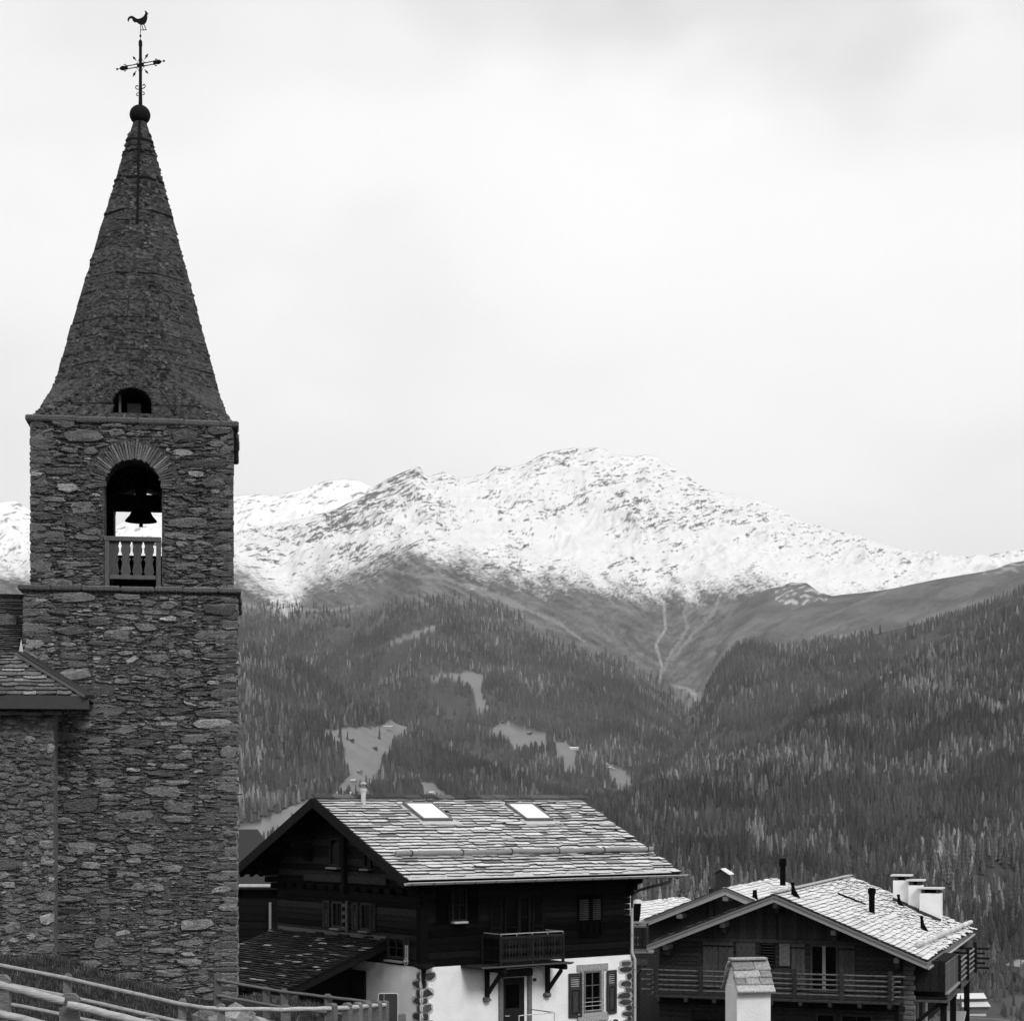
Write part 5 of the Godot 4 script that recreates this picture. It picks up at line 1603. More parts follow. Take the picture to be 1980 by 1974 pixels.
	for e in [[2.44, 1.1], [3.8, 1.1], [5.15, 1.1], [2.44, 0.1], [5.15, 0.1]]:
		s = Soup.new(); s.tone = grey(0.034)
		s.bx(Vector3(e[0], -4.80 + H, e[1]), Vector3(0.09, 1.02, 0.09), 0.01)
		put("post", s.mesh(), M.upright_wood, bal)
	for e in [[-4.36, 0.09, 0.08], [-5.14, 0.08, 0.07]]:
		s = Soup.new(); s.tone = grey(0.042)
		s.bx(Vector3(3.8, e[0] + H, 1.1), Vector3(2.80, e[1], e[2]), 0.01)
		put("rail", s.mesh(), M.dark_wood, bal)
		s = Soup.new(); s.tone = grey(0.02)
		s.bx(Vector3(2.44, e[0] + H, 0.55), Vector3(e[2], e[1], 1.05), 0.01)
		put("rail", s.mesh(), M.dark_wood, bal)
		s = Soup.new(); s.tone = grey(0.02)
		s.bx(Vector3(5.15, e[0] + H, 0.55), Vector3(e[2], e[1], 1.05), 0.01)
		put("rail", s.mesh(), M.dark_wood, bal)
	s = Soup.new(); s.tone = grey(0.4)
	s.tube([Vector3(2.46, -4.23 + H, 0.15), Vector3(2.46, -4.23 + H, 1.1), Vector3(5.15, -4.23 + H, 1.1), Vector3(5.15, -4.23 + H, 0.15)], 0.018, 6, false)
	for e in [2.46, 3.13, 3.8, 4.47, 5.15]: s.tube([Vector3(e, -4.35 + H, 1.1), Vector3(e, -4.23 + H, 1.1)], 0.014, 5)
	put("handrail", s.mesh(), M.metal_pale, bal)
	# boards with sawn drops and diamonds
	var edge := [-5.10, 0.0, -5.04, 0.0, -5.02, 0.022, -4.96, 0.046, -4.90, 0.03, -4.86, 0.008, -4.83, 0.02, -4.80, 0.0, -4.74, 0.0, -4.72, 0.022, -4.67, 0.042, -4.62, 0.026, -4.58, 0.006, -4.54, 0.018, -4.51, 0.0, -4.40, 0.0]
	for side in 3:
		var n := 20 if side == 0 else 8
		var w := 1.34 * 2.0 / 20.0
		for k in n:
			if side == 0 and (k == 9 or k == 10) and false: continue
			var p := PackedVector2Array()
			for q in range(0, edge.size(), 2): p.push_back(Vector2(w * 0.5 - 0.006 - edge[q + 1], edge[q] + H))
			for q in range(edge.size() - 2, -1, -2): p.push_back(Vector2(-w * 0.5 + 0.006 + edge[q + 1], edge[q] + H))
			s = Soup.new(); s.tone = grey(rng.randf_range(0.022, 0.034) if side == 0 else rng.randf_range(0.010, 0.016))
			var tf := Transform3D(Basis(), Vector3(2.49 + (k + 0.5) * 2.62 / 20.0, 0, 1.1))
			if side == 1: tf = Transform3D(Basis(Vector3.UP, -PI / 2), Vector3(2.44, 0, 0.12 + (k + 0.5) * 0.115))
			if side == 2: tf = Transform3D(Basis(Vector3.UP, PI / 2), Vector3(5.15, 0, 0.12 + (k + 0.5) * 0.115))
			s.prism(tf, p, -0.012, 0.012)
			put("sawn_board", s.mesh(), M.upright_wood, bal)
	for u in [2.62, 5.26]:
		s = Soup.new(); s.tone = grey(0.035)
		s.bx(Vector3(u, -5.92 + H, 0.12), Vector3(0.14, 1.05, 0.13), 0.01)
		s.bar(Vector3(u, -6.30 + H, 0.16), Vector3(u, -5.58 + H, 0.88), 0.11, 0.12, 0.01)
		s.bx(Vector3(u, -5.47 + H, 0.55), Vector3(0.15, 0.17, 1.2), 0.03)
		put("bracket", s.mesh(), M.dark_wood, bal)
		s = Soup.new()
		stone_shape(0.30, 0.20, 0.16, 0.30, s, Transform3D(Basis(), Vector3(u - 0.01, -6.50 + H, 0.06)), 2.2)
		put("bracket_stone", s.mesh(), M.rubble, bal)
	# entrance
	s = Soup.new(); s.tone = grey(0.20)
	s.bx(Vector3(3.23, -6.8 + H, 0.08), Vector3(0.17, 2.4, 0.1), 0.01)
	s.bx(Vector3(4.48, -6.8 + H, 0.08), Vector3(0.17, 2.4, 0.1), 0.01)
	put("door_frame", s.mesh(), M.grey_wood, c)
	s = Soup.new(); s.tone = grey(0.05)
	s.bx(Vector3(3.85, -5.66 + H, 0.11), Vector3(1.42, 0.26, 0.16), 0.02)
	put("lintel", s.mesh(), M.dark_wood, c)
	var door := Node3D.new()
	door.name = "door"
	c.add_child(door)
	s = Soup.new(); s.tone = grey(0.035)
	s.bx(Vector3(3.78, -7.0 + H, 0.075), Vector3(0.94, 2.35, 0.05), 0.01)
	put("leaf", s.mesh(), M.upright_wood, door)
	s = Soup.new()
	s.bx(Vector3(3.72, -6.46 + H, 0.105), Vector3(0.58, 0.8, 0.012))
	put("pane", s.mesh(), M.glass, door)
	s = Soup.new(); s.tone = grey(0.6)
	s.tube([Vector3(3.40, -7.12 + H, 0.10), Vector3(3.40, -7.12 + H, 0.17), Vector3(3.54, -7.12 + H, 0.17)], 0.016, 6)
	put("handle", s.mesh(), M.metal_pale, door)
	s = Soup.new(); s.tone = grey(0.03)
	s.bx(Vector3(4.72, -5.95 + H, 0.075), Vector3(0.13, 0.11, 0.05), 0.01)
	put("door_bell_box", s.mesh(), M.painted, c)
	# ground floor window
	s = Soup.new(); s.tone = grey(0.44)
	s.bx(Vector3(7.34, -5.66 + H, 0.075), Vector3(1.44, 0.24, 0.07), 0.012)
	put("stone_lintel", s.mesh(), M.rubble_pale, c)
	s = Soup.new(); s.tone = grey(0.5)
	s.bx(Vector3(7.34, -7.42 + H, 0.09), Vector3(1.42, 0.30, 0.12), 0.012)
	put("stone_sill", s.mesh(), M.rubble_pale, c)
	for u in [6.86, 7.80]:
		s = Soup.new(); s.tone = grey(0.42)
		s.bx(Vector3(u, -6.52 + H, 0.075), Vector3(0.13, 1.5, 0.07), 0.01)
		put("stone_jamb", s.mesh(), M.rubble_pale, c)
	window(c, Transform3D(Basis(), Vector3(6.93, -7.26 + H, 0.058)), 0.80, 1.48, 0.07, 2, 3, 0.16, M.grey_wood)
	for y in [-7.18, -7.02, -6.88]:
		s = Soup.new(); s.tone = grey(0.5)
		s.tube([Vector3(6.93, y + H, 0.13), Vector3(7.73, y + H, 0.13)], 0.014, 5)
		put("window_rod", s.mesh(), M.metal_pale, c)
	shutter(c, Transform3D(Basis(Vector3.UP, -0.12), Vector3(6.24, -7.38 + H, 0.07)), 0.56, 1.56, 0.36, 0.075, M.upright_wood)
	shutter(c, Transform3D(Basis(Vector3.UP, 0.10), Vector3(7.97, -7.36 + H, 0.12)), 0.50, 1.56, 0.36, 0.075, M.upright_wood)
	# corner stones set in the plaster: near corner on both faces, far corner on the long face
	var y := -5.45
	var flip := 0
	while y > -8.2:
		var h := rng.randf_range(0.20, 0.32)
		y -= h
		for f in 2:
			s = Soup.new()
			var wl := (rng.randf_range(0.42, 0.62) if (flip + f) % 2 == 0 else rng.randf_range(0.20, 0.32))
			var ton := rng.randf_range(0.10, 0.26)
			var tf := Transform3D(Basis(), Vector3(-0.06 + wl * 0.46, y + h * 0.5 + H, 0.055))
			if f == 1: tf = Transform3D(gab.basis, Vector3(-0.065, y + h * 0.5 + H, 0.045 - wl * 0.46))
			stone_shape(wl, h * 0.95, 0.035, ton, s, tf, 5.0)
			put("quoin", s.mesh(), M.rubble, c)
			s = Soup.new(); s.tone = grey(0.5)      # raised rim of mortar round the stone
			s.prism(tf, blob(wl * 0.5 + 0.06, h * 0.5 + 0.045), -0.03, 0.012)
			put("mortar_rim", s.mesh(), M.plaster, c)
		flip += 1
	y = -5.5
	while y > -8.2:
		var h := rng.randf_range(0.18, 0.3)
		y -= h
		s = Soup.new()
		var wl := rng.randf_range(0.22, 0.7)
		var tf := Transform3D(Basis(), Vector3(9.20 - wl * 0.46, y + h * 0.5 + H, 0.055))
		stone_shape(wl, h * 0.95, 0.035, rng.randf_range(0.08, 0.22), s, tf, 3.0)
		put("quoin", s.mesh(), M.rubble, c)
		s = Soup.new(); s.tone = grey(0.45)
		s.prism(tf, blob(wl * 0.5 + 0.05, h * 0.5 + 0.04), -0.03, 0.012)
		put("mortar_rim", s.mesh(), M.plaster, c)
	rubble(c, Transform3D(Basis(), Vector3(5.4, -8.3 + H, 0.06)), 3.8, 0.72, [[0.25, 0.5, 0.1, 0.2, 200], [0.1, 0.25, 0.05, 0.1, 400]], func(_x: float, yy: float, _w: float, _h: float) -> bool: return yy < 0.7, func(_x: float, _y: float, _w: float, _h: float) -> float: return rng.randf_range(0.12, 0.3), 40, 0.05, 10.0)
	# dark corner post with its iron tray and spout
	s = Soup.new(); s.tone = grey(0.008)
	s.bx(Vector3(-0.02, -4.3 + H, 0.05), Vector3(0.34, 2.0, 0.30), 0.04)
	put("corner_post", s.mesh(), M.upright_wood, c)
	s = Soup.new()
	s.tube([Vector3(0, -5.14 + H, 0.12), Vector3(0, -5.24 + H, 0.12), Vector3(0, -5.30 + H, 0.12), Vector3(0, -5.36 + H, 0.12)], [0.30, 0.38, 0.24, 0.10], 12)
	s.tube([Vector3(0, -5.3 + H, 0.10), Vector3(-0.02, -5.7 + H, 0.10), Vector3(-0.02, -5.95 + H, 0.10)], [0.09, 0.065, 0.05], 8)
	put("iron_bracket", s.mesh(), M.iron, c)
	# downpipe at the far corner
	s = Soup.new(); s.tone = grey(0.05)
	s.tube([Vector3(10.2, -2.5 + H, 1.08), Vector3(10.15, -2.66 + H, 1.02), Vector3(9.4, -2.95 + H, 0.3), Vector3(9.18, -3.12 + H, 0.14), Vector3(9.16, -3.6 + H, 0.13)], 0.05, 8)
	put("downpipe", s.mesh(), M.metal_dark, c)
	s = Soup.new(); s.tone = grey(0.5)
	s.tube([Vector3(9.16, -3.6 + H, 0.13), Vector3(9.16, -5.2 + H, 0.13), Vector3(9.24, -5.45 + H, 0.2), Vector3(9.24, -9.0 + H, 0.2)], 0.055, 8)
	put("downpipe", s.mesh(), M.metal_pale, c)
	for yy in [-4.6, -5.85, -7.2]:
		s = Soup.new(); s.tone = grey(0.3)
		s.tube([Vector3(9.24 if yy < -5.3 else 9.16, yy + H, 0.2 if yy < -5.3 else 0.13), Vector3(9.24 if yy < -5.3 else 9.16, yy + 0.05 + H, 0.2 if yy < -5.3 else 0.13)], 0.068, 8)
		put("pipe_clip", s.mesh(), M.metal_pale, c)
	# hanging disc by the corner
	var d: Node3D = thing("hanging_disc", "round pale disc hanging on a dark board at the corner of the old chalet", "ornament", c.transform * Vector3(-0.2, -5.12 + H, -0.62), 0.657 - PI / 2)
	s = Soup.new(); s.tone = grey(0.03)
	s.bx(Vector3(0.0, 0.42, -0.03), Vector3(0.22, 0.85, 0.04), 0.01)
	put("board", s.mesh(), M.upright_wood, d)
	s = Soup.new(); s.tone = grey(0.34)
	s.bx(Vector3(-0.06, 0.32, 0.0), Vector3(0.05, 0.45, 0.03), 0.01)
	s.bx(Vector3(0.05, 0.32, 0.0), Vector3(0.07, 0.45, 0.03), 0.01)
	put("strap", s.mesh(), M.grey_wood, d)
	s = Soup.new(); s.tone = grey(0.36)
	var rp := []
	for k in 25: rp.push_back(Vector3(cos(TAU * k / 24.0) * 0.115, sin(TAU * k / 24.0) * 0.115, 0.03))
	s.tube(rp, 0.018, 6)
	put("rim", s.mesh(), M.metal_pale, d)
	s = Soup.new(); s.tone = grey(0.22)
	s.tube([Vector3(0, 0, -0.01), Vector3(0, 0, 0.03), Vector3(0, 0, 0.05)], [0.105, 0.1, 0.05], 16)
	put("face", s.mesh(), M.painted, d)
	s = Soup.new(); s.tone = grey(0.6)
	s.tube([Vector3(0, 0.01, 0.05), Vector3(0, 0.01, 0.075)], [0.035, 0.02], 10)
	put("boss", s.mesh(), M.metal_pale, d)
	# lean-to shed against the gable
	var sh := thing("lean_to_shed", "lean-to shed with dark slab roof against the old chalet's gable", "shed", c.transform * Vector3(-4.0, 0.0, -5.0), 0.657)
	var so := Vector3(4.0, 0.0, 5.0)      # chalet origin in the shed's frame
	var sl := atan2(1.46, 3.97)
	var SL := 4.42
	var sf := Transform3D(Basis(Vector3(0, 0, 1), Vector3(cos(sl), sin(sl), 0), Vector3(-sin(sl), cos(sl), 0)), so + Vector3(-cos(sl) * SL, -4.50 + H - sin(sl) * SL, -9.6))
	s = Soup.new(); s.tone = grey(0.02)
	s.box(sf * Transform3D(Basis(), Vector3(3.80, SL * 0.5, -0.09)), Vector3(7.6, SL, 0.12) * 0.5)
	put("deck", s.mesh(), M.dark_wood, sh)
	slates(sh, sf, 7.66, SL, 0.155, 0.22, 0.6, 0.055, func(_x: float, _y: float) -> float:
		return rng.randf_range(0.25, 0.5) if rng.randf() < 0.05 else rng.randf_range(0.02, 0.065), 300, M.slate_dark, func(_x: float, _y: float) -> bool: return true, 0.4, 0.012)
	s = Soup.new(); s.tone = grey(0.022)
	s.bar(so + Vector3(-0.02, -4.66 + H, -2.0), so + Vector3(-cos(sl) * SL, -4.66 + H - sin(sl) * SL, -2.0), 0.06, 0.22, 0.01)
	put("verge_board", s.mesh(), M.dark_wood, sh)
	s = Soup.new(); s.tone = grey(0.05)
	s.bx(so + Vector3(-0.06, -4.43 + H, -5.6), Vector3(0.1, 0.14, 7.2), 0.01)
	put("wall_flashing", s.mesh(), M.metal_dark, sh)
	s = Soup.new(); s.tone = grey(0.74)
	s.prism(Transform3D(Basis(), so + Vector3(0, 0, -4.2)), PackedVector2Array([Vector2(-3.95, -9.0 + H), Vector2(-2.35, -9.0 + H), Vector2(-2.35, -5.42 + H), Vector2(-3.95, -6.02 + H)]), -0.12, 0.12)
	put("plaster_wall", s.mesh(), M.plaster, sh)
	s = Soup.new(); s.tone = grey(0.02)
	s.prism(Transform3D(Basis(), so + Vector3(0, 0, -4.25)), PackedVector2Array([Vector2(-2.35, -9.0 + H), Vector2(-0.05, -9.0 + H), Vector2(-0.05, -4.72 + H), Vector2(-2.35, -5.55 + H)]), -0.06, 0.06)
	put("timber_wall", s.mesh(), M.upright_wood, sh)
	s = Soup.new(); s.tone = grey(0.05)
	s.bx(so + Vector3(-3.85, -7.4 + H, -6.9), Vector3(0.12, 2.9, 5.2))
	put("rear_wall", s.mesh(), M.mortar, sh)
	s = Soup.new(); s.tone = grey(0.025)
	s.bx(so + Vector3(-0.12, -7.0 + H, -3.66), Vector3(0.08, 2.75, 0.84), 0.01)
	put("door", s.mesh(), M.upright_wood, sh)
	for k in 6:
		s = Soup.new(); s.tone = grey(0.015)
		s.bar(so + Vector3(-0.1, -4.78 + H, -2.1 - k * 1.4), so + Vector3(-4.0, -4.78 + H - 1.44, -2.1 - k * 1.4), 0.1, 0.13)
		put("rafter", s.mesh(), M.dark_wood, sh)

func blob(rx: float, ry: float) -> PackedVector2Array:
	var p := PackedVector2Array()
	for k in 14:
		var a := TAU * k / 14.0
		var q := pow(pow(absf(cos(a)), 3.0) + pow(absf(sin(a)), 3.0), -1.0 / 3.0) * rng.randf_range(0.92, 1.06)
		p.push_back(Vector2(cos(a) * q * rx, sin(a) * q * ry))
	return p

# ---------------------------------------------------------------- the chalets to the right, and the barn behind the tower
func neighbours() -> void:
	right_chalet()
	rear_chalet()
	barn()

func right_chalet() -> void:
	var c := thing("balcony_chalet", "wide timber chalet with pale slab roof, long railed gable balcony and three white chimneys", "chalet", Vector3(10.987, -8.2, -76.136), -0.328)
	var H := 9.9
	var gab := Transform3D()
	var s := Soup.new()
	s.tone = grey(0.03)
	s.prism(Transform3D(), PackedVector2Array([Vector2(-5.0, -9.6 + H), Vector2(4.95, -9.6 + H), Vector2(4.95, -5.75 + H), Vector2(0, -3.72 + H), Vector2(-5.0, -5.75 + H)]), -19.0, -0.12)
	put("inner_wall", s.mesh(), M.dark_wood, c)
	log_wall(c, gab, -9.5 + H, -5.52 + H, 0.20, func(y: float) -> Array:
		var over := maxf(0.0, (y - H + 5.85) / 0.4185)
		return [-5.1 + over, 5.05 - over], 0.055, 0.085, M.dark_wood)
	# right side wall logs
	log_wall(c, Transform3D(Basis(Vector3.UP, PI / 2), Vector3(5.0, 0, 0)), -9.5 + H, -5.9 + H, 0.20, func(_y: float) -> Array: return [-0.25, 19.0], 0.04, 0.07, M.dark_wood)
	# crossing log ends at the right corner
	for k in 17:
		s = Soup.new(); s.tone = grey(rng.randf_range(0.13, 0.18))
		var reach := 0.42 + (0.07 if k % 2 else 0.0)
		s.bx(Vector3(5.0 + reach * 0.5, -9.4 + k * 0.2 + H, -0.02), Vector3(reach, 0.185, 0.22), 0.03)
		put("log_end", s.mesh(), M.grey_wood, c)
	# upright boards of the gable
	var x := -4.2
	while x < 4.2:
		var w := rng.randf_range(0.16, 0.26)
		var top0 := -3.62 - absf(x) * 0.4185
		var top1 := -3.62 - absf(x + w) * 0.4185
		if minf(top0, top1) > -5.36:
			s = Soup.new(); s.tone = grey(rng.randf_range(0.045, 0.085))
			s.prism(Transform3D(), PackedVector2Array([Vector2(x + 0.004, -5.40 + H), Vector2(x + w - 0.004, -5.40 + H), Vector2(x + w - 0.004, top1 + H), Vector2(x + 0.004, top0 + H)]), -0.1, rng.randf_range(0.0, 0.02))
			put("gable_board", s.mesh(), M.upright_wood, c)
		x += w
	s = Soup.new(); s.tone = grey(0.075)
	s.bx(Vector3(-0.3, -5.46 + H, 0.03), Vector3(8.1, 0.16, 0.14), 0.02)
	put("tie_beam", s.mesh(), M.dark_wood, c)
	s = Soup.new(); s.tone = grey(0.03)
	s.bx(Vector3(-0.08, -4.6 + H, 0.04), Vector3(0.08, 1.6, 0.04))
	put("board_strip", s.mesh(), M.upright_wood, c)
	# roof
	var roof := Node3D.new()
	roof.name = "roof"
	c.add_child(roof)
	var sr := atan2(2.54, 6.08)
	var LR := Vector2(6.08, 2.54).length()
	var fr := Transform3D(Basis(Vector3(0, 0, -1), Vector3(-cos(sr), sin(sr), 0), Vector3(sin(sr), cos(sr), 0)), Vector3(6.08, -6.01 + H, 1.2))
	var sl := atan2(2.11, 5.27)
	var LL := Vector2(5.27, 2.11).length()
	var fl := Transform3D(Basis(Vector3(0, 0, 1), Vector3(cos(sl), sin(sl), 0), Vector3(-sin(sl), cos(sl), 0)), Vector3(-5.27, -5.58 + H, -19.5))
	for e in [[fr, LR], [fl, LL]]:
		s = Soup.new(); s.tone = grey(0.05)
		var f: Transform3D = e[0]
		s.box(f * Transform3D(Basis(), Vector3(10.35, e[1] * 0.5, -0.11)), Vector3(20.66, e[1], 0.14) * 0.5)
		put("deck", s.mesh(), M.dark_wood, roof)
	var pale := func(_x: float, _y: float) -> float: return rng.randf_range(0.30, 0.5) if rng.randf() < 0.06 else rng.randf_range(0.74, 0.95)
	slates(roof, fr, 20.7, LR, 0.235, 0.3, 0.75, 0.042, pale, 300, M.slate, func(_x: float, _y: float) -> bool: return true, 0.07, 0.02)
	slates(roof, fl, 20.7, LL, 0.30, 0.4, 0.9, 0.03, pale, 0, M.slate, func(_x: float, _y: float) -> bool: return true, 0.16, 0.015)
	# double verge boards in front and behind
	for z in [1.22, -19.5]:
		for e in [[-5.30, -5.60, -0.0, -3.48], [6.10, -6.03, 0.0, -3.48]]:
			for q in [[0.0, -0.10, 0.10, 0.17], [-0.03, -0.235, 0.16, 0.30]]:
				s = Soup.new(); s.tone = grey(q[3])
				s.bar(Vector3(e[0], e[1] + q[1] + H, z + q[0]), Vector3(e[2], e[3] + q[1] + H, z + q[0]), 0.05, q[2], 0.006)
				put("verge_board", s.mesh(), M.fascia_wood, roof)
	# fascia, soffit and gutter along the right eave
	s = Soup.new(); s.tone = grey(0.16)
	s.bx(Vector3(6.09, -6.20 + H, -9.15), Vector3(0.05, 0.26, 20.6), 0.006)
	put("eave_board", s.mesh(), M.fascia_wood, roof)
	s = Soup.new(); s.tone = grey(0.34)
	s.tube([Vector3(6.16, -6.30 + H, 1.3), Vector3(6.16, -6.30 + H, -19.6)], 0.055, 8)
	put("gutter", s.mesh(), M.metal_pale, roof)
	s = Soup.new(); s.tone = grey(0.02)
	s.tube([Vector3(6.16, -6.35 + H, -15.0), Vector3(6.1, -6.55 + H, -15.0), Vector3(5.2, -6.7 + H, -15.0)], 0.05, 6)
	put("downpipe", s.mesh(), M.metal_dark, roof)
	# ridge
	s = Soup.new(); s.tone = grey(0.4)
	s.bar(Vector3(0, -3.40 + H, 1.2), Vector3(0, -3.40 + H, -19.5), 0.3, 0.05, 0.015)
	put("ridge", s.mesh(), M.slate, roof)
	# rounded snow guard of short logs near the eave
	for k in 26:
		s = Soup.new(); s.tone = grey(rng.randf_range(0.55, 0.85))
		var u0 := 2.3 + k * 0.754
		var a := fr * Vector3(u0, 0.78 - u0 * 0.024 + rng.randf_range(-0.025, 0.025), 0.19 + rng.randf_range(-0.025, 0.025))
		var b := fr * Vector3(u0 + rng.randf_range(0.60, 0.70), 0.78 - u0 * 0.024 + rng.randf_range(-0.025, 0.025), 0.19 + rng.randf_range(-0.025, 0.025))
		var r := rng.randf_range(0.10, 0.13)
		s.tube([a, a.lerp(b, 0.12), a.lerp(b, 0.88), b], [r * 0.6, r, r * rng.randf_range(0.9, 1.1), r * 0.6], 9)
		put("snow_guard", s.mesh(), M.grey_wood, roof)
	# pipes, cones and a thin dark bar lying on the slates
	s = Soup.new(); s.tone = grey(0.018)
	var pb := Vector3(2.83, -4.66 + H, -6.78)
	s.tube([pb + Vector3(0, -0.1, 0), pb + Vector3(0, 0.85, 0), pb + Vector3(0, 0.95, 0), pb + Vector3(0, 1.12, 0), pb + Vector3(0, 1.16, 0)], [0.13, 0.13, 0.18, 0.17, 0.10], 12)
	put("flue", s.mesh(), M.iron, roof)
	for e in [[4.73, 9.09, 0.5, 0.11], [0.41, 0.75, 0.48, 0.12], [2.95, 15.2, 0.45, 0.11]]:
		s = Soup.new(); s.tone = grey(0.02)
		var o := Vector3(e[0], -3.47 - e[0] * 0.4185 + H, -e[1])
		s.tube([o + Vector3(0.12, -0.1, 0), o + Vector3(0.03, e[2] * 0.5, 0), o + Vector3(0, e[2], 0)], [e[3] * 1.7, e[3] * 0.8, e[3] * 0.55], 9)
		s.tube([o + Vector3(0, e[2], 0), o + Vector3(0, e[2] + 0.1, 0)], e[3] * 0.7, 9)
		put("vent_cone", s.mesh(), M.iron, roof)
	s = Soup.new(); s.tone = grey(0.02)
	s.bar(Vector3(1.08, -3.83 + H, -8.32), Vector3(2.3, -4.34 + H, -8.66), 0.05, 0.10)
	put("dark_bar", s.mesh(), M.iron, roof)
	# chimneys
	for e in [[2.95, 0.78, 16.6, -3.52], [3.66, 0.66, 16.3, -3.74], [4.42, 1.02, 15.9, -4.10]]:
		var ch := Node3D.new()
		ch.name = "chimney" if e[0] < 3.0 else ("chimney_001" if e[0] < 4.0 else "chimney_002")
		roof.add_child(ch)
		var base: float = -3.47 - (e[0] + e[1] * 0.5) * 0.4185 - 0.3
		s = Soup.new(); s.tone = grey(0.80)
		s.bx(Vector3(e[0], (base + e[3]) * 0.5 + H, -e[2]), Vector3(e[1], e[3] - base, 0.8), 0.015)
		put("stack", s.mesh(), M.plaster, ch)
		for sx in [-1.0, 1.0]:
			for sz in [-0.3, 0.3]:
				s = Soup.new(); s.tone = grey(0.09)
				s.bx(Vector3(e[0] + sx * (e[1] * 0.5 - 0.16), e[3] + 0.10 + H, -e[2] + sz), Vector3(0.14, 0.2, 0.14), 0.01)
				put("cap_foot", s.mesh(), M.rubble, ch)
		s = Soup.new(); s.tone = grey(0.03)
		s.bx(Vector3(e[0], e[3] + 0.09 + H, -e[2]), Vector3(e[1] - 0.3, 0.16, 0.4))
		put("flue_mouth", s.mesh(), M.iron, ch)
		s = Soup.new(); s.tone = grey(0.66)
		s.bx(Vector3(e[0], e[3] + 0.24 + H, -e[2]), Vector3(e[1] + 0.22, 0.085, 1.0), 0.025)
		put("cap_slab", s.mesh(), M.slate, ch)
		s = Soup.new(); s.tone = grey(0.02)
		s.bar(Vector3(e[0] - e[1] * 0.5, base + 0.42 + e[1] * 0.4185 + H, -e[2] + 0.43), Vector3(e[0] + e[1] * 0.5, base + 0.42 + H, -e[2] + 0.43), 0.03, 0.16)
		put("flashing", s.mesh(), M.metal_dark, ch)
	# doors, shutters and windows on the balcony floor
	var at2 := func(u: float, h0: float) -> Transform3D: return Transform3D(Basis(), Vector3(u, h0 + H, 0.035))
	for e in [[-3.20, 0.64, 0.115], [-2.54, 0.62, 0.105], [0.50, 0.56, 0.115], [2.43, 0.66, 0.10]]:
		var o := Node3D.new()
		o.name = "board_shutter" if e[0] < -3.0 else "board_shutter_%03d" % (1 if e[0] < -1.0 else (2 if e[0] < 1.0 else 3))
		c.add_child(o)
		for k in 3:
			s = Soup.new(); s.tone = grey(e[2] * rng.randf_range(0.9, 1.1))
			s.bx(Vector3(e[0] + (k + 0.5) * e[1] / 3.0, -6.47 + H, 0.055), Vector3(e[1] / 3.0 - 0.008, 1.86, 0.05), 0.008)
			put("board", s.mesh(), M.upright_wood, o)
		for y in [-5.70, -7.2]:
			s = Soup.new(); s.tone = grey(0.02)
			s.bx(Vector3(e[0] + e[1] * 0.5, y + H, 0.09), Vector3(e[1], 0.05, 0.02))
			put("hinge_strap", s.mesh(), M.iron, o)
	s = Soup.new(); s.tone = grey(0.10)
	s.bx(Vector3(-1.40, -5.9 + H, 0.05), Vector3(0.80, 0.72, 0.05), 0.01)
	put("board_panel", s.mesh(), M.upright_wood, c)
	s = Soup.new(); s.tone = grey(0.20)
	s.bx(Vector3(0.22, -6.0 + H, 0.05), Vector3(0.44, 0.92, 0.05), 0.01)
	put("pale_board_panel", s.mesh(), M.dark_wood, c)
	window(c, at2.call(-0.80, -6.5), 0.66, 1.0, 0.05, 1, 1, 0.03, M.dark_wood)
	var dw := window(c, at2.call(1.28, -7.5), 1.12, 1.95, 0.08, 1, 1, 0.05, M.grey_wood, "balcony_door")
	s = Soup.new(); s.tone = grey(0.26)
	s.bx(Vector3(0.56, 0.97, 0.05), Vector3(0.13, 1.85, 0.07), 0.01)
	put("mullion", s.mesh(), M.grey_wood, dw)
	for k in 8:      # slats behind the small window
		s = Soup.new(); s.tone = grey(0.05)
		s.bx(Vector3(-0.47, -6.40 + k * 0.115 + H, 0.075), Vector3(0.5, 0.02, 0.02))
		put("slat", s.mesh(), M.grey_wood, c)
	# purlin ends
	for e in [[0.0, -3.95], [-2.2, -4.78], [2.35, -5.0], [4.85, -6.05], [-4.6, -5.75]]:
		for q in 2:
			s = Soup.new(); s.tone = grey(0.24 if q == 0 else 0.07)
			s.bx(Vector3(e[0], e[1] - q * 0.24 + H, 0.45 - q * 0.15), Vector3(0.22, 0.22, 0.95 - q * 0.3), 0.03)
			put("purlin_end", s.mesh(), M.grey_wood if q == 0 else M.dark_wood, c)
	# balcony
	var b := Node3D.new()
	b.name = "balcony"
	c.add_child(b)
	s = Soup.new(); s.tone = grey(0.07)
	s.bx(Vector3(-0.1, -7.72 + H, 0.72), Vector3(10.3, 0.10, 1.44), 0.01)
	put("floor", s.mesh(), M.dark_wood, b)
	for k in 9:
		s = Soup.new(); s.tone = grey(0.06)
		s.bx(Vector3(-4.8 + k * 1.18, -7.86 + H, 0.7), Vector3(0.16, 0.18, 1.5), 0.03)
		put("joist", s.mesh(), M.dark_wood, b)
	for u in [-4.87, -2.98, -1.06, 0.86, 2.75, 4.66]:
		s = Soup.new(); s.tone = grey(rng.randf_range(0.05, 0.065))
		s.bx(Vector3(u, -7.12 + H, 1.36), Vector3(0.17, 1.34, 0.12), 0.015)
		put("post", s.mesh(), M.upright_wood, b)
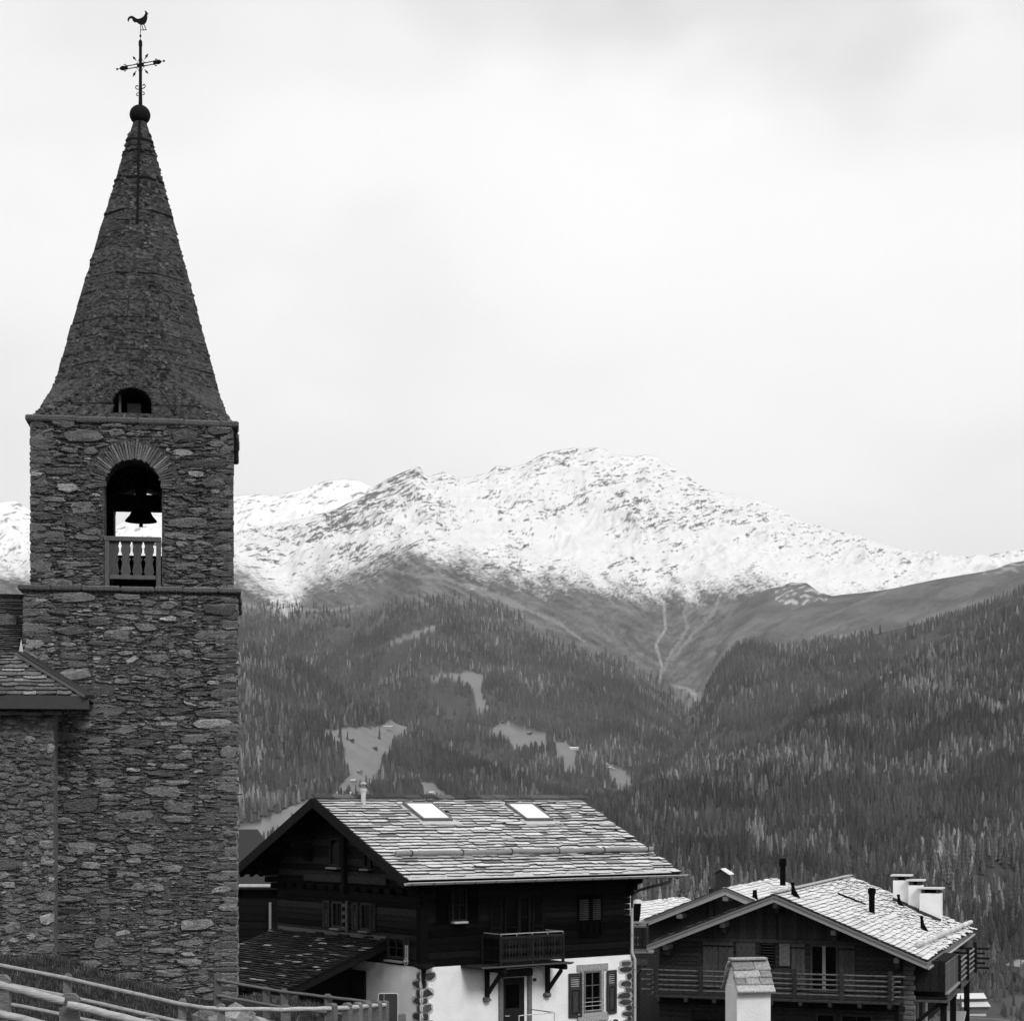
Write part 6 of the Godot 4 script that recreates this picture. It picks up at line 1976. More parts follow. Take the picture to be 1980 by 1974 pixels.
	for k in 5:
		var y := -6.66 - k * 0.203 + H
		s = Soup.new(); s.tone = grey(rng.randf_range(0.15, 0.19))
		s.tube([Vector3(-5.5 + (0.22 if k % 2 else 0.0), y, 1.30), Vector3(5.25 - (0.17 if k % 2 else 0.0), y, 1.30)], 0.042, 8)
		put("rail", s.mesh(), M.dark_wood, b)
		for u in [-4.98, 4.76]:
			s = Soup.new(); s.tone = grey(rng.randf_range(0.11, 0.15))
			s.tube([Vector3(u, y - 0.09, 0.0), Vector3(u, y - 0.09, 1.55 - (0.1 if k % 2 else 0.0))], 0.045, 8)
			put("side_rail", s.mesh(), M.dark_wood, b)
	# ground floor under the balcony
	s = Soup.new(); s.tone = grey(0.03)
	s.bx(Vector3(0, -8.05 + H, 0.06), Vector3(10.2, 0.22, 0.2), 0.03)
	put("sill_beam", s.mesh(), M.dark_wood, c)
	window(c, at2.call(1.5, -9.4), 0.8, 1.05, 0.08, 1, 1, 0.06, M.grey_wood)
	window(c, at2.call(2.5, -9.4), 1.3, 1.05, 0.08, 2, 1, 0.06, M.grey_wood)
	window(c, at2.call(-3.7, -9.4), 1.5, 1.0, 0.08, 2, 1, 0.05, M.dark_wood)
	# boarded bay and side balcony on the right
	var bay := Node3D.new()
	bay.name = "side_bay"
	c.add_child(bay)
	s = Soup.new(); s.tone = grey(0.02)
	s.bx(Vector3(5.85, -6.75 + H, -2.7), Vector3(1.5, 1.2, 4.9))
	put("core", s.mesh(), M.dark_wood, bay)
	for k in 5:
		s = Soup.new(); s.tone = grey(rng.randf_range(0.025, 0.04))
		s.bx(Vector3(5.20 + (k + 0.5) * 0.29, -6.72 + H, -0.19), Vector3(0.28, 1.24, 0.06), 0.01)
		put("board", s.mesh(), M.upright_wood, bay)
	for k in 20:
		s = Soup.new(); s.tone = grey(rng.randf_range(0.11, 0.24))
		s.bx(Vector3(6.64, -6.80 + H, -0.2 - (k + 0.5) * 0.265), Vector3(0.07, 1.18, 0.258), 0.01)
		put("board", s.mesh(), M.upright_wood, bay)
	s = Soup.new(); s.tone = grey(0.30)
	s.bx(Vector3(6.70, -7.42 + H, -2.85), Vector3(0.14, 0.10, 5.3), 0.015)
	put("sill", s.mesh(), M.grey_wood, bay)
	s = Soup.new(); s.tone = grey(0.13)
	s.bx(Vector3(5.9, -7.72 + H, -6.8), Vector3(1.75, 0.10, 13.6), 0.01)
	put("floor", s.mesh(), M.dark_wood, bay)
	for k in 5:
		var y := -6.55 - k * 0.225 + H
		s = Soup.new(); s.tone = grey(rng.randf_range(0.2, 0.3))
		s.tube([Vector3(6.66, y, -5.3), Vector3(6.66, y, -13.7)], 0.045, 7)
		put("rail", s.mesh(), M.grey_wood, bay)
		s = Soup.new(); s.tone = grey(0.02)
		s.tube([Vector3(5.0, y, -13.5), Vector3(7.35 - (0.2 if k % 2 else 0.0), y, -13.5)], 0.05, 7)
		put("end_rail", s.mesh(), M.dark_wood, bay)
	for v in [5.4, 9.4, 13.4]:
		s = Soup.new(); s.tone = grey(0.02)
		s.bx(Vector3(6.72, -7.0 + H, -v), Vector3(0.13, 1.5, 0.2), 0.01)
		put("post", s.mesh(), M.upright_wood, bay)
	for v in [0.5, 4.42, 10.85]:
		s = Soup.new(); s.tone = grey(0.018)
		s.bx(Vector3(6.55, -8.75 + H, -v), Vector3(0.24, 2.0, 0.24), 0.02)
		s.bx(Vector3(6.55, -7.86 + H, -v), Vector3(0.30, 0.2, 0.5), 0.03)
		put("support_post", s.mesh(), M.upright_wood, bay)
	s = Soup.new(); s.tone = grey(0.02)
	s.bar(Vector3(5.15, -8.9 + H, -0.3), Vector3(6.5, -7.75 + H, -0.3), 0.15, 0.16, 0.01)
	s.bx(Vector3(5.9, -7.66 + H, -0.2), Vector3(1.6, 0.2, 0.2), 0.02)
	put("brace", s.mesh(), M.dark_wood, bay)
	for e in [[0.75, 0.9], [2.5, 0.55], [3.9, 0.3], [6.5, 0.9]]:
		s = Soup.new(); s.tone = grey(0.52)
		s.bx(Vector3(5.06, -8.7 + H, -e[0] - e[1]), Vector3(0.14, 1.9, e[1]))
		put("plaster_panel", s.mesh(), M.plaster, bay)
	s = Soup.new(); s.tone = grey(0.4)
	s.box(Transform3D(Basis(Vector3(1, 0, 0), 0.3), Vector3(6.2, -9.55 + H, -8.0)), Vector3(0.9, 0.1, 3.0) * 0.5, 0.02)
	put("porch_roof", s.mesh(), M.slate, bay)

func rear_chalet() -> void:
	# gable set back behind the balcony chalet; its local x runs along the gable, z towards the viewer
	var apex := at(1402, 1716, 90.0)
	var c := thing("rear_chalet", "chalet set back behind the balcony chalet, its pale gable boards showing over the roof", "chalet", Vector3(apex.x, apex.y - 8.0, apex.z), -0.328)
	var H := 8.0
	var s := Soup.new(); s.tone = grey(0.06)
	s.prism(Transform3D(), PackedVector2Array([Vector2(-4.6, 0.5), Vector2(4.4, 0.5), Vector2(4.4, H - 2.0), Vector2(0, H - 0.25), Vector2(-4.6, H - 2.1)]), -12.0, -1.2)
	put("wall", s.mesh(), M.dark_wood, c)
	for e in [[-4.35, 0.405], [4.6, 0.42]]:
		var a := atan(e[1])
		var w: float = absf(e[0])
		var L := w / cos(a)
		var sg := signf(e[0])
		var f := Transform3D(Basis(Vector3(0, 0, -sg), Vector3(-sg * cos(a), sin(a), 0), Vector3(sg * sin(a), cos(a), 0)), Vector3(e[0], H - w * e[1], 0.0 if sg > 0 else -13.0))
		s = Soup.new(); s.tone = grey(0.05)
		s.box(f * Transform3D(Basis(), Vector3(6.5, L * 0.5, -0.1)), Vector3(12.98, L, 0.13) * 0.5)
		put("roof_deck", s.mesh(), M.dark_wood, c)
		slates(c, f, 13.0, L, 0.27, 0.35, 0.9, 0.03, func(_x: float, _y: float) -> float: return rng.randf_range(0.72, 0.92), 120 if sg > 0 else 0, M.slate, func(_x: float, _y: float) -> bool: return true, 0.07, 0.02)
		for q in [[0.02, -0.10, 0.11, 0.13], [-0.01, -0.26, 0.20, 0.30]]:
			s = Soup.new(); s.tone = grey(q[3])
			s.bar(Vector3(e[0], H - w * e[1] + q[1], q[0]), Vector3(0, H + q[1], q[0]), 0.05, q[2], 0.006)
			put("verge_board", s.mesh(), M.fascia_wood, c)
	for e in [[0.0, -0.55], [-2.3, -1.45]]:
		s = Soup.new(); s.tone = grey(0.17)
		s.bx(Vector3(e[0], H + e[1], -0.6), Vector3(0.28, 0.24, 1.1), 0.03)
		put("purlin_end", s.mesh(), M.grey_wood, c)
	s = Soup.new(); s.tone = grey(0.03)
	s.bx(Vector3(-0.85, H - 0.9, -0.9), Vector3(0.22, 1.6, 0.4), 0.02)
	put("bracket", s.mesh(), M.dark_wood, c)
	# dark boarded chimney with a small bright roof
	var ch := Node3D.new()
	ch.name = "chimney"
	c.add_child(ch)
	var o := Vector3(-0.75, H + 0.05, -3.0)
	s = Soup.new(); s.tone = grey(0.045)
	s.prism(Transform3D(Basis(Vector3.UP, PI / 4 * 0.3), o), PackedVector2Array([Vector2(-0.36, -0.9), Vector2(0.36, -0.9), Vector2(0.36, 0.50), Vector2(0.0, 0.72), Vector2(-0.36, 0.50)]), -0.45, 0.45)
	put("stack", s.mesh(), M.dark_wood, ch)
	s = Soup.new(); s.tone = grey(0.75)
	s.bar(o + Vector3(0.46, 0.48, 0), o + Vector3(0.0, 0.77, 0), 1.05, 0.04)
	put("cap", s.mesh(), M.metal_pale, ch)
	s = Soup.new(); s.tone = grey(0.05)
	s.bar(o + Vector3(-0.46, 0.48, 0), o + Vector3(0.0, 0.77, 0), 1.05, 0.04)
	put("cap", s.mesh(), M.metal_dark, ch)
	s = Soup.new(); s.tone = grey(0.02)
	var p := Vector3(1.35, H - 0.2, -8.0)
	s.tube([p, p + Vector3(0, 1.0, 0), p + Vector3(0, 1.05, 0), p + Vector3(0, 1.35, 0), p + Vector3(0, 1.42, 0)], [0.15, 0.15, 0.20, 0.20, 0.12], 10)
	put("flue", s.mesh(), M.iron, c)
	s = Soup.new(); s.tone = grey(0.02)
	p = Vector3(1.35, H - 0.75, -0.6)
	s.tube([p, p + Vector3(0, 0.4, 0), p + Vector3(0, 0.62, 0)], [0.2, 0.11, 0.10], 8)
	put("vent_cone", s.mesh(), M.iron, c)
	# the little carved balcony beside the old chalet's downpipe
	var bp := at(1234, 1842, 84.0)
	var b := Node3D.new()
	b.name = "side_balcony"
	c.add_child(b)
	b.transform = c.transform.affine_inverse() * Transform3D(Basis(Vector3.UP, -0.1), bp)
	s = Soup.new(); s.tone = grey(0.2)
	s.bx(Vector3(0.05, 0.0, -0.6), Vector3(1.3, 0.06, 1.4), 0.01)
	put("floor", s.mesh(), M.grey_wood, b)
	for x in [-0.42, 0.42]:
		s = Soup.new(); s.tone = grey(0.06)
		s.bx(Vector3(x, 0.7, 0.0), Vector3(0.1, 1.35, 0.1), 0.01)
		put("post", s.mesh(), M.upright_wood, b)
	for e in [[0.12, 0.12], [1.18, 0.14], [1.36, 0.30]]:
		s = Soup.new(); s.tone = grey(e[1])
		s.bx(Vector3(0, e[0], 0.0), Vector3(0.92, 0.1, 0.1), 0.01)
		put("rail", s.mesh(), M.grey_wood, b)
	for k in 6:
		var pl := PackedVector2Array()
		var w := 0.068
		for q in [[0.16, 0.0], [0.30, 0.0], [0.36, 0.03], [0.45, 0.0], [0.6, 0.0], [0.68, 0.03], [0.76, 0.0], [1.14, 0.0]]: pl.push_back(Vector2(w - q[1], q[0]))
		for q in [[1.14, 0.0], [0.76, 0.0], [0.68, 0.03], [0.6, 0.0], [0.45, 0.0], [0.36, 0.03], [0.30, 0.0], [0.16, 0.0]]: pl.push_back(Vector2(-w + q[1], q[0]))
		s = Soup.new(); s.tone = grey(rng.randf_range(0.02, 0.04))
		s.prism(Transform3D(Basis(), Vector3(-0.36 + k * 0.142, 0, 0)), pl, -0.01, 0.01)
		put("sawn_board", s.mesh(), M.upright_wood, b)
	s = Soup.new(); s.tone = grey(0.1)
	s.bar(Vector3(-0.3, -1.3, -0.5), Vector3(0.3, -0.5, 0.0), 0.12, 0.12)
	s.bx(Vector3(0.0, -0.42, -0.3), Vector3(0.85, 0.3, 0.6), 0.01)
	put("bracket", s.mesh(), M.dark_wood, b)
	# long pale roof seen to the left of that gable
	var r0 := at(1216, 1747, 104.0)
	var r1 := at(1319, 1731, 112.0)
	var o2 := thing("low_roofed_house", "house with a plain pale slab roof showing between the old chalet and the rear gable", "house", Vector3(r0.x, r0.y - 8.0, r0.z), 0.0)
	var along := (r1 - r0)
	var ridge := Vector3(along.x, 0, along.z).normalized()
	var down := Vector3(ridge.z, 0, -ridge.x)
	if down.z < 0.0: down = -down
	down = (down * 1.0 + Vector3(0, -0.42, 0)).normalized()
	var f2 := Transform3D(Basis(ridge, -down, ridge.cross(-down)), Vector3(0, 8.0, 0) + down * 5.6 - ridge * 3.5)
	s = Soup.new(); s.tone = grey(0.05)
	s.box(f2 * Transform3D(Basis(), Vector3(6.2, 2.8, -0.1)), Vector3(12.4, 5.6, 0.13) * 0.5)
	put("roof_deck", s.mesh(), M.dark_wood, o2)
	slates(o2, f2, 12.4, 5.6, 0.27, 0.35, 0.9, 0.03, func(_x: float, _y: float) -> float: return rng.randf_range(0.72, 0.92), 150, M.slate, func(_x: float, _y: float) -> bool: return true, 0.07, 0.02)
	s = Soup.new(); s.tone = grey(0.06)
	var dn := Vector3(down.x, 0, down.z).normalized()
	s.box(Transform3D(Basis(ridge, Vector3.UP, ridge.cross(Vector3.UP)), Vector3(0, 2.6, 0) + dn * 1.2 + ridge * 2.6), Vector3(10.0, 5.0, 6.5) * 0.5)
	put("wall", s.mesh(), M.dark_wood, o2)
	var fp := at(1233, 1778, 100.0) - o2.position
	s = Soup.new(); s.tone = grey(0.02)
	s.tube([fp + Vector3(-0.25, -0.2, 0), fp + Vector3(-0.05, 0.35, 0), fp + Vector3(0, 0.9, 0)], [0.34, 0.22, 0.2], 10)
	put("flue", s.mesh(), M.iron, o2)
	s = Soup.new(); s.tone = grey(0.8)
	s.tube([fp + Vector3(0, 0.88, 0), fp + Vector3(0, 0.98, 0), fp + Vector3(0, 1.08, 0)], [0.34, 0.32, 0.12], 12)
	put("flue_cap", s.mesh(), M.metal_pale, o2)

func barn() -> void:
	var e0 := at(400, 1711, 76.0)
	var e1 := at(570, 1706, 76.0)
	var c := thing("dark_barn", "dark boarded barn between the tower and the old chalet with a pale gutter", "barn", Vector3(e0.x, e0.y - 5.5, e0.z), 0.0)
	var H := 5.5
	var w := e1.x - e0.x
	var s := Soup.new(); s.tone = grey(0.013)
	s.bx(Vector3(w * 0.5, H * 0.5 - 0.6, -2.6), Vector3(w - 0.3, H + 0.8, 4.6))
	put("wall", s.mesh(), M.dark_wood, c)
	for k in 16:
		s = Soup.new(); s.tone = grey(rng.randf_range(0.010, 0.02))
		s.bx(Vector3(w * 0.5, 0.3 + k * 0.32, -0.27), Vector3(w - 0.3, 0.30, 0.06), 0.02)
		put("board", s.mesh(), M.dark_wood, c)
	var f := Transform3D(Basis(Vector3(1, 0, 0), atan2(2.2, 5.0) - PI / 2), Vector3(0, H + 0.02, 0.1))
	var L := Vector2(2.2, 5.0).length()
	s = Soup.new(); s.tone = grey(0.022)
	s.prism(f, PackedVector2Array([Vector2(0, 0), Vector2(w, 0), Vector2(w - 2.2, L), Vector2(0, L)]), -0.1, 0.0)
	put("roof", s.mesh(), M.tar, c)
	s = Soup.new(); s.tone = grey(0.55)
	s.bx(Vector3(w * 0.5 + 0.35, H - 0.03, 0.2), Vector3(w - 0.7, 0.13, 0.12), 0.03)
	put("gutter", s.mesh(), M.metal_pale, c)
	var px := at(521, 1745, 75.9) - c.position
	s = Soup.new(); s.tone = grey(0.25)
	s.tube([Vector3(px.x, px.y, 0.0), Vector3(px.x, px.y - 3.0, 0.0)], 0.055, 8)
	put("downpipe", s.mesh(), M.metal_pale, c)

# ---------------------------------------------------------------- the bank in front of the church, fences, and small things
const KNOWN := [0, 0, 0.0, -4, 16, -0.95, -1.5, 16, -1.35, 3, 18, -2.2, -6.7, 28, -1.85, -9.6, 37.5, -1.40, -11, 37, -1.25, -8.4, 38.8, -1.95, -6, 39.5, -2.45, -4.2, 27, -2.15, -1.8, 28, -2.5, -2.8, 37, -3.1, 2, 36, -4.0, -3, 50, -6.6, -1.5, 44, -5.4, -2, 56, -7.6, 0, 50, -7.4, -3, 61, -7.9, 3, 60, -8.2, 9, 67, -8.4, 11, 76, -8.6, 20, 80, -9.8, -12, 75, -6.0, -20, 40, -0.4, -18, 60, -3.5, 20, 40, -6.5, 6, 50, -8.2, 30, 100, -14, -30, 100, -9.5, 0, 140, -21, 60, 60, -10, 60, 140, -21, -60, 140, -19, -60, 40, 0, -60, 90, -9, 0, -30, 0.4, 0, -65, 1.2, 60, -60, -2, -60, -60, 2.5, 40, 0, -3, -40, 0, 0.8, 0, 8, -0.3, -3, 9, -0.45, -14, 30, -0.9, -9, 20, -0.6, 0, 100, -13, 10, 100, -13.5]
func ground_y(x: float, d: float) -> float:
	var sw := 0.0
	var sy := 0.0
	for k in range(0, KNOWN.size(), 3):
		var q: float = (x - KNOWN[k]) * (x - KNOWN[k]) + (d - KNOWN[k + 1]) * (d - KNOWN[k + 1]) + 0.4
		var w: float = 1.0 / (q * q)
		sw += w
		sy += w * KNOWN[k + 2]
	return sy / sw

func fence_post(o: Node3D, p: Vector3, w: float, depth: float, top: float, foot: float, turn: float, tone: float) -> void:
	var s := Soup.new(); s.tone = grey(tone)
	var h := top - foot
	var c := w * 0.24
	s.prism(Transform3D(Basis(Vector3.UP, turn), Vector3(p.x, foot, p.z)), PackedVector2Array([Vector2(-w * 0.5, 0), Vector2(w * 0.5, 0), Vector2(w * 0.5, h - c), Vector2(w * 0.5 - c, h), Vector2(-w * 0.5 + c, h), Vector2(-w * 0.5, h - c)]), -depth * 0.5, depth * 0.5)
	put("post", s.mesh(), M.fence_wood, o)

func fence_rail(o: Node3D, pts: Array, r: float, tone: float) -> void:
	var s := Soup.new(); s.tone = grey(tone)
	var fine_pts := []
	var rr := []
	for k in pts.size() - 1:
		for q in 6:
			var u := q / 6.0
			var p: Vector3 = pts[k].lerp(pts[k + 1], u)
			fine_pts.push_back(p + Vector3(0, rng.randf_range(-0.004, 0.004), 0))
			rr.push_back(r * rng.randf_range(0.95, 1.05))
	fine_pts.push_back(pts[-1]); rr.push_back(r)
	s.tube(fine_pts, rr, 10)
	put("rail", s.mesh(), M.fence_wood, o)

func foreground() -> void:
	var g := Slope.new()
	var nx := 111
	var nd := 131
	g.nx = nx; g.nr = nd; g.x0 = 0; g.dx = 1
	var rough := noise(0.35, 4, 71)
	for i in nx:
		var u := (i - 55) / 55.0
		var x := signf(u) * (absf(u) * 26.0 + pow(absf(u), 3.0) * 54.0) - 4.0 * (1.0 - absf(u))
		for j in nd:
			var d := lerpf(-75.0, 6.0, j / 18.0) if j < 18 else (lerpf(6.0, 48.0, (j - 18) / 82.0) if j < 100 else lerpf(48.0, 152.0, (j - 100) / 30.0))
			g.p.push_back(Vector3(x, ground_y(x, d) + rough.get_noise_2d(x, d) * 0.10, -d))
	for j in nd: g.tt.push_back(j)
	put("ground", slope_mesh(g, func(p: Vector3, m: Vector3, t: float, x: float) -> Color: return grey(0.045 + 0.03 * rough.get_noise_2d(p.x * 2.0, p.z * 2.0))), M.grass, null, "structure").set_meta("label", "rough dark grassy bank below the church and around the chalets")
	# grass on the bank
	var blade := Soup.new()
	for k in 7:
		var a := TAU * k / 7.0 + rng.randf_range(-0.3, 0.3)
		var o := Vector3(cos(a), 0, sin(a))
		var sd := Vector3(-o.z, 0, o.x) * 0.012
		blade.tone = grey(rng.randf_range(0.7, 1.2))
		var b := o * 0.02
		var e := o * rng.randf_range(0.05, 0.12) + Vector3(0, rng.randf_range(0.05, 0.15), 0)
		blade.tri(b - sd, b + sd, e)
	var rows := PackedFloat32Array()
	for k in 16000:
		var d := rng.randf_range(12.0, 40.5)
		var x := -(990.0 - rng.randf_range(-60.0, 760.0)) / FL * d
		if d > 38.0 and x < -5.8: continue
		var y := ground_y(x, d) + rough.get_noise_2d(x, d) * 0.10
		var sc := rng.randf_range(0.5, 1.3)
		var tn := rng.randf_range(0.03, 0.10) * (2.2 if rng.randf() < 0.05 else 1.0)
		var an := rng.randf() * TAU
		rows.append_array(PackedFloat32Array([cos(an) * sc, 0, sin(an) * sc, x, 0, sc, 0, y - 0.02, -sin(an) * sc, 0, cos(an) * sc, -d, tn, tn, tn, 1]))
	var mm := MultiMesh.new()
	mm.transform_format = MultiMesh.TRANSFORM_3D
	mm.use_colors = true
	mm.mesh = blade.mesh()
	mm.instance_count = rows.size() / 16
	mm.buffer = rows
	var gi := MultiMeshInstance3D.new()
	gi.multimesh = mm
	gi.material_override = M.needles
	gi.name = "grass"
	add_child(gi)
	tag(gi, "dark rough grass and weeds on the bank below the church", "grass")
	gi.set_meta("kind", "stuff")
	# nearest fence: thick rails
	var a := thing("rail_fence", "nearest wooden fence with thick round rails crossing the lower left corner", "fence", at(133, 1922, 16.0) * Vector3(1, 0, 1) + Vector3(0, -1.0, 0), 0.0, "wooden rail fences along the path")
	var off := a.position
	for e in [[-135, 1850, 15.6], [0, 1885, 15.8], [134, 1921, 16.0], [291, 1967, 16.2], [450, 2012, 16.4]]:
		var p := at(e[0], e[1], e[2]) - off
		fence_post(a, p, 0.165, 0.09, p.y, p.y - 1.15, 0.05, rng.randf_range(0.14, 0.18))
	for q in [0.0, 55.0, 112.0]:
		fence_rail(a, [at(-140, 1872 + q, 15.75) - off, at(0, 1905 + q, 15.75) - off, at(122, 1936 + q, 15.95) - off], 0.036, rng.randf_range(0.36, 0.44))
		fence_rail(a, [at(129, 1942 + q, 15.85) - off, at(291, 1981 + q, 16.05) - off, at(450, 2024 + q, 16.3) - off], 0.036, rng.randf_range(0.40, 0.48))
	# middle fence: runs down from the left, turns at the tower's corner and bends away to the right
	var b := thing("rail_fence", "middle wooden fence passing the tower's foot, then bending away in closely set posts", "fence", at(427, 1951, 26.5) * Vector3(1, 0, 1) + Vector3(0, -2.2, 0), 0.0, "wooden rail fences along the path")
	off = b.position
	for e in [[-92, 1838, 29.0, 0.12], [130, 1883, 28.0, 0.12], [352, 1931, 27.0, 0.11], [427, 1941, 26.5, 0.11], [552, 1943, 26.2, 0.135], [642, 1940, 26.4, 0.12], [671, 1939, 26.9, 0.115], [691, 1938, 27.6, 0.12], [709, 1937, 28.3, 0.12], [729, 1935, 29.2, 0.125], [743, 1935, 30.0, 0.12]]:
		var p := at(e[0], e[1], e[2]) - off
		fence_post(b, p, e[3], 0.1, p.y, p.y - 1.1, 0.1 if e[0] < 600 else -0.5, rng.randf_range(0.13, 0.19))
	for q in [0.0, 35.0, 72.0]:
		fence_rail(b, [at(-92, 1848 + q, 28.95) - off, at(126, 1891 + q, 27.93) - off, at(348, 1941 + q, 26.93) - off, at(394, 1949 + q, 26.7) - off], 0.032, rng.randf_range(0.32, 0.38))
		fence_rail(b, [at(394, 1949 + q, 26.7) - off, at(427, 1951 + q, 26.43) - off, at(552, 1952 + q, 26.14) - off, at(640, 1950 + q, 26.35) - off], 0.032, rng.randf_range(0.48, 0.56))
		fence_rail(b, [at(640, 1950 + q, 26.35) - off, at(671, 1949 + q, 26.85) - off, at(709, 1946 + q, 28.25) - off, at(745, 1943 + q, 30.0) - off], 0.034, rng.randf_range(0.48, 0.56))
	# farthest fence, right of the tower
	var c := thing("rail_fence", "farthest dark wooden fence sloping down to the right from behind the tower", "fence", at(600, 1920, 36.0) * Vector3(1, 0, 1) + Vector3(0, -3.0, 0), 0.0, "wooden rail fences along the path")
	off = c.position
	for e in [[420, 1885, 36.5], [514, 1908, 36.4], [549, 1912, 36.2], [634, 1922, 35.8], [722, 1932, 35.4]]:
		var p := at(e[0], e[1], e[2]) - off
		fence_post(c, p, 0.15, 0.12, p.y, p.y - 1.2, 0.25, rng.randf_range(0.09, 0.12))
	for q in [0.0, 30.0, 62.0]:
		fence_rail(c, [at(420, 1895 + q, 36.4) - off, at(514, 1912 + q, 36.3) - off, at(549, 1918 + q, 36.1) - off, at(634, 1928 + q, 35.7) - off, at(722, 1938 + q, 35.3) - off], 0.030, rng.randf_range(0.12, 0.16))
	# pale rock at the tower's corner
	for e in [[470, 1972, 30.0, 0.75, 0.42, 0.34, "pale rounded rock beside the middle fence under the tower's right corner"], [415, 1968, 31.0, 0.5, 0.25, 0.22, "smaller rough rock left of the pale rock at the tower's foot"]]:
		var p := at(e[0], e[1], e[2])
		var s := Soup.new()
		for k in 3: stone_shape(e[3] * (1.0 - k * 0.2), e[4] * 1.5 * (1.0 - k * 0.15), 0.3, e[5], s, Transform3D(Basis(Vector3(1, 0, 0), -0.6 + k * 0.35) * Basis(Vector3.UP, k * 0.7 - 0.6), Vector3(k * 0.12 - 0.1, -0.1, 0)), 2.2)
		var o := put("rock", s.mesh(), M.rubble_pale)
		o.position = p
		tag(o, e[6], "rock")
	# back of a road sign
	var sp := at(750, 1921, 44.0)
	var sg := thing("road_sign", "dark back of a pale rimmed metal road sign below the old chalet", "road sign", Vector3(sp.x, sp.y - 2.2, sp.z), 0.08)
	var pl := PackedVector2Array()
	for q in [[0.18, 2.15, 0.0], [-0.18, 2.15, PI / 2], [-0.18, 1.45, PI], [0.18, 1.45, PI * 1.5]]:
		for k in 5: pl.push_back(Vector2(q[0] + cos(q[2] + PI / 2 * k / 4.0) * 0.05, q[1] + sin(q[2] + PI / 2 * k / 4.0) * 0.05))
	var s := Soup.new(); s.tone = grey(0.03)
	s.prism(Transform3D(), pl, -0.006, 0.0)
	put("panel", s.mesh(), M.painted, sg)
	s = Soup.new(); s.tone = grey(0.55)
	var ringp := []
	for k in pl.size() + 1: ringp.push_back(Vector3(pl[k % pl.size()].x, pl[k % pl.size()].y, 0.004))
	s.tube(ringp, 0.014, 5)
	put("rim", s.mesh(), M.metal_pale, sg)
	s = Soup.new(); s.tone = grey(0.14)
	s.bx(Vector3(-0.10, 0.7, 0.03), Vector3(0.05, 3.0, 0.05), 0.01)
	put("post", s.mesh(), M.metal_pale, sg)
	# utility box
	sp = at(776, 1960, 56.0)
	var ub := thing("utility_box", "small grey utility box against the plaster wall right of the road sign", "box", Vector3(sp.x, sp.y - 0.9, sp.z), 0.3)
	s = Soup.new(); s.tone = grey(0.14)
	s.bx(Vector3(0, 0.45, 0), Vector3(0.24, 0.9, 0.2), 0.015)
	put("cabinet", s.mesh(), M.painted, ub)
	s = Soup.new(); s.tone = grey(0.02)
	s.bx(Vector3(0.0, 0.62, 0.105), Vector3(0.12, 0.1, 0.02), 0.005)
	put("vent", s.mesh(), M.painted, ub)
	# white handrail by the entrance
	sp = at(1072, 1958, 60.0)
	var hr := thing("handrail", "thin white metal handrail in front of the old chalet's entrance door", "handrail", Vector3(sp.x, sp.y - 1.0, sp.z), 0.657)
	s = Soup.new(); s.tone = grey(0.62)
	s.tube([Vector3(0, 0.0, 0), Vector3(0, 1.0, 0), Vector3(-1.45, 1.0, 0), Vector3(-1.45, -0.2, 0)], 0.022, 6, false)
	put("front_rail", s.mesh(), M.metal_pale, hr)
	s = Soup.new(); s.tone = grey(0.16)
	s.tube([Vector3(0, 1.0, 0), Vector3(-0.1, 1.02, -1.1), Vector3(-0.1, 0.0, -1.1)], 0.022, 6, false)
	put("side_rail", s.mesh(), M.metal_pale, hr)
	# white chimney close in front
	var cp := at(1458, 1974, 50.0)
	var ch := thing("white_chimney", "white plastered chimney with a little stone slab roof in front of the balcony chalet", "chimney", Vector3(cp.x, -9.0, cp.z), 0.23)
	var H := cp.y + 9.0
	s = Soup.new(); s.tone = grey(0.82)
	s.bx(Vector3(0, (H + 0.95) * 0.5, -0.46), Vector3(0.97, H + 0.95, 0.92), 0.012)
	put("stack", s.mesh(), M.plaster, ch)
	s = Soup.new(); s.tone = grey(0.80)
	s.prism(Transform3D(Basis(Vector3.UP, -PI / 2), Vector3(0, 0, -0.46)), PackedVector2Array([Vector2(-0.455, H + 0.94), Vector2(0.455, H + 0.90), Vector2(0.08, H + 1.42), Vector2(-0.08, H + 1.42)]), -0.45, 0.475)
	put("gable", s.mesh(), M.plaster, ch)
	for side in 2:
		for k in 4:
			var x := -0.54
			var xs: Array = [[0.62, 1.08], [0.75, 1.08], [0.30, 0.70, 1.08], [1.1]][3 - k]
			var last := 0.0
			for w in xs:
				s = Soup.new(); s.tone = grey(rng.randf_range(0.25, 0.62))
				var yy := H + 0.90 + k * 0.185
				var zz := 0.07 - k * 0.135
				var f := Transform3D(Basis(Vector3(1, 0, 0), 0.75) * Basis(Vector3(0, 0, 1), rng.randf_range(-0.03, 0.03)), Vector3(-0.54 + k * 0.012 + (last + w) * 0.5, yy, zz))
				if side == 1: f = Transform3D(Basis(Vector3.UP, PI), Vector3(0, 0, -0.92)) * f
				s.box(f, Vector3(w - last - 0.012, rng.randf_range(0.08, 0.11), 0.36) * 0.5, 0.03)
				put("cap_slab", s.mesh(), M.rubble_pale, ch)
				last = w
	s = Soup.new(); s.tone = grey(0.42)
	s.bx(Vector3(0, H + 1.64, -0.46), Vector3(1.04, 0.07, 0.30), 0.02)
	put("cap_slab", s.mesh(), M.rubble_pale, ch)

func on(s: Slope, px: float, py: float) -> Vector3:      # the place on a slope that lies on this bearing
	var best := 1e9
	var r := Vector3.ZERO
	for q in s.p:
		var e := Vector2(CX + q.x / -q.z * FL - px, HY - (q.y - EYE) / -q.z * FL - py).length_squared()
		if e < best:
			best = e
			r = q
	return r

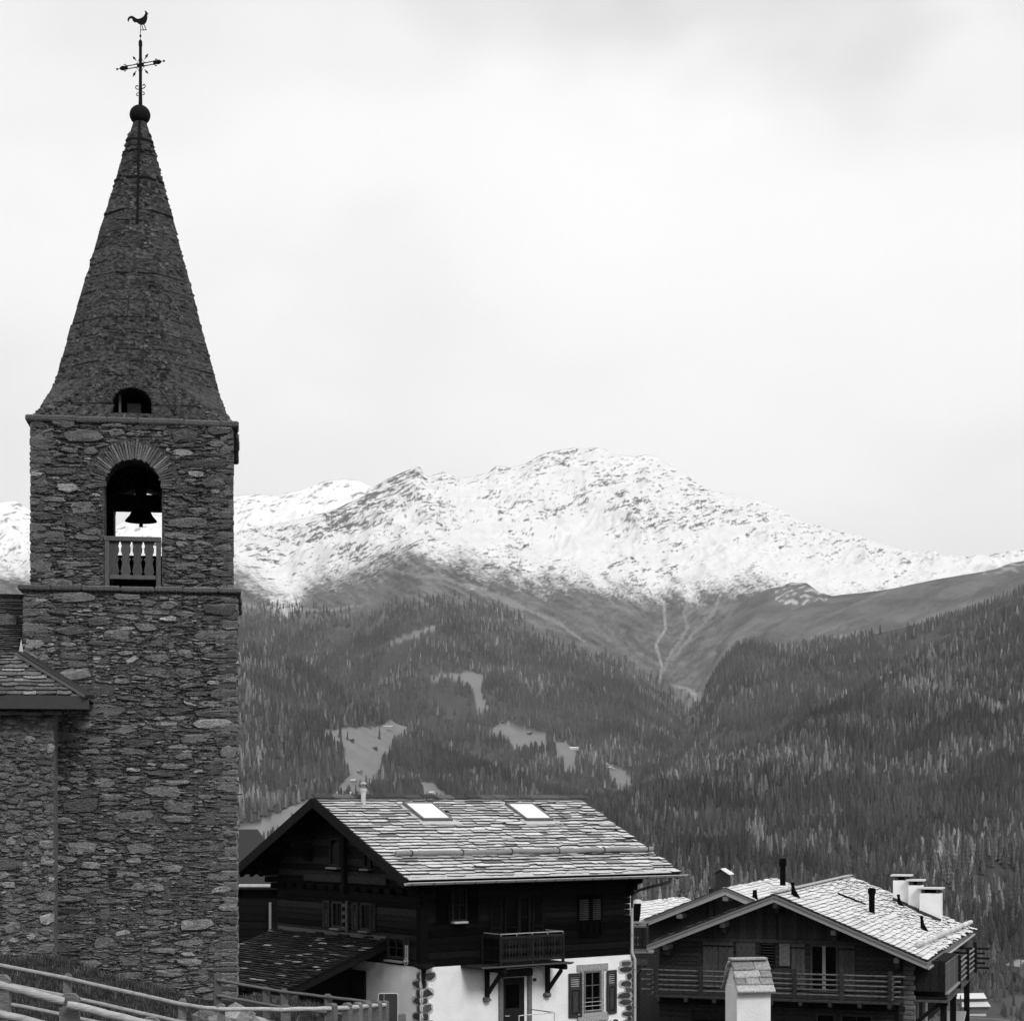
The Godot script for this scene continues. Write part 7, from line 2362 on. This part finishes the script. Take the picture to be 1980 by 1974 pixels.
func hut(p: Vector3, w: float, l: float, h: float, turn: float, wall: float, roof: float, label: String, called := "hut", kind := "hut") -> void:
	var o := thing(called, label, kind, p + Vector3(0, -0.5, 0), turn)
	var s := Soup.new(); s.tone = grey(wall)
	s.prism(Transform3D(), PackedVector2Array([Vector2(-w * 0.5, -3.0), Vector2(w * 0.5, -3.0), Vector2(w * 0.5, h), Vector2(0, h + w * 0.28), Vector2(-w * 0.5, h)]), -l * 0.5, l * 0.5)
	put("wall", s.mesh(), M.painted, o)
	for sg in [-1.0, 1.0]:
		s = Soup.new(); s.tone = grey(roof)
		s.bar(Vector3(sg * w * 0.62, h - w * 0.05, 0), Vector3(0, h + w * 0.31, 0), l * 1.12, 0.3)
		put("roof", s.mesh(), M.painted, o)
	s = Soup.new(); s.tone = grey(0.03)
	s.bx(Vector3(0, h * 0.4, l * 0.5 + 0.05), Vector3(w * 0.2, h * 0.6, 0.1))
	put("door", s.mesh(), M.painted, o)

func far_things() -> void:
	if not WITH_LAND: return
	var L: Slope = land.left_spur
	var G: Slope = land.massif
	var N: Slope = land.near_spur
	for e in [[L, 743, 1407, 5, 26, 2.5, 1.45, 0.3, 0.5, "long pale roofed shed along the top edge of the tongue shaped meadow"],
			[L, 713, 1410, 5, 6, 3, 0.3, 0.1, 0.2, "dark hut left of the long pale shed on the tongue shaped meadow"],
			[L, 680, 1436, 6, 8, 3, 0.9, 0.04, 0.10, "dark hut near the left edge of the tongue shaped meadow"],
			[L, 727, 1448, 6, 8, 3.5, 0.6, 0.04, 0.12, "dark hut by the lone tree in the middle of the tongue shaped meadow"],
			[L, 696, 1493, 7, 9, 4, 0.7, 0.15, 0.3, "grey hut in the lower narrow part of the tongue shaped meadow"],
			[L, 685, 1517, 8, 9, 4.5, 1.0, 0.25, 0.45, "pale hut left of the chalet's flue at the foot of the tongue shaped meadow"],
			[L, 662, 1540, 10, 28, 4, 1.5, 0.35, 0.5, "long pale roof just above the old chalet's ridge"],
			[L, 836, 1536, 8, 10, 5, 0.8, 0.4, 0.5, "white house in the small meadow above the first roof window"],
			[L, 810, 1511, 5, 6, 3, 0.4, 0.2, 0.4, "tiny pale hut at the upper corner of the small meadow above the roof"],
			[G, 973, 1400, 7, 9, 4, 0.4, 0.04, 0.10, "dark hut at the upper left corner of the far meadow"],
			[G, 1025, 1418, 8, 10, 4, 1.0, 0.05, 0.14, "dark hut in the middle of the far meadow"],
			[G, 1110, 1450, 7, 20, 4, 1.4, 0.5, 0.7, "pale long hut beside the lower far meadow"],
			[G, 1172, 1479, 8, 10, 4.5, 0.7, 0.3, 0.45, "leftmost of three white houses on the lowest far meadow"],
			[G, 1180, 1486, 8, 10, 4.5, 0.9, 0.3, 0.45, "middle one of three white houses on the lowest far meadow"],
			[G, 1188, 1489, 8, 9, 4.5, 0.5, 0.3, 0.45, "rightmost of three white houses on the lowest far meadow"],
			[N, 1377, 1479, 9, 10, 6, 0.8, 0.18, 0.4, "grey house at the lower left end of the hamlet on the wooded crest"],
			[N, 1402, 1470, 8, 9, 5, 0.4, 0.3, 0.4, "house with grey roof in the middle of the hamlet on the wooded crest"],
			[N, 1413, 1467, 8, 10, 6, 1.0, 0.25, 0.5, "tall house in the hamlet on the wooded crest"],
			[N, 1428, 1464, 8, 9, 6, 0.6, 0.4, 0.5, "white roofed house at the right end of the hamlet on the wooded crest"]]:
		hut(on(e[0], e[1], e[2]), e[3], e[4], e[5], e[6], e[7], e[8], e[9])
	# long farm building, houses, lane and trees on the valley floor, lower right
	var fb := at(1880, 1950, 1060.0)
	var o := thing("farm_building", "long pale roofed farm building on the valley meadow in the lower right corner", "farm building", fb, 0.12)
	for e in [[0.0, 18.0, 5.2, 2.6, 0.62, -2.0], [2.0, 16.0, 0.9, 2.2, 0.55, 1.5]]:
		var s := Soup.new(); s.tone = grey(0.10)
		s.bx(Vector3(e[0], e[2] - 1.4, -4.0 + e[5]), Vector3(e[1], 4.6, 5.0))
		put("wall", s.mesh(), M.painted, o)
		s = Soup.new(); s.tone = grey(e[4])
		s.bar(Vector3(e[0], e[2] + 0.2, 0.4 + e[5]), Vector3(e[0], e[2] + 0.2 + e[3], -4.4 + e[5]), e[1] + 1.0, 0.3)
		put("roof", s.mesh(), M.painted, o)
		s = Soup.new(); s.tone = grey(0.3)
		s.bar(Vector3(e[0], e[2] + 0.2, -9.0 + e[5]), Vector3(e[0], e[2] + 0.2 + e[3], -4.4 + e[5]), e[1] + 1.0, 0.3)
		put("roof", s.mesh(), M.painted, o)
	var s2 := Soup.new(); s2.tone = grey(0.5)
	s2.bx(Vector3(0.5, -3.6, 3.0), Vector3(13.0, 1.6, 2.0))
	put("pale_wall", s2.mesh(), M.painted, o)
	hut(at(1968, 1880, 1330.0), 12, 16, 6, 0.5, 0.5, 0.3, "pale house among trees at the right edge above the farm building", "house", "house")
	hut(at(1948, 1874, 1350.0), 10, 12, 5, 1.2, 0.25, 0.2, "darker house left of the pale house at the right edge", "house", "house")
	hut(at(1933, 1846, 1420.0), 5, 6, 3, 0.2, 0.6, 0.7, "tiny white hut alone in the meadow above the two houses", "hut", "hut")
	# lane
	var lane := Soup.new(); lane.tone = grey(0.26)
	var pts := []
	for e in [[1850, 1950, 1040], [1880, 1958, 1010], [1920, 1957, 1000], [1945, 1963, 985], [1962, 1974, 960], [1966, 1986, 940]]:
		var q := at(e[0], e[1], e[2])
		q.y = EYE - 117.0 + (1060.0 - e[2]) * 0.06
		pts.push_back(q)
	for k in pts.size() - 1:
		var dir: Vector3 = (pts[k + 1] - pts[k]).normalized()
		var sd := Vector3(-dir.z, 0, dir.x) * 1.8
		lane.quad(pts[k] - sd, pts[k] + sd, pts[k + 1] + sd, pts[k + 1] - sd)
		lane.quad(pts[k] - sd, pts[k + 1] - sd, pts[k + 1] + sd, pts[k] + sd)
	put("road", lane.mesh(), M.land, null, "structure").set_meta("label", "pale lane curving over the meadow in the lower right corner")
	# single trees in the lower right corner
	var spruce := conifer(9, 9, 0.17, 0.4, 21)
	var larch := conifer(9, 8, 0.14, 0.55, 22)
	var spots := [[1868, 1905, 1150, 15, 0], [1878, 1868, 1290, 20, 0], [1890, 1880, 1260, 22, 0], [1898, 1872, 1280, 18, 1], [1905, 1884, 1240, 17, 0], [1912, 1878, 1270, 21, 0], [1922, 1868, 1310, 19, 1], [1930, 1890, 1230, 15, 0], [1940, 1884, 1260, 18, 0], [1958, 1888, 1250, 16, 0], [1975, 1892, 1230, 15, 1], [1860, 1930, 1070, 10, 1], [1852, 1915, 1100, 14, 0], [1858, 1952, 1010, 9, 0], [1845, 1935, 1050, 13, 0], [1868, 1948, 1020, 8, 1], [1900, 1915, 1140, 9, 0], [1916, 1910, 1150, 8, 1]]
	var words := ["lowest on the left by the porch posts", "upper left of the group above the farm building", "tallest of the group above the farm building", "pale and slender among the group above the farm building", "small in the middle of the group above the farm building", "dark and full in the middle of the group", "pale beside the tiny white hut", "short below the two houses", "just below the darker house", "below the pale house", "at the right edge of the picture below the houses", "low and pale left of the farm building", "dark at the left behind the side balcony", "lowest by the lane", "at the far left below the side balcony", "small and pale left of the lane", "short behind the farm building's left end", "small and pale behind the farm building's middle"]
	for k in spots.size():
		var e: Array = spots[k]
		var q := at(e[0], e[1], e[2])
		var t := thing("larch_tree" if e[4] else "spruce_tree", ("larch tree, " if e[4] else "spruce tree, ") + words[k], "tree", q, rng.randf() * TAU, "single trees on the valley meadow")
		t.scale = Vector3(e[3] * 1.1, e[3], e[3] * 1.1)
		var m := put("crown", larch if e[4] else spruce, M.larch_single if e[4] else M.spruce_single, t)
		var st := Soup.new(); st.tone = grey(0.04)
		st.tube([Vector3(0, -0.1, 0), Vector3(0, 0.3, 0)], [0.025, 0.015], 6)
		put("trunk", st.mesh(), M.painted, t)
